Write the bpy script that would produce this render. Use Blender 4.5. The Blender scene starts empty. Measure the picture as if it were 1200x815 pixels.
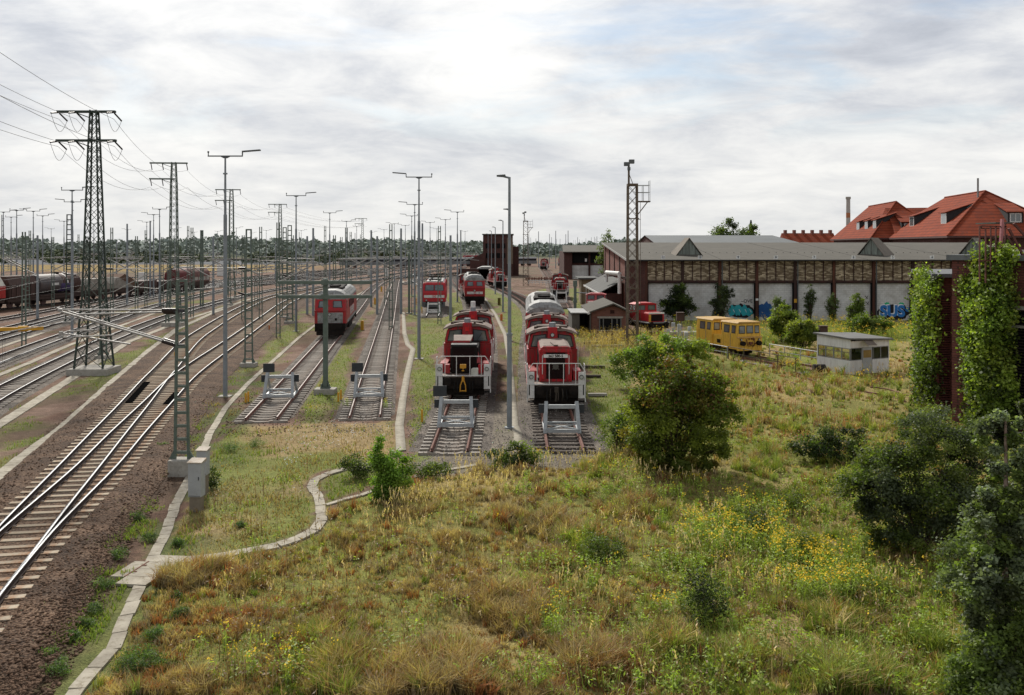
import bpy, math, random
import numpy as np
from mathutils import Vector, Matrix
random.seed(7)
RNG = np.random.default_rng(11)
SC = bpy.context.scene
COL = SC.collection
PI = math.pi
H, F, HZ = 8.8, 800.0, 288.0

def G(px, py, z=0.0):
    d = F * (H - z) / (py - HZ)
    return ((px - 600.0) / F * d, d)
def XD(px, d): return (px - 600.0) / F * d
def ZD(py, d): return H - (py - HZ) * d / F

# ------------------------------------------------------------------ materials
MATS = {}
def nodes_of(m):
    m.use_nodes = True
    nt = m.node_tree
    nt.nodes.clear()
    return nt
def N(nt, t, **kw):
    n = nt.nodes.new(t)
    for k, v in kw.items():
        if k in n.inputs.keys() if isinstance(k, str) else False:
            n.inputs[k].default_value = v
        else:
            setattr(n, k, v)
    return n
def L(nt, a, b): nt.links.new(a, b)
def c4(c): return (c[0], c[1], c[2], 1.0)

def mat(name, col, rough=0.7, col2=None, scale=3.0, metal=0.0, bump=0.0, bscale=40.0, dirt=None, dirt_amt=0.0, spec=0.22, streak=False, var=0.0):
    """principled paint / metal / stone with noise variation, optional dirt layer and bump"""
    if name in MATS: return MATS[name]
    m = bpy.data.materials.new(name); nt = nodes_of(m)
    out = N(nt, 'ShaderNodeOutputMaterial'); b = N(nt, 'ShaderNodeBsdfPrincipled')
    b.inputs['Roughness'].default_value = rough; b.inputs['Metallic'].default_value = metal
    b.inputs['Specular IOR Level'].default_value = spec
    L(nt, b.outputs[0], out.inputs[0])
    tc = N(nt, 'ShaderNodeTexCoord')
    if col2 is None: col2 = tuple(c * 0.72 for c in col)
    n1 = N(nt, 'ShaderNodeTexNoise'); n1.inputs['Scale'].default_value = scale; n1.inputs['Detail'].default_value = 8; n1.inputs['Roughness'].default_value = 0.65
    vec = tc.outputs['Object']
    if streak:
        mp = N(nt, 'ShaderNodeMapping'); mp.inputs['Scale'].default_value = (3, 3, 0.35)
        L(nt, vec, mp.inputs[0]); vec = mp.outputs[0]
    L(nt, vec, n1.inputs['Vector'])
    r = N(nt, 'ShaderNodeValToRGB'); r.color_ramp.elements[0].position = 0.35; r.color_ramp.elements[1].position = 0.68
    r.color_ramp.elements[0].color = c4(col2); r.color_ramp.elements[1].color = c4(col)
    L(nt, n1.outputs[0], r.inputs[0])
    last = r.outputs[0]
    if dirt is not None:
        n2 = N(nt, 'ShaderNodeTexNoise'); n2.inputs['Scale'].default_value = scale * 2.7; n2.inputs['Detail'].default_value = 10; n2.inputs['Roughness'].default_value = 0.72
        L(nt, vec, n2.inputs['Vector'])
        r2 = N(nt, 'ShaderNodeValToRGB'); r2.color_ramp.elements[0].position = 0.62 - dirt_amt * 0.3; r2.color_ramp.elements[1].position = 0.80 - dirt_amt * 0.25
        L(nt, n2.outputs[0], r2.inputs[0])
        mx = N(nt, 'ShaderNodeMixRGB'); mx.inputs[2].default_value = c4(dirt)
        L(nt, r2.outputs[0], mx.inputs[0]); L(nt, last, mx.inputs[1]); last = mx.outputs[0]
    if var > 0:
        oi = N(nt, 'ShaderNodeObjectInfo'); ge = N(nt, 'ShaderNodeNewGeometry')
        ad = N(nt, 'ShaderNodeMath', operation='ADD'); L(nt, oi.outputs['Random'], ad.inputs[0]); L(nt, ge.outputs['Random Per Island'], ad.inputs[1])
        fr = N(nt, 'ShaderNodeMath', operation='FRACT'); L(nt, ad.outputs[0], fr.inputs[0])
        rv = N(nt, 'ShaderNodeValToRGB'); rv.color_ramp.elements[0].color = (1 - var, 1 - var * 1.05, 1 - var * 1.1, 1); rv.color_ramp.elements[1].color = (1 + var * 0.5, 1 + var * 0.48, 1 + var * 0.45, 1); L(nt, fr.outputs[0], rv.inputs[0])
        mv = N(nt, 'ShaderNodeMixRGB', blend_type='MULTIPLY'); mv.inputs[0].default_value = 1.0; L(nt, last, mv.inputs[1]); L(nt, rv.outputs[0], mv.inputs[2]); last = mv.outputs[0]
    L(nt, last, b.inputs['Base Color'])
    if bump > 0:
        n3 = N(nt, 'ShaderNodeTexNoise'); n3.inputs['Scale'].default_value = bscale; n3.inputs['Detail'].default_value = 6
        L(nt, tc.outputs['Object'], n3.inputs['Vector'])
        bp = N(nt, 'ShaderNodeBump'); bp.inputs['Strength'].default_value = bump; bp.inputs['Distance'].default_value = 0.03
        L(nt, n3.outputs[0], bp.inputs['Height']); L(nt, bp.outputs[0], b.inputs['Normal'])
    MATS[name] = m
    return m

def brickmat(name, c1, c2, mortar, scale=1.0, bw=0.25, rh=0.077, ms=0.012, soot=None, soot_amt=0.5, bias=0.0):
    if name in MATS: return MATS[name]
    m = bpy.data.materials.new(name); nt = nodes_of(m)
    out = N(nt, 'ShaderNodeOutputMaterial'); b = N(nt, 'ShaderNodeBsdfPrincipled'); b.inputs['Roughness'].default_value = 0.9
    b.inputs['Specular IOR Level'].default_value = 0.2
    L(nt, b.outputs[0], out.inputs[0])
    tc = N(nt, 'ShaderNodeTexCoord'); sp = N(nt, 'ShaderNodeSeparateXYZ'); L(nt, tc.outputs['Object'], sp.inputs[0])
    ad = N(nt, 'ShaderNodeMath', operation='ADD'); L(nt, sp.outputs[0], ad.inputs[0]); L(nt, sp.outputs[1], ad.inputs[1])
    cb = N(nt, 'ShaderNodeCombineXYZ'); L(nt, ad.outputs[0], cb.inputs[0]); L(nt, sp.outputs[2], cb.inputs[1])
    bt = N(nt, 'ShaderNodeTexBrick'); bt.inputs['Scale'].default_value = scale; bt.inputs['Brick Width'].default_value = bw; bt.inputs['Row Height'].default_value = rh
    bt.inputs['Mortar Size'].default_value = ms; bt.inputs['Bias'].default_value = bias
    bt.inputs['Color1'].default_value = c4(c1); bt.inputs['Color2'].default_value = c4(c2); bt.inputs['Mortar'].default_value = c4(mortar)
    L(nt, cb.outputs[0], bt.inputs['Vector'])
    n2 = N(nt, 'ShaderNodeTexNoise'); n2.inputs['Scale'].default_value = 0.9; n2.inputs['Detail'].default_value = 8; n2.inputs['Roughness'].default_value = 0.7
    L(nt, tc.outputs['Object'], n2.inputs['Vector'])
    r2 = N(nt, 'ShaderNodeValToRGB'); r2.color_ramp.elements[0].position = 0.4; r2.color_ramp.elements[1].position = 0.72
    r2.color_ramp.elements[1].color = (soot_amt, soot_amt, soot_amt, 1)
    L(nt, n2.outputs[0], r2.inputs[0])
    mx = N(nt, 'ShaderNodeMixRGB'); mx.inputs[2].default_value = c4(soot or tuple(c * 0.3 for c in c1))
    L(nt, r2.outputs[0], mx.inputs[0]); L(nt, bt.outputs[0], mx.inputs[1]); L(nt, mx.outputs[0], b.inputs['Base Color'])
    bp = N(nt, 'ShaderNodeBump'); bp.inputs['Strength'].default_value = 0.35; bp.inputs['Distance'].default_value = 0.02
    L(nt, bt.outputs[1], bp.inputs['Height']); bp.invert = True; L(nt, bp.outputs[0], b.inputs['Normal'])
    MATS[name] = m
    return m

def vcolmat(name, rough=0.9, trans=0.0, spec=0.2, noise=0.0, nscale=30.0):
    if name in MATS: return MATS[name]
    m = bpy.data.materials.new(name); nt = nodes_of(m)
    out = N(nt, 'ShaderNodeOutputMaterial'); b = N(nt, 'ShaderNodeBsdfPrincipled'); b.inputs['Roughness'].default_value = rough
    b.inputs['Specular IOR Level'].default_value = spec
    at = N(nt, 'ShaderNodeAttribute', attribute_name='Col')
    L(nt, at.outputs['Color'], b.inputs['Base Color'])
    if trans > 0:
        tr = N(nt, 'ShaderNodeBsdfTranslucent'); mx = N(nt, 'ShaderNodeMixShader'); mx.inputs[0].default_value = trans
        mul = N(nt, 'ShaderNodeMixRGB', blend_type='MULTIPLY'); mul.inputs[0].default_value = 1.0; mul.inputs[2].default_value = (1.3, 1.4, 0.5, 1)
        L(nt, at.outputs['Color'], mul.inputs[1]); L(nt, mul.outputs[0], tr.inputs[0])
        L(nt, b.outputs[0], mx.inputs[1]); L(nt, tr.outputs[0], mx.inputs[2]); L(nt, mx.outputs[0], out.inputs[0])
    else:
        L(nt, b.outputs[0], out.inputs[0])
    MATS[name] = m
    return m

def gravelmat(name, cols, scale=22.0, bump=0.9):
    """loose stones: voronoi cells with a colour each, dark gaps and bump"""
    if name in MATS: return MATS[name]
    m = bpy.data.materials.new(name); nt = nodes_of(m)
    out = N(nt, 'ShaderNodeOutputMaterial'); b = N(nt, 'ShaderNodeBsdfPrincipled'); b.inputs['Roughness'].default_value = 0.95
    b.inputs['Specular IOR Level'].default_value = 0.15
    L(nt, b.outputs[0], out.inputs[0])
    tc = N(nt, 'ShaderNodeTexCoord')
    v = N(nt, 'ShaderNodeTexVoronoi'); v.inputs['Scale'].default_value = scale; L(nt, tc.outputs['Object'], v.inputs['Vector'])
    r = N(nt, 'ShaderNodeValToRGB'); sp = N(nt, 'ShaderNodeSeparateXYZ'); L(nt, v.outputs['Color'], sp.inputs[0]); L(nt, sp.outputs[0], r.inputs[0])
    cr = r.color_ramp; cr.interpolation = 'LINEAR'
    while len(cr.elements) < len(cols): cr.elements.new(0.5)
    for i, c in enumerate(cols): cr.elements[i].position = i / (len(cols) - 1); cr.elements[i].color = c4(c)
    r2 = N(nt, 'ShaderNodeValToRGB'); r2.color_ramp.elements[0].color = (1, 1, 1, 1); r2.color_ramp.elements[0].position = 0.35
    r2.color_ramp.elements[1].color = (0.35, 0.33, 0.32, 1); r2.color_ramp.elements[1].position = 0.8
    L(nt, v.outputs['Distance'], r2.inputs[0])
    mx = N(nt, 'ShaderNodeMixRGB', blend_type='MULTIPLY'); mx.inputs[0].default_value = 1.0
    L(nt, r.outputs[0], mx.inputs[1]); L(nt, r2.outputs[0], mx.inputs[2])
    n = N(nt, 'ShaderNodeTexNoise'); n.inputs['Scale'].default_value = 0.6; n.inputs['Detail'].default_value = 6; L(nt, tc.outputs['Object'], n.inputs['Vector'])
    r3 = N(nt, 'ShaderNodeValToRGB'); r3.color_ramp.elements[0].color = (0.5, 0.47, 0.45, 1); r3.color_ramp.elements[0].position = 0.3
    r3.color_ramp.elements[1].color = (1.3, 1.22, 1.12, 1); r3.color_ramp.elements[1].position = 0.7; L(nt, n.outputs[0], r3.inputs[0])
    m2 = N(nt, 'ShaderNodeMixRGB', blend_type='MULTIPLY'); m2.inputs[0].default_value = 1.0
    L(nt, mx.outputs[0], m2.inputs[1]); L(nt, r3.outputs[0], m2.inputs[2]); L(nt, m2.outputs[0], b.inputs['Base Color'])
    bp = N(nt, 'ShaderNodeBump'); bp.inputs['Strength'].default_value = bump; bp.inputs['Distance'].default_value = 0.04; bp.invert = True
    L(nt, v.outputs['Distance'], bp.inputs['Height']); L(nt, bp.outputs[0], b.inputs['Normal'])
    MATS[name] = m
    return m

def groundmat():
    m = bpy.data.materials.new('ground_soil'); nt = nodes_of(m)
    out = N(nt, 'ShaderNodeOutputMaterial'); b = N(nt, 'ShaderNodeBsdfPrincipled'); b.inputs['Roughness'].default_value = 1.0
    b.inputs['Specular IOR Level'].default_value = 0.1
    L(nt, b.outputs[0], out.inputs[0])
    at = N(nt, 'ShaderNodeAttribute', attribute_name='Col'); tc = N(nt, 'ShaderNodeTexCoord')
    last = at.outputs['Color']
    for sc_, lo, hi, dt in ((0.35, 0.82, 1.15, 4), (2.2, 0.72, 1.25, 6), (14.0, 0.62, 1.38, 8)):
        n = N(nt, 'ShaderNodeTexNoise'); n.inputs['Scale'].default_value = sc_; n.inputs['Detail'].default_value = dt; n.inputs['Roughness'].default_value = 0.7
        L(nt, tc.outputs['Object'], n.inputs['Vector'])
        r = N(nt, 'ShaderNodeValToRGB'); r.color_ramp.elements[0].position = 0.3; r.color_ramp.elements[1].position = 0.7
        r.color_ramp.elements[0].color = (lo, lo, lo * 0.97, 1); r.color_ramp.elements[1].color = (hi, hi, hi * 0.98, 1)
        L(nt, n.outputs[0], r.inputs[0])
        mx = N(nt, 'ShaderNodeMixRGB', blend_type='MULTIPLY'); mx.inputs[0].default_value = 1.0
        L(nt, last, mx.inputs[1]); L(nt, r.outputs[0], mx.inputs[2]); last = mx.outputs[0]
    v = N(nt, 'ShaderNodeTexVoronoi'); v.inputs['Scale'].default_value = 28.0; L(nt, tc.outputs['Object'], v.inputs['Vector'])
    hs = N(nt, 'ShaderNodeValToRGB'); hs.color_ramp.elements[0].color = (0.7, 0.7, 0.7, 1); hs.color_ramp.elements[1].color = (1.3, 1.3, 1.3, 1)
    sp = N(nt, 'ShaderNodeSeparateXYZ'); L(nt, v.outputs['Color'], sp.inputs[0]); L(nt, sp.outputs[0], hs.inputs[0])
    mx = N(nt, 'ShaderNodeMixRGB', blend_type='MULTIPLY'); mx.inputs[0].default_value = 1.0
    L(nt, last, mx.inputs[1]); L(nt, hs.outputs[0], mx.inputs[2]); L(nt, mx.outputs[0], b.inputs['Base Color'])
    bp = N(nt, 'ShaderNodeBump'); bp.inputs['Strength'].default_value = 0.6; bp.inputs['Distance'].default_value = 0.04
    L(nt, v.outputs['Distance'], bp.inputs['Height']); L(nt, bp.outputs[0], b.inputs['Normal'])
    return m

RED = lambda: mat('loco_red', (0.44, 0.014, 0.022), 0.4, (0.33, 0.012, 0.018), 1.6, dirt=(0.10, 0.05, 0.04), dirt_amt=0.6, streak=True)
FADED = lambda: mat('faded_red', (0.46, 0.10, 0.11), 0.6, (0.34, 0.06, 0.07), 2.0, dirt=(0.16, 0.09, 0.08), dirt_amt=0.4, streak=True)
BLACK = lambda: mat('frame_black', (0.010, 0.009, 0.009), 0.8, (0.022, 0.017, 0.014), 4.0, spec=0.06)
DARKGRILL = lambda: mat('grille_dark', (0.012, 0.008, 0.008), 0.8, (0.022, 0.010, 0.010), 6.0, spec=0.06)
ROOFDIRT = lambda: mat('roof_dirt', (0.25, 0.20, 0.17), 0.85, (0.15, 0.11, 0.095), 2.2, bump=0.1)
ROOFGREY = lambda: mat('roof_grey', (0.30, 0.305, 0.30), 0.6, (0.20, 0.20, 0.195), 1.2, dirt=(0.10, 0.09, 0.08), dirt_amt=0.5)
WHITE = lambda: mat('white_paint', (0.68, 0.68, 0.66), 0.5, (0.52, 0.51, 0.49), 3.0, dirt=(0.25, 0.20, 0.16), dirt_amt=0.2)
GLASS = lambda: mat('cab_glass', (0.16, 0.18, 0.185), 0.08, (0.06, 0.07, 0.075), 1.0, spec=0.9)
RUBBER = lambda: mat('window_rubber', (0.03, 0.03, 0.03), 0.7)
STEEL = lambda: mat('galvanised_steel', (0.40, 0.42, 0.43), 0.55, (0.30, 0.315, 0.325), 5.0, metal=0.25)
LAMPGREY = lambda: mat('lamp_pole_grey', (0.235, 0.26, 0.28), 0.55, (0.18, 0.20, 0.215), 3.0, metal=0.2)
TUBE = lambda: mat('aluminium_tube', (0.36, 0.35, 0.33), 0.5, (0.27, 0.26, 0.245), 4.0, metal=0.2)
GREEN = lambda: mat('mast_green', (0.12, 0.155, 0.13), 0.6, (0.09, 0.115, 0.095), 3.0, dirt=(0.11, 0.08, 0.05), dirt_amt=0.2)
DKGREEN = lambda: mat('tower_green', (0.045, 0.062, 0.05), 0.65, (0.03, 0.04, 0.033), 3.0)
RUSTMAST = lambda: mat('rusty_mast', (0.13, 0.105, 0.075), 0.8, (0.085, 0.06, 0.045), 3.0)
RUST = lambda: mat('rust', (0.17, 0.065, 0.04), 0.9, (0.09, 0.035, 0.025), 5.0, bump=0.2)
CONC = lambda: mat('concrete', (0.38, 0.36, 0.32), 0.9, (0.27, 0.255, 0.225), 3.0, bump=0.25, dirt=(0.17, 0.15, 0.12), dirt_amt=0.3)
PATH = lambda: mat('path_concrete', (0.44, 0.405, 0.33), 0.95, (0.29, 0.26, 0.21), 1.8, bump=0.3, dirt=(0.15, 0.12, 0.075), dirt_amt=0.35, var=0.16)
SLEEP_C = lambda: mat('sleeper_concrete', (0.37, 0.345, 0.31), 0.95, (0.25, 0.225, 0.20), 2.0, bump=0.3, dirt=(0.19, 0.11, 0.07), dirt_amt=0.35, var=0.3)
SLEEP_T = lambda: mat('sleeper_turnout', (0.41, 0.36, 0.28), 0.95, (0.29, 0.24, 0.18), 1.2, bump=0.3, dirt=(0.27, 0.12, 0.05), dirt_amt=0.5, var=0.35)
SLEEP_W = lambda: mat('sleeper_wood', (0.12, 0.10, 0.085), 0.95, (0.07, 0.055, 0.047), 3.0, bump=0.3, var=0.35)
RAILTOP = lambda: mat('rail_polished', (0.42, 0.42, 0.42), 0.42, (0.33, 0.33, 0.33), 8.0, metal=0.55)
RAILSIDE = lambda: mat('rail_side', (0.05, 0.032, 0.026), 0.85, (0.033, 0.022, 0.018), 4.0)
RAILDULL = lambda: mat('rail_dull', (0.30, 0.26, 0.24), 0.5, (0.20, 0.15, 0.13), 5.0, metal=0.3)
RAILRUST = lambda: mat('rail_rust', (0.20, 0.095, 0.07), 0.85, (0.12, 0.052, 0.04), 4.0)
YELLOW = lambda: mat('marker_yellow', (0.60, 0.33, 0.03), 0.6, (0.48, 0.25, 0.03), 5.0)
YLOCO = lambda: mat('railcar_yellow', (0.72, 0.45, 0.06), 0.5, (0.58, 0.34, 0.05), 2.0, dirt=(0.20, 0.085, 0.03), dirt_amt=0.4, streak=True)
ORANGE = lambda: mat('coupler_orange', (0.55, 0.27, 0.03), 0.6)
SIGN = lambda: mat('sign_grey', (0.045, 0.05, 0.056), 0.6)
INSUL = lambda: mat('insulator_brown', (0.03, 0.022, 0.02), 0.4)

# ------------------------------------------------------------------ mesh helper
class MB:
    def __init__(s): s.v = []; s.f = []; s.m = []; s.mats = []; s.sm = []; s.cur = 0
    def use(s, m):
        if m not in s.mats: s.mats.append(m)
        s.cur = s.mats.index(m); return s
    def add(s, vs, fs, smooth=False):
        o = len(s.v); s.v.extend([tuple(v) for v in vs])
        for f in fs: s.f.append([i + o for i in f]); s.m.append(s.cur); s.sm.append(smooth)
        return s
    def box(s, x0, x1, y0, y1, z0, z1):
        return s.add([(x0,y0,z0),(x1,y0,z0),(x1,y1,z0),(x0,y1,z0),(x0,y0,z1),(x1,y0,z1),(x1,y1,z1),(x0,y1,z1)],
                     [(0,3,2,1),(4,5,6,7),(0,1,5,4),(1,2,6,5),(2,3,7,6),(3,0,4,7)])
    def beam(s, p0, p1, w, h=None, up=(0,0,1)):
        h = h or w; p0 = Vector(p0); p1 = Vector(p1); d = (p1 - p0).normalized(); u = Vector(up)
        if abs(d.dot(u)) > 0.95: u = Vector((0,1,0)) if abs(d.y) < 0.9 else Vector((1,0,0))
        a = d.cross(u).normalized(); b = a.cross(d).normalized()
        a *= w / 2; b *= h / 2; vs = []
        for p in (p0, p1): vs += [p - a - b, p + a - b, p + a + b, p - a + b]
        return s.add(vs, [(0,1,2,3)[::-1],(4,5,6,7),(0,1,5,4),(1,2,6,5),(2,3,7,6),(3,0,4,7)])
    def cyl(s, p0, p1, r0, r1=None, n=10, caps=True, smooth=True):
        r1 = r0 if r1 is None else r1; p0 = Vector(p0); p1 = Vector(p1); d = (p1 - p0).normalized()
        u = Vector((0,0,1)) if abs(d.z) < 0.9 else Vector((1,0,0))
        a = d.cross(u).normalized(); b = a.cross(d).normalized(); vs = []
        for p, r in ((p0, r0), (p1, r1)):
            for i in range(n):
                t = 2 * PI * i / n; vs.append(p + (a * math.cos(t) + b * math.sin(t)) * r)
        fs = [(i, (i+1) % n, n + (i+1) % n, n + i) for i in range(n)]
        s.add(vs, fs, smooth)
        if caps: s.add(vs, [tuple(range(n))[::-1], tuple(range(n, 2*n))])
        return s
    def tube(s, pts, r, n=6):
        for a, b in zip(pts, pts[1:]): s.cyl(a, b, r, r, n)
        return s
    def prism(s, prof, a0, a1, axis='y'):
        """closed 2-D profile swept along an axis. axis y: prof=(x,z); axis x: prof=(y,z); axis z: prof=(x,y)"""
        n = len(prof); vs = []
        for a in (a0, a1):
            for p in prof:
                vs.append((p[0], a, p[1]) if axis == 'y' else (a, p[0], p[1]) if axis == 'x' else (p[0], p[1], a))
        fs = [(i, (i+1) % n, n + (i+1) % n, n + i) for i in range(n)] + [tuple(range(n))[::-1], tuple(range(n, 2*n))]
        return s.add(vs, fs)
    def quad(s, a, b, c, d): return s.add([a,b,c,d], [(0,1,2,3)])
    def build(s, name, m=None, parent=None, loc=None, bevel=0.0, bseg=2):
        me = bpy.data.meshes.new(name); me.from_pydata(s.v, [], s.f)
        mats = s.mats if s.mats else [m or CONC()]
        for x in mats: me.materials.append(x)
        me.polygons.foreach_set('material_index', s.m); me.polygons.foreach_set('use_smooth', s.sm)
        me.update()
        import bmesh as _b
        bm = _b.new(); bm.from_mesh(me); _b.ops.recalc_face_normals(bm, faces=bm.faces); bm.to_mesh(me); bm.free()
        o = bpy.data.objects.new(name, me); COL.objects.link(o)
        if parent is not None: o.parent = parent
        if loc: o.location = loc
        if bevel > 0:
            b = o.modifiers.new('bevel', 'BEVEL'); b.width = bevel; b.segments = bseg; b.limit_method = 'ANGLE'; b.angle_limit = 0.6
        return o

def npmesh(name, V, quads=None, tris=None, col=None, m=None, parent=None, smooth=False):
    me = bpy.data.meshes.new(name); V = np.asarray(V, dtype=np.float32)
    nq = 0 if quads is None else len(quads); nt_ = 0 if tris is None else len(tris)
    me.vertices.add(len(V)); me.vertices.foreach_set('co', V.ravel())
    loops = []; starts = []; tot = []
    if nq: loops.append(np.asarray(quads).ravel()); starts.append(np.arange(nq) * 4); tot.append(np.full(nq, 4))
    if nt_: loops.append(np.asarray(tris).ravel()); starts.append(nq * 4 + np.arange(nt_) * 3); tot.append(np.full(nt_, 3))
    loops = np.concatenate(loops).astype(np.int32)
    me.loops.add(len(loops)); me.loops.foreach_set('vertex_index', loops)
    me.polygons.add(nq + nt_); me.polygons.foreach_set('loop_start', np.concatenate(starts).astype(np.int32))
    me.polygons.foreach_set('loop_total', np.concatenate(tot).astype(np.int32))
    if smooth: me.polygons.foreach_set('use_smooth', np.ones(nq + nt_, dtype=bool))
    me.update(calc_edges=True)
    if col is not None:
        a = me.color_attributes.new('Col', 'FLOAT_COLOR', 'POINT')
        c = np.ones((len(V), 4), dtype=np.float32); c[:, :3] = col
        a.data.foreach_set('color', c.ravel())
    if m: me.materials.append(m)
    o = bpy.data.objects.new(name, me); COL.objects.link(o)
    if parent is not None: o.parent = parent
    return o

def tag(o, label=None, cat=None, group=None, kind=None):
    if label: o['label'] = label
    if cat: o['category'] = cat
    if group: o['group'] = group
    if kind: o['kind'] = kind
    return o
def thing(name, label, cat, loc=(0,0,0), rz=0.0, group=None):
    o = bpy.data.objects.new(name, None); COL.objects.link(o); o.empty_display_size = 0.2
    o.location = loc; o.rotation_euler = (0, 0, rz)
    return tag(o, label, cat, group)
KIDS = {}
def copy_tree(o, parent=None):
    c = o.copy(); COL.objects.link(c)
    if parent is not None: c.parent = parent
    for ch in list(o.children): copy_tree(ch, c)
    return c
def place_copy(src, loc, rz, label, group=None):
    c = copy_tree(src); c.location = loc; c.rotation_euler = (0, 0, rz); c['label'] = label
    if group: c['group'] = group
    return c

_DG = None
def text(s, size, m, parent=None, loc=(0,0,0), rot=(PI/2,0,0), offset=0.0, extrude=0.004, name='lettering', align='CENTER'):
    cu = bpy.data.curves.new(name, 'FONT'); cu.body = s; cu.size = size; cu.offset = offset; cu.extrude = extrude
    cu.align_x = align; cu.align_y = 'CENTER'
    o = bpy.data.objects.new(name, cu); COL.objects.link(o); o.location = loc; o.rotation_euler = rot
    cu.materials.append(m)
    bpy.context.view_layer.update(); dg = bpy.context.evaluated_depsgraph_get()
    me = bpy.data.meshes.new_from_object(o.evaluated_get(dg)); me.materials.clear(); me.materials.append(m)
    bpy.data.objects.remove(o); bpy.data.curves.remove(cu)
    o = bpy.data.objects.new(name, me); COL.objects.link(o); o.location = loc; o.rotation_euler = rot
    if parent is not None: o.parent = parent
    return o

# ------------------------------------------------------------------ numpy noise
def _hash(ix, iy, seed):
    h = (ix * 374761393 + iy * 668265263 + seed * 1442695041) & 0xFFFFFFFF
    h = ((h ^ (h >> 13)) * 1274126177) & 0xFFFFFFFF
    return ((h ^ (h >> 16)) & 0xFFFF) / 65535.0
def vnoise(x, y, seed=0):
    ix = np.floor(x).astype(np.int64); iy = np.floor(y).astype(np.int64); fx = x - ix; fy = y - iy
    fx = fx * fx * (3 - 2 * fx); fy = fy * fy * (3 - 2 * fy)
    a = _hash(ix, iy, seed); b = _hash(ix + 1, iy, seed); c = _hash(ix, iy + 1, seed); d = _hash(ix + 1, iy + 1, seed)
    return a + (b - a) * fx + (c - a) * fy + (a - b - c + d) * fx * fy
def fbm(x, y, seed=0, o=4):
    s = 0; a = 0.5; t = 0
    for k in range(o):
        s = s + a * vnoise(x * 2 ** k + 17.3 * k, y * 2 ** k - 9.1 * k, seed + k); t += a; a *= 0.55
    return s / t
def sstep(a, b, x):
    t = np.clip((x - a) / (b - a), 0, 1); return t * t * (3 - 2 * t)

def resample(pts, step, growth=0.0):
    """catmull-rom through pts, then even arc length samples; step grows with distance from the camera"""
    P = [Vector((p[0], p[1], 0)) for p in pts]
    P = [P[0] * 2 - P[1]] + P + [P[-1] * 2 - P[-2]]
    dense = []
    for i in range(1, len(P) - 2):
        n = max(8, int((P[i+1] - P[i]).length / 0.25))
        for k in range(n):
            t = k / n; p0, p1, p2, p3 = P[i-1], P[i], P[i+1], P[i+2]
            # centripetal-ish via finite tangents scaled by chord
            d01 = max((p1-p0).length, 1e-3); d12 = max((p2-p1).length, 1e-3); d23 = max((p3-p2).length, 1e-3)
            m1 = (p2 - p0) / (d01 + d12) * d12; m2 = (p3 - p1) / (d12 + d23) * d12
            h00 = 2*t**3 - 3*t**2 + 1; h10 = t**3 - 2*t**2 + t; h01 = -2*t**3 + 3*t**2; h11 = t**3 - t**2
            dense.append(p1 * h00 + m1 * h10 + p2 * h01 + m2 * h11)
    dense.append(P[-2])
    out = [dense[0]]; acc = 0
    for a, b in zip(dense, dense[1:]):
        acc += (b - a).length
        if acc >= step + growth * max(0, b.y - 40): out.append(b); acc = 0
    if (out[-1] - dense[-1]).length > 0.05: out.append(dense[-1])
    return np.array([(p.x, p.y) for p in out])
def frames(C):
    T = np.gradient(C, axis=0); T /= np.linalg.norm(T, axis=1)[:, None]
    return T, np.stack([T[:, 1], -T[:, 0]], 1)   # tangent, right-hand normal
def sweep(name, C, prof, m, parent=None, closed=True, midx=None, mats=None, z=0.0):
    """profile list of (offset, z) along centreline"""
    T, R = frames(C); n = len(C); k = len(prof)
    V = np.zeros((n, k, 3), dtype=np.float32)
    for j, (o, zz) in enumerate(prof):
        V[:, j, 0] = C[:, 0] + R[:, 0] * o; V[:, j, 1] = C[:, 1] + R[:, 1] * o; V[:, j, 2] = zz + z
    idx = np.arange(n * k).reshape(n, k); q = []; mi = []
    for j in range(k if closed else k - 1):
        a = idx[:-1, j]; b = idx[:-1, (j+1) % k]; c = idx[1:, (j+1) % k]; d = idx[1:, j]
        q.append(np.stack([a, b, c, d], 1)); mi.append(np.full(n - 1, 0 if midx is None else midx[j]))
    o = npmesh(name, V.reshape(-1, 3), np.concatenate(q), None, None, None, parent)
    for x in (mats or [m]): o.data.materials.append(x)
    if midx is not None: o.data.polygons.foreach_set('material_index', np.concatenate(mi).astype(np.int32))
    return o
# ------------------------------------------------------------------ camera, sky, sun
cam = bpy.data.objects.new('camera', bpy.data.cameras.new('camera')); COL.objects.link(cam)
cam.location = (0, 0, H); cam.rotation_euler = (PI / 2, 0, 0)
cam.data.sensor_width = 36; cam.data.lens = 36.0; cam.data.shift_y = -(407.5 - HZ) / 1200.0
cam.data.clip_start = 0.1; cam.data.clip_end = 8000
SC.camera = cam
SUN_AZ, SUN_EL = math.radians(-17), math.radians(38)      # azimuth from +Y towards +X
w = bpy.data.worlds.new('World'); SC.world = w; w.use_nodes = True
nt = w.node_tree; nt.nodes.clear()
out = N(nt, 'ShaderNodeOutputWorld')
sky = N(nt, 'ShaderNodeTexSky'); sky.sky_type = 'NISHITA'; sky.sun_disc = False; sky.sun_elevation = SUN_EL; sky.sun_rotation = SUN_AZ
sky.air_density = 1.0; sky.dust_density = 0.6
bg1 = N(nt, 'ShaderNodeBackground'); bg1.inputs[1].default_value = 0.10; L(nt, sky.outputs[0], bg1.inputs[0])
tc = N(nt, 'ShaderNodeTexCoord'); sx = N(nt, 'ShaderNodeSeparateXYZ'); L(nt, tc.outputs['Generated'], sx.inputs[0])
def M(op, a, b=None, clamp=False):
    n = N(nt, 'ShaderNodeMath', operation=op); n.use_clamp = clamp
    for i, v in enumerate((a, b)):
        if v is None: continue
        if isinstance(v, (int, float)): n.inputs[i].default_value = v
        else: L(nt, v, n.inputs[i])
    return n.outputs[0]
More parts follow.
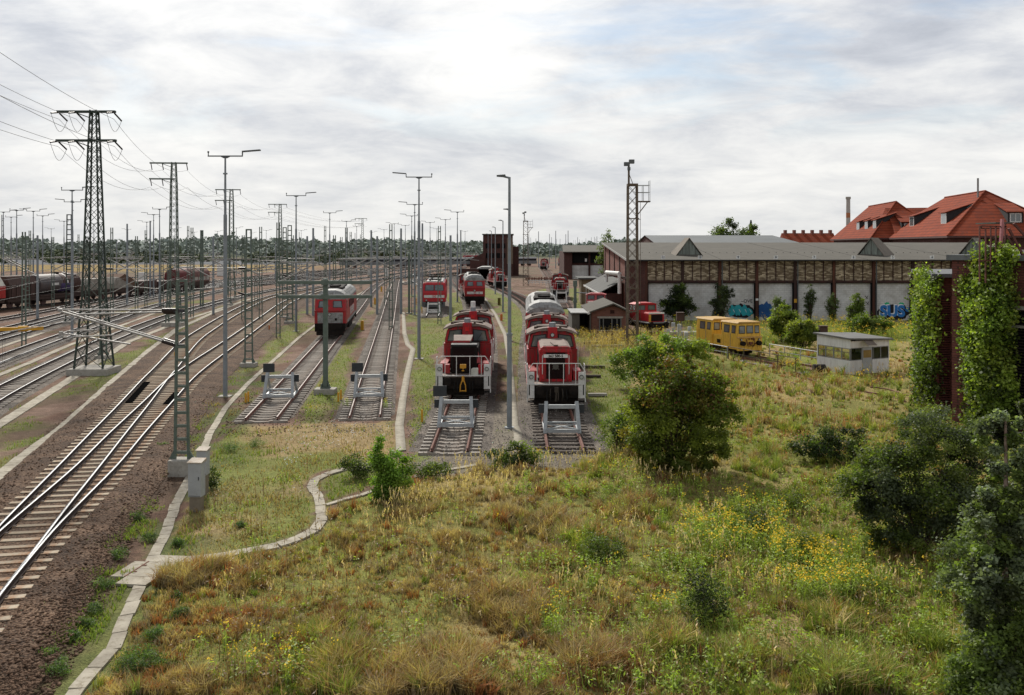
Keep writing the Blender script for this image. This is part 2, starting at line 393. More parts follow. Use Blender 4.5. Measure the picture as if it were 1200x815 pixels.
zc = M('ADD', M('MAXIMUM', sx.outputs[2], 0.0), 0.21)
px_ = M('DIVIDE', sx.outputs[0], zc); py_ = M('DIVIDE', sx.outputs[1], zc)
cv = N(nt, 'ShaderNodeCombineXYZ'); L(nt, px_, cv.inputs[0]); L(nt, py_, cv.inputs[1])
def wnoise(scale, det, rough, dist, off, sx_=1.0):
    mp = N(nt, 'ShaderNodeMapping'); mp.inputs['Location'].default_value = off; mp.inputs['Scale'].default_value = (1.0, sx_, 1.0); L(nt, cv.outputs[0], mp.inputs[0])
    n = N(nt, 'ShaderNodeTexNoise'); n.inputs['Scale'].default_value = scale; n.inputs['Detail'].default_value = det
    n.inputs['Roughness'].default_value = rough; n.inputs['Distortion'].default_value = dist; L(nt, mp.outputs[0], n.inputs['Vector']); return n.outputs[0]
def ramp(x, stops):
    r = N(nt, 'ShaderNodeValToRGB'); e = r.color_ramp.elements
    while len(e) < len(stops): e.new(0.5)
    for i, (p, c) in enumerate(stops): e[i].position = p; e[i].color = c4(c)
    L(nt, x, r.inputs[0]); return r.outputs[0]
n1 = wnoise(0.72, 9, 0.58, 0.3, (3.1, 0.4, 0), 0.85)
n2 = wnoise(3.0, 12, 0.62, 0.35, (9.2, 4.4, 0), 1.1)
mixn = M('ADD', M('MULTIPLY', n1, 0.60), M('MULTIPLY', n2, 0.40))
cloud = ramp(mixn, [(0.34, (0.44, 0.475, 0.545)), (0.43, (0.61, 0.64, 0.70)), (0.51, (0.83, 0.84, 0.855)), (0.585, (1.0, 0.995, 0.98))])
# thin brightening of the overcast around the veiled sun
sd = Vector((math.sin(SUN_AZ) * math.cos(SUN_EL), math.cos(SUN_AZ) * math.cos(SUN_EL), math.sin(SUN_EL)))
dp = N(nt, 'ShaderNodeVectorMath', operation='DOT_PRODUCT'); dp.inputs[1].default_value = sd; L(nt, tc.outputs['Generated'], dp.inputs[0])
glow = M('POWER', M('MAXIMUM', dp.outputs['Value'], 0.0), 14.0)
glowc = N(nt, 'ShaderNodeMixRGB', blend_type='ADD'); L(nt, M('MULTIPLY', glow, 0.27), glowc.inputs[0]); L(nt, cloud, glowc.inputs[1]); glowc.inputs[2].default_value = (1.0, 0.99, 0.95, 1)
# warm pale band low over the horizon
hz = M('POWER', M('SUBTRACT', 1.0, M('MINIMUM', M('MULTIPLY', M('ABSOLUTE', sx.outputs[2]), 4.2), 1.0)), 1.6)
hmx = N(nt, 'ShaderNodeMixRGB'); L(nt, M('MULTIPLY', hz, 0.62), hmx.inputs[0]); L(nt, glowc.outputs[0], hmx.inputs[1]); hmx.inputs[2].default_value = (0.80, 0.79, 0.75, 1)
bg2 = N(nt, 'ShaderNodeBackground'); L(nt, M('SUBTRACT', 1.02, M('MULTIPLY', M('MINIMUM', M('MULTIPLY', M('MAXIMUM', M('SUBTRACT', sx.outputs[2], 0.36), 0.0), 3.0), 1.0), 0.42)), bg2.inputs[1]); L(nt, hmx.outputs[0], bg2.inputs[0])   # sky above the frame, unseen, dimmed to deepen the shadows below
n3 = wnoise(0.9, 7, 0.6, 0.4, (1.7, 7.7, 0), 1.4)
gap = ramp(n3, [(0.33, (0.30, 0.30, 0.30)), (0.47, (1, 1, 1))])
mxs = N(nt, 'ShaderNodeMixShader'); L(nt, M('MAXIMUM', gap, M('MULTIPLY', hz, 2.2), True), mxs.inputs[0]); L(nt, bg1.outputs[0], mxs.inputs[1]); L(nt, bg2.outputs[0], mxs.inputs[2])
L(nt, mxs.outputs[0], out.inputs[0])
sl = bpy.data.lights.new('sun', 'SUN'); sl.energy = 5.0; sl.angle = math.radians(7); sl.color = (1.0, 0.95, 0.86)
so = bpy.data.objects.new('sun', sl); COL.objects.link(so); so.rotation_euler = (-sd).to_track_quat('-Z', 'Y').to_euler(); so.location = (0, 0, 60)
SC.view_settings.view_transform = 'Standard'; SC.view_settings.look = 'None'; SC.view_settings.exposure = 0
SC.cycles.max_bounces = 6; SC.cycles.transparent_max_bounces = 6

# ------------------------------------------------------------------ track layout (world metres on the rail plane)
def gp(pts, z=0.2): return [G(a, b, z) for a, b in pts]
T_LEFT = gp([(-150,823), (-85,760), (-38,703), (22,632), (49,600), (93,550), (125,513), (154,480), (188,440), (235,392), (306,352.5), (350,341), (410,331.5), (480,324), (560,318)])
T_RIGHT = gp([(-150,823), (-85,760), (-38,703), (27,632), (60,600), (113,550), (148,512), (179,480), (219,440), (272,402), (312,373), (342,352.5), (383,339), (425,331), (490,324.5), (575,318.5)])
T_C = gp([(-160,575), (-60,498), (0,460.5), (94,413.5), (125,399), (200,370), (250,355.5), (300,343.5), (370,332), (460,322)])
T_D = gp([(-120,468), (0,421), (94,387), (200,354), (300,333.5), (400,322), (480,316)])
T_E = gp([(-120,428), (0,396), (94,370), (200,345), (300,328), (400,318)])
T_E2 = gp([(-120,413), (0,387), (94,364), (200,341.5), (300,326), (400,316.5)])
T_F = gp([(-140,396), (0,374), (94,356.5), (200,337.5), (300,324), (420,314)])
T_FR = [(-69.0 + (y - 93) * 0.15, y) for y in (60, 93, 140, 200, 280)]
T_G = [(-78.0 + (y - 93) * 0.17, y) for y in (60, 93, 140, 200, 320)]
T_S1 = gp([(306,491), (345,446), (384,400), (412,367), (436,339), (452,329), (485,320), (540,315)])
T_S2 = gp([(427.5,488), (437,445), (448,400), (456,366), (462.5,336), (468,326), (490,319), (545,314)])
T_S3 = [(-2.64,28.7), (-2.68,36), (-2.8,50), (-3.4,70), (-5.3,98), (-8.2,125), (-13,160), (-18,210)]
T_S4 = [(2.28,28.9), (2.3,36), (2.4,50), (2.75,65), (3.2,80), (3.0,95), (1.4,113), (-1.9,135), (-5.5,158), (-12,205)]
T_S5 = [(-9.7,83), (-10.2,90), (-11.8,106), (-17,135), (-25,175), (-31,225)]
T_S6 = [(7.1,94.5), (7.7,110), (8.9,140), (10.5,185), (12,260)]
T_S7 = [(9.6,63), (8.2,70), (6.6,79), (4.5,89), (2.2,103)]
T_S8 = gp([(470,333), (500,327), (545,322), (600,318)])
TRACKC = {}

def rail_profile(off):
    return [(off-0.07,0.0),(off-0.07,0.025),(off-0.012,0.04),(off-0.012,0.115),(off-0.038,0.122),(off-0.038,0.152),
            (off+0.038,0.152),(off+0.038,0.122),(off+0.012,0.115),(off+0.012,0.04),(off+0.07,0.025),(off+0.07,0.0)]
RAIL_MI = [0,0,0,0,0,1,0,0,0,0,0,0]
SLEEPER_MESH = {}
def sleeper_mesh(kind):
    if kind in SLEEPER_MESH: return SLEEPER_MESH[kind]
    mb = MB()
    if kind == 'concrete':
        mb.use(SLEEP_C())
        prof = [(-1.3,0.0),(-1.3,0.115),(-0.5,0.12),(-0.3,0.075),(0.3,0.075),(0.5,0.12),(1.3,0.115),(1.3,0.0)]
        n = len(prof); mb.prism(prof, -0.13, 0.13, 'y')
    elif kind == 'wood':
        mb.use(SLEEP_W()).box(-1.3, 1.3, -0.12, 0.12, 0.0, 0.115)
    else:
        mb.use(SLEEP_T()).box(-1.3, 1.3, -0.13, 0.13, 0.0, 0.115)
    # rail chairs
    mb.use(RAILSIDE())
    for s in (-1, 1): mb.box(s*0.75-0.17, s*0.75+0.17, -0.07, 0.07, 0.118, 0.135)
    o = mb.build('sleeper', bevel=0.0); me = o.data; bpy.data.objects.remove(o); SLEEPER_MESH[kind] = me
    return me

def make_track(label, pts, kind='concrete', nsl=60, rust=False, z=0.0, balw=1.9, balm=None, group='railway tracks of the yard', ball=True, skip=None, balz=0.075, far=False):
    """thing: rails and sleepers. near sleepers are single parts, the far ones one mesh"""
    C = resample(pts, 0.6, 0.03); TRACKC[label] = resample(pts, 2.0, 0.03)
    root = thing('railway_track', label, 'railway track', (0,0,0), 0, group)
    top = RAILDULL() if rust == 2 else RAILRUST() if rust else RAILTOP(); side = RAILRUST() if rust else RAILSIDE()
    for s in (-1, 1):
        sweep('rail', C, rail_profile(s * 0.755), None, root, True, RAIL_MI, [side, top], z=z + 0.12)
    S = resample(pts, 0.42, 0.0) if not far else resample(pts, 0.42, 0.012); T, R = frames(S)
    me = sleeper_mesh(kind); rest = []; cnt = 0
    for i in range(len(S)):
        if skip is not None and skip(S[i]): continue
        x, y = S[i]
        if y < 10: continue
        if cnt < nsl:
            o = bpy.data.objects.new('sleeper', me); COL.objects.link(o); o.parent = root
            o.location = (x, y, z + RNG.normal(0, 0.003)); o.rotation_euler = (0, 0, math.atan2(R[i][1], R[i][0]) + RNG.normal(0, 0.012)); cnt += 1
        else: rest.append(i)
    if rest:
        V = []; Q = []
        for i in rest:
            x, y = S[i]; r = R[i]; t = T[i]; b = len(V)
            for (a, c, zz) in ((-1.3,-.087,0),(1.3,-.087,0),(1.3,.087,0),(-1.3,.087,0),(-1.3,-.087,.115),(1.3,-.087,.115),(1.3,.087,.115),(-1.3,.087,.115)):
                V.append((x + r[0]*a + t[0]*c, y + r[1]*a + t[1]*c, z + zz))
            Q += [(b+4,b+5,b+6,b+7),(b,b+1,b+5,b+4),(b+1,b+2,b+6,b+5),(b+3,b,b+4,b+7)]
        o = npmesh('sleepers', V, Q, None, None, {'concrete': SLEEP_C(), 'wood': SLEEP_W(), 'turnout': SLEEP_T()}[kind], root); o['kind'] = 'stuff'
    if ball:
        bz = balz
        o = sweep('ballast_bed', resample(pts, 0.8, 0.03), [(-balw-0.55, -0.06), (-balw+0.1, bz), (0, bz + 0.012), (balw-0.1, bz), (balw+0.45, -0.06)], balm or BAL_GREY(), None, False, z=z)
        nn_ = len(o.data.vertices) // 5
        for v in list(o.data.vertices)[:5]: v.co.z = -0.06; v.co.y -= 0.5
        tag(o, None, None, None, 'structure')
    return root

BAL_GREY = lambda: gravelmat('ballast_grey', [(0.10,0.09,0.082), (0.21,0.19,0.175), (0.28,0.265,0.245), (0.18,0.15,0.135)], 20)
BAL_DARK = lambda: gravelmat('ballast_dark', [(0.04,0.024,0.015), (0.115,0.070,0.045), (0.21,0.15,0.11), (0.09,0.052,0.034)], 17)
BAL_RED = lambda: gravelmat('ballast_red', [(0.13,0.09,0.078), (0.21,0.15,0.13), (0.26,0.22,0.195), (0.17,0.115,0.10)], 20)

LEFTC = resample(T_LEFT, 0.40); RIGHTC = resample(T_RIGHT, 0.40)
def near_turnout(p):
    d = np.sqrt(((LEFTC - p) ** 2).sum(1)).min(); return d < 2.62 and p[1] < 60
def near_turnout_r(p):
    d = np.sqrt(((RIGHTC - p) ** 2).sum(1)).min(); return d < 2.62 and p[1] < 60
# the turnout: long sleepers carry both tracks until they part
root = make_track('left branch of the turnout curving across the yard with polished rails', T_LEFT, 'turnout', 70, False, 0.08, 2.2, BAL_DARK(), skip=near_turnout_r, balz=0.07)
make_track('right branch of the turnout curving away past the floodlight masts', T_RIGHT, 'turnout', 70, False, 0.083, 2.2, BAL_DARK(), skip=near_turnout, balz=0.075)
tw = thing('turnout', 'long pale rust stained sleepers under the diverging rails lower left', 'railway turnout', (0,0,0), 0)
_T, _R = frames(RIGHTC); pd = None
for i in range(len(RIGHTC)):
    p = RIGHTC[i]
    if not near_turnout(p) or p[1] < 10.5: continue
    d = LEFTC - p; k = np.argmin((d ** 2).sum(1)); sep = math.sqrt((d[k] ** 2).sum())
    if d[k].dot(_R[i]) > 0: sep = 0
    x0, x1 = -1.3 - sep, 1.3
    mb = MB().use(SLEEP_T()).box(x0, x1, -0.13, 0.13, 0.0, 0.115)
    mb.use(RAILSIDE())
    for c in (0, -sep) if sep > 0.1 else (0,):
        for s in (-1, 1): mb.box(c+s*0.755-0.15, c+s*0.755+0.15, -0.07, 0.07, 0.1175 + (0.001 if c else 0), 0.132 + (0.001 if c else 0))
    o = mb.build('sleeper', None, tw); o.location = (p[0], p[1], 0.082); o.rotation_euler = (0, 0, math.atan2(_R[i][1], _R[i][0]))
# crossing nose, wing rails and check rails with dark cover plates
def loc_on(C, py, off, z=0.0):
    k = np.argmin(np.abs(C[:, 1] - py)); T, R = frames(C); return (C[k][0] + R[k][0]*off, C[k][1] + R[k][1]*off, z)
mb = MB().use(mat('plate_black', (0.006,0.006,0.006), 1.0, spec=0.0))
for (C, d0, d1, off) in ((LEFTC, 37.5, 43.0, -0.42), (RIGHTC, 36.8, 39.6, 0.46)):
    a = loc_on(C, d0, off, 0.225); b = loc_on(C, d1, off, 0.225); mb.beam(a, b, 0.36, 0.03)
mb.build('cover_plate', None, tw)
make_track('nearest dark railed track with pale sleepers in the left field', T_C, 'concrete', 95, False, 0, 1.5, BAL_GREY(), balz=0.045)
make_track('second track of the left field beyond the concrete strip', T_D, 'concrete', 80, False, 0, 1.5, BAL_GREY(), balz=0.045)
make_track('third track of the left field, closer half of a pair', T_E, 'concrete', 0, False, 0, 1.7, BAL_GREY(), far=True)
make_track('fourth track of the left field, farther half of a pair', T_E2, 'concrete', 0, False, 0.004, 1.7, BAL_GREY(), far=True)
make_track('track beside the freight train on its near side', T_F, 'wood', 0, False, 0, 1.7, BAL_RED(), far=True)
make_track('track under the brown freight train', T_FR, 'wood', 0, False, 0, 1.7, BAL_DARK(), far=True)
make_track('track beyond the freight train', T_G, 'wood', 0, False, 0, 1.7, BAL_RED(), far=True)
make_track('stub track with the red and grey diesel beyond its buffer stop', T_S1, 'concrete', 90, 2, 0, 1.3, BAL_GREY(), balz=0.045)
make_track('empty stub track ending at a buffer stop beside the narrow path', T_S2, 'concrete', 90, 2, 0, 1.35, BAL_GREY(), balz=0.045)
make_track('stub track under the shunter with open radiator, pale concrete sleepers', T_S3, 'concrete', 90, True, 0, 1.65, BAL_GREY(), balz=0.035)
make_track('stub track under the shunter with white number strip, dark sleepers', T_S4, 'wood', 90, True, 0, 1.75, BAL_GREY(), balz=0.06)
make_track('track under the red electric locomotive', T_S5, 'concrete', 0, False, 0, 1.7, BAL_GREY(), far=True)
make_track('track under the red shunter left of the beige shed', T_S6, 'wood', 0, True, 0, 1.7, BAL_RED(), far=True)
make_track('rusty lead track beside the small brick hut', T_S7, 'wood', 0, True, 0, 1.5, BAL_RED(), far=True)
make_track('crossover track in front of the electric locomotive', T_S8, 'concrete', 0, False, 0.006, 1.7, BAL_GREY(), far=True)
# far fan of tracks running to the horizon
for i, (x0, x1) in enumerate(((-96,-82), (-108,-92), (-55,-30), (-47,-22), (-40,-14), (-66,-40))):
    make_track('distant yard track running to the horizon', [(x0, 95 if i < 2 else 150), ((x0+x1)/2, 220), (x1, 420)], 'wood', 0, False, 0, 1.7, BAL_RED(), 'distant yard tracks', far=True)

# ------------------------------------------------------------------ concrete strips (cable trough lids used as paths)
def strip(label, pts, wd, z=0.05, slab=0.8, name='concrete_path'):
    pts = [p for a, b in zip(pts, pts[1:]) for p in (a, (a[0]*.8+b[0]*.2, a[1]*.8+b[1]*.2), (a[0]*.2+b[0]*.8, a[1]*.2+b[1]*.8))] + [pts[-1]]
    C = resample(gp(pts, z), 0.3, 0.02)
    C = C + (frames(C)[1]*((vnoise(np.arange(len(C))*0.45, np.zeros(len(C)), len(pts)) - 0.5)*0.09)[:, None]
             if C[0][1] < 60 else 0)
    o = sweep(name, C, [(-wd/2, -0.05), (-wd/2, z), (wd/2, z), (wd/2, -0.05)], PATH(), None, False)
    c2 = resample(gp(pts, z), slab * 0.8)
    if c2[0][1] < 60:
        # near lids: single slabs, each a little shifted and tilted in its bed
        bpy.data.objects.remove(o); T2, R2 = frames(c2); mb = MB().use(PATH())
        for p, q, r in zip(c2[:-1], c2[1:], R2[:-1]):
            if p[1] > 95: break
            t = (q - p); ln = np.linalg.norm(t); t = t / max(ln, 1e-6); r = np.array([t[1], -t[0]])
            jo, jr, jz, jt = RNG.normal(0, 0.009), RNG.normal(0, 0.012), RNG.normal(0, 0.005), RNG.normal(0, 0.004); w2 = wd/2 * (1 + RNG.normal(0, 0.03)); vs = []
            for zz in (-0.08, z):
                for (u_, v_) in ((0.012, -w2), (0.012, w2), (ln - 0.012, w2), (ln - 0.012, -w2)):
                    x = p + t * (u_ + jr * v_) + r * (v_ + jo + jr * u_); vs.append((x[0], x[1], zz + (jz + jt * (1 if v_ > 0 else -1) if zz > 0 else 0)))
            mb.add(vs, [(0,1,2,3),(7,6,5,4),(0,4,5,1),(1,5,6,2),(2,6,7,3),(3,7,4,0)])
        o = mb.build(name)
        if c2[-1][1] > 95: sweep('far_lids', C[C[:, 1] > 94], [(-wd/2, -0.05), (-wd/2, z), (wd/2, z), (wd/2, -0.05)], PATH(), o, False)
    tag(o, None, None, None, 'structure'); TRACKC['p_' + label] = resample(gp(pts, z), 1.5, 0.02); return o
P_MAIN = [(70,835), (95,800), (132,760), (155,706), (166,684), (178,655), (196,620), (206,590), (222,560), (236,532), (246,508), (264,478), (291,449), (312,430), (350,396), (372,379), (400,356), (440,334)]
P_BR = [(205,657), (262,650), (318,640), (346,632), (368,621), (377,609), (375,586), (364,566), (374,558), (404,549)]
P_BR2 = [(382,591), (402,585), (423,580), (470,562), (510,553), (560,544)]
P_MID = [(472.5,366), (474,391), (478,404), (484,409), (481,422), (477,440), (472,468), (468,498), (470,528)]
P_R = [(560,338), (581,369), (592,392), (597,420), (601,470), (603,499), (607,508), (606,526)]
P_5 = [(-80,545), (0,497), (72,451), (110,427), (150,401), (210,377), (292,351), (340,341)]
P_6 = [(-60,594), (0,557), (32,531), (75,500), (132,448), (175,411), (207,386), (250,366.5), (295,351.5), (320,345)]
P_7 = [(-60,468), (0,439), (35,425), (75,407), (120,390), (200,360)]
P_8 = [(-60,424), (0,407), (50,390)]
strip('main', P_MAIN, 0.31); strip('branch', P_BR, 0.34, slab=0.8); strip('branch2', P_BR2, 0.2); strip('mid', P_MID, 0.42, slab=0.6); strip('right', P_R, 0.38)
strip('field a', P_5, 0.6); strip('field b', P_6, 0.6); strip('field c', P_7, 0.5); strip('field d', P_8, 0.5)
strip('s1', [(447,372), (462,345), (473,330)], 0.45)
# junction slabs with rusty angle irons where the two strips meet
o = thing('junction_cover', 'pale concrete lids with rusty edge irons where two strips meet', 'trough cover', (0,0,0))
jx, jy = G(180, 668, 0.05)
for k in range(4):
    MB().use(PATH()).box(-0.42, 0.42, -1.25 + k*0.62, -1.25 + k*0.62 + 0.6, 0.0, 0.075).build('lid', None, o, (jx, jy, 0))
for s in (-1, 1):
    MB().use(PATH()).box(0.47 if s > 0 else -0.85, 0.85 if s > 0 else -0.47, -0.7, 0.6, 0.0, 0.07).build('side_slab', None, o, (jx, jy, 0))
    mb = MB().use(RUST()).box(s*0.445-0.02, s*0.445+0.02, -0.7, 0.6, 0.0, 0.085)
    for yy in (-0.3, 0.25): mb.box(s*0.40-0.07, s*0.40+0.07, yy-0.03, yy+0.03, 0.074, 0.09)
    mb.build('edge_iron', None, o, (jx, jy, 0))
for ch in o.children: ch.rotation_euler = (0, 0, -0.2)

# ------------------------------------------------------------------ zones of the ground
MEADOW = np.array([G(a, b) for a, b in [(88,822), (160,720), (208,660), (262,655), (320,646), (350,637), (374,625), (384,606), (402,590), (440,575), (500,560), (600,552), (690,548), (712,532), (735,505), (745,470), (740,440), (720,425), (695,405), (690,396), (760,392), (830,396), (1000,384), (1190,384), (1700,384), (1700,822)]])
ISLAND = np.array([G(a, b) for a, b in [(196,654), (205,620), (222,590), (238,555), (255,520), (280,500), (330,499), (400,497), (460,494), (466,520), (450,545), (400,546), (368,556), (358,566), (370,588), (372,606), (362,618), (340,628), (315,636), (262,646), (205,652)]])
GREENS = [np.array([G(a, b) for a, b in P]) for P in (
    [(478,545), (480,500), (484,450), (490,420), (500,395), (505,375), (525,372), (528,365), (535,372), (520,400), (508,420), (510,450), (507,490), (500,515), (490,540)],
    [(484,410), (488,372), (492,345), (497,362), (520,372), (520,400), (500,425), (486,440)],
    [(500,372), (525,345), (545,340), (548,365), (530,380), (505,385)],
    [(600,400), (590,366), (575,345), (600,345), (640,365), (630,400), (612,430), (604,460)],
    [(625,345), (650,332), (690,338), (680,362), (690,385), (670,372)],
    [(378,566), (405,548), (470,538), (485,556), (400,588), (380,602)],
    [(560,345), (520,325), (540,318), (600,322), (600,345), (580,352)],
    [(690,400), (745,420), (735,500), (712,530), (690,500), (688,450)],
    [(140,455), (135,447), (175,412), (210,390), (240,375), (225,378), (180,398), (150,415), (130,440)],
    [(300,430), (320,400), (345,378), (368,380), (340,402)],
    [(320,480), (330,450), (400,380), (425,370), (415,400), (408,440), (404,480)])]
def inpoly(X, Y, P):
    r = np.zeros(X.shape, bool); n = len(P)
    for i in range(n):
        x0, y0 = P[i]; x1, y1 = P[(i+1) % n]
        if y0 == y1: continue
        c = ((y0 > Y) != (y1 > Y)) & (X < (x1 - x0) * (Y - y0) / (y1 - y0) + x0)
        r ^= c
    return r
def pdist(X, Y, C):
    D = np.full(X.shape, 1e9)
    for a, b in zip(C, C[1:]):
        d = b - a; l2 = max((d ** 2).sum(), 1e-9)
        t = np.clip(((X - a[0]) * d[0] + (Y - a[1]) * d[1]) / l2, 0, 1)
        D = np.minimum(D, (X - a[0] - t * d[0]) ** 2 + (Y - a[1] - t * d[1]) ** 2)
    return np.sqrt(D)
TL = [v for k, v in TRACKC.items() if not k.startswith('p_') and 'distant' not in k]
PL = [v for k, v in TRACKC.items() if k.startswith('p_')]
def near_any(X, Y, CL, lim):
    D = np.full(X.shape, 99.0)
    for C in CL:
        lo = C.min(0) - lim; hi = C.max(0) + lim
        m = (X > lo[0]) & (X < hi[0]) & (Y > lo[1]) & (Y < hi[1])
        if m.any(): D[m] = np.minimum(D[m], pdist(X[m], Y[m], C))
    return D
def zones(X, Y):
    """weights of meadow, island, green patches; distance to tracks and strips"""
    jx = (fbm(X * 0.8, Y * 0.8, 31, 3) - 0.5) * 1.6; jy = (fbm(X * 0.8, Y * 0.8, 41, 3) - 0.5) * 1.6
    near = Y < 140
    me = np.zeros(X.shape); isl = np.zeros(X.shape); gr = np.zeros(X.shape)
    me[near] = inpoly(X[near] + jx[near] * 0.4, Y[near] + jy[near] * 0.4, MEADOW)
    isl[near] = inpoly(X[near] + jx[near] * 0.3, Y[near] + jy[near] * 0.3, ISLAND)
    for P in GREENS: gr[near] = np.maximum(gr[near], inpoly(X[near] + jx[near], Y[near] + jy[near], P))
    dt = near_any(X, Y, TL, 4.0); dp_ = near_any(X, Y, PL, 2.0)
    return me, isl, gr, dt, dp_
def meadow_h(X, Y, me):
    return me * ((fbm(X * 0.35, Y * 0.35, 5, 3) - 0.42) * 0.55)
ys = [-80., -40., -15., 0., 5.]; y = 6.0
while y < 4500: ys.append(y); y += max(0.2, 0.0135 * y)
xs = [0.0]; x = 0
while x < 4500: x += max(0.25, 0.0165 * x); xs.append(x)
xs = np.array([-v for v in xs[:0:-1]] + xs); ys = np.array(ys)
X, Y = np.meshgrid(xs, ys)
me, isl, gr, dt, dp_ = zones(X, Y)
Zg = meadow_h(X, Y, me) * sstep(2.2, 3.5, dt) * sstep(0.5, 1.4, dp_)
def lerp(a, b, t): return a + (b - a) * t[..., None]
nA = fbm(X * 0.22, Y * 0.22, 3, 4); nB = fbm(X * 0.9, Y * 0.9, 8, 4); nC = fbm(X * 0.05, Y * 0.05, 21, 3)
c = lerp(np.array([0.145, 0.085, 0.066]), np.array([0.205, 0.138, 0.112]), sstep(0.35, 0.65, nB))
c = lerp(c, np.array([0.105, 0.075, 0.052]), sstep(0.50, 0.66, nA) * 0.75)
patch = sstep(0.50, 0.64, fbm(X * 0.33 + 50, Y * 0.33, 77, 4)) * (X > -60) * (Y < 130) * sstep(1.6, 2.6, dt)
c = lerp(c, np.array([0.14, 0.17, 0.045]), patch * 0.75)
apr = np.zeros(X.shape); apr[:140] = inpoly(X[:140]+(nB[:140]-.5)*1.0, Y[:140]+(nA[:140]-.5)*0.8, np.array([G(a, b) for a, b in [(484,566),(494,532),(520,500),(560,470),(610,470),(625,500),(700,500),(722,548),(650,560),(600,556),(540,562)]]))
c = lerp(c, np.array([0.20, 0.18, 0.155]), apr * (0.6+0.4*nB))
c = lerp(c, np.array([0.15, 0.18, 0.045]), gr * (0.55 + 0.45 * nB))
c = lerp(c, np.array([0.20, 0.15, 0.085]), gr * sstep(0.5, 0.7, nA) * 0.6)
islc = lerp(np.array([0.28, 0.205, 0.11]), np.array([0.16, 0.175, 0.05]), sstep(0.42, 0.62, nA)); c = np.where(isl[..., None] > 0, islc, c)
mec = lerp(np.array([0.29, 0.22, 0.10]), np.array([0.18, 0.185, 0.05]), sstep(0.40, 0.6, nA)); c = np.where(me[..., None] > 0, mec, c)
# grass fringe by the near strip, dark shoulder along the turnout
mainP = pdist(X[:140], Y[:140], TRACKC['p_main']); fr = np.zeros(X.shape); fr[:140] = sstep(2.6, 0.6, mainP) * (Y[:140] < 48)
c = lerp(c, np.array([0.095, 0.115, 0.04]), fr * sstep(0.40, 0.58, nB) * 0.9)
sh = np.minimum(near_any(X, Y, [resample(T_LEFT, 2.0), resample(T_RIGHT, 2.0)], 6.0), 99); c = lerp(c, np.array([0.075, 0.050, 0.038]), sstep(3.5, 2.3, sh + (nB - 0.5) * 1.6) * (Y < 130))
# far yard: earth banks, straw strip, grey slope and fields
far = sstep(140, 230, Y)
c = lerp(c, lerp(np.array([0.17, 0.10, 0.08]), np.array([0.13, 0.11, 0.08]), sstep(0.4, 0.6, nC)), far * 0.7)
lf = sstep(-60, -100, X + 0.12 * Y * 0) 
c = lerp(c, np.array([0.24, 0.17, 0.07]), lf * sstep(225, 250, Y + 18 * nC) * (1 - sstep(300, 330, Y)))
c = lerp(c, np.array([0.125, 0.13, 0.15]), lf * sstep(310, 330, Y + 10 * nC) * (1 - sstep(430, 470, Y)))
c = lerp(c, np.array([0.075, 0.085, 0.05]), sstep(430, 520, Y))
nv = X.size; idx = np.arange(nv).reshape(X.shape)
Q = np.stack([idx[:-1,:-1].ravel(), idx[:-1,1:].ravel(), idx[1:,1:].ravel(), idx[1:,:-1].ravel()], 1)
g = npmesh('ground', np.stack([X.ravel(), Y.ravel(), Zg.ravel()], 1), Q, None, c.reshape(-1, 3), groundmat(), None, True); tag(g, kind='structure')
# ------------------------------------------------------------------ locomotives (front faces -Y, rail top at local z=0)
RZ = 0.275
def wheel(parent, x, y, r, m=None):
    s = 1 if x > 0 else -1
    mb = MB().use(mat('wheel_steel', (0.09, 0.05, 0.045), 0.7)).cyl((x-0.065*s, y, r), (x+0.065*s, y, r), r, n=20)
    mb.cyl((x-0.09*s, y, r), (x-0.065*s, y, r), r+0.03, n=20).cyl((x+0.065*s, y, r), (x+0.10*s, y, r), r*0.3, n=12)
    return mb.build('wheel', None, parent)
def buffer(parent, x, y, dirn, r=0.23, z=1.05):
    mb = MB().use(BLACK()).cyl((x, y, z), (x, y+dirn*0.32, z), 0.11, n=12).cyl((x, y+dirn*0.30, z), (x, y+dirn*0.36, z), r, n=18)
    mb.box(x-0.19, x+0.19, min(y, y+dirn*0.05), max(y, y+dirn*0.05), z-0.19, z+0.19)
    return mb.build('buffer', None, parent)
def headlight(parent, x, y, z, r=0.11, dirn=-1):
    mb = MB().use(RUBBER()).cyl((x, y, z), (x, y+dirn*0.07, z), r, n=14).use(mat('lamp_lens', (0.45, 0.46, 0.44), 0.15, spec=0.8)).cyl((x, y+dirn*0.068, z), (x, y+dirn*0.08, z), r*0.75, n=14)
    return mb.build('headlight', None, parent)
def window(parent, vs, nrm, m=None, fr=0.04):
    """rubber framed pane: vs four corners, nrm outward"""
    n = Vector(nrm).normalized() * 0.012; c = sum((Vector(v) for v in vs), Vector()) / 4
    o = MB().use(RUBBER()).add([Vector(v) + n for v in vs], [(0,1,2,3)]).build('window', None, parent)
    inner = [c + (Vector(v) - c) * (1 - fr * 2 / max(0.3, (Vector(v) - c).length)) + n * 1.6 for v in vs]
    MB().use(m or GLASS()).add(inner, [(0,1,2,3)]).build('pane', None, o)
    return o

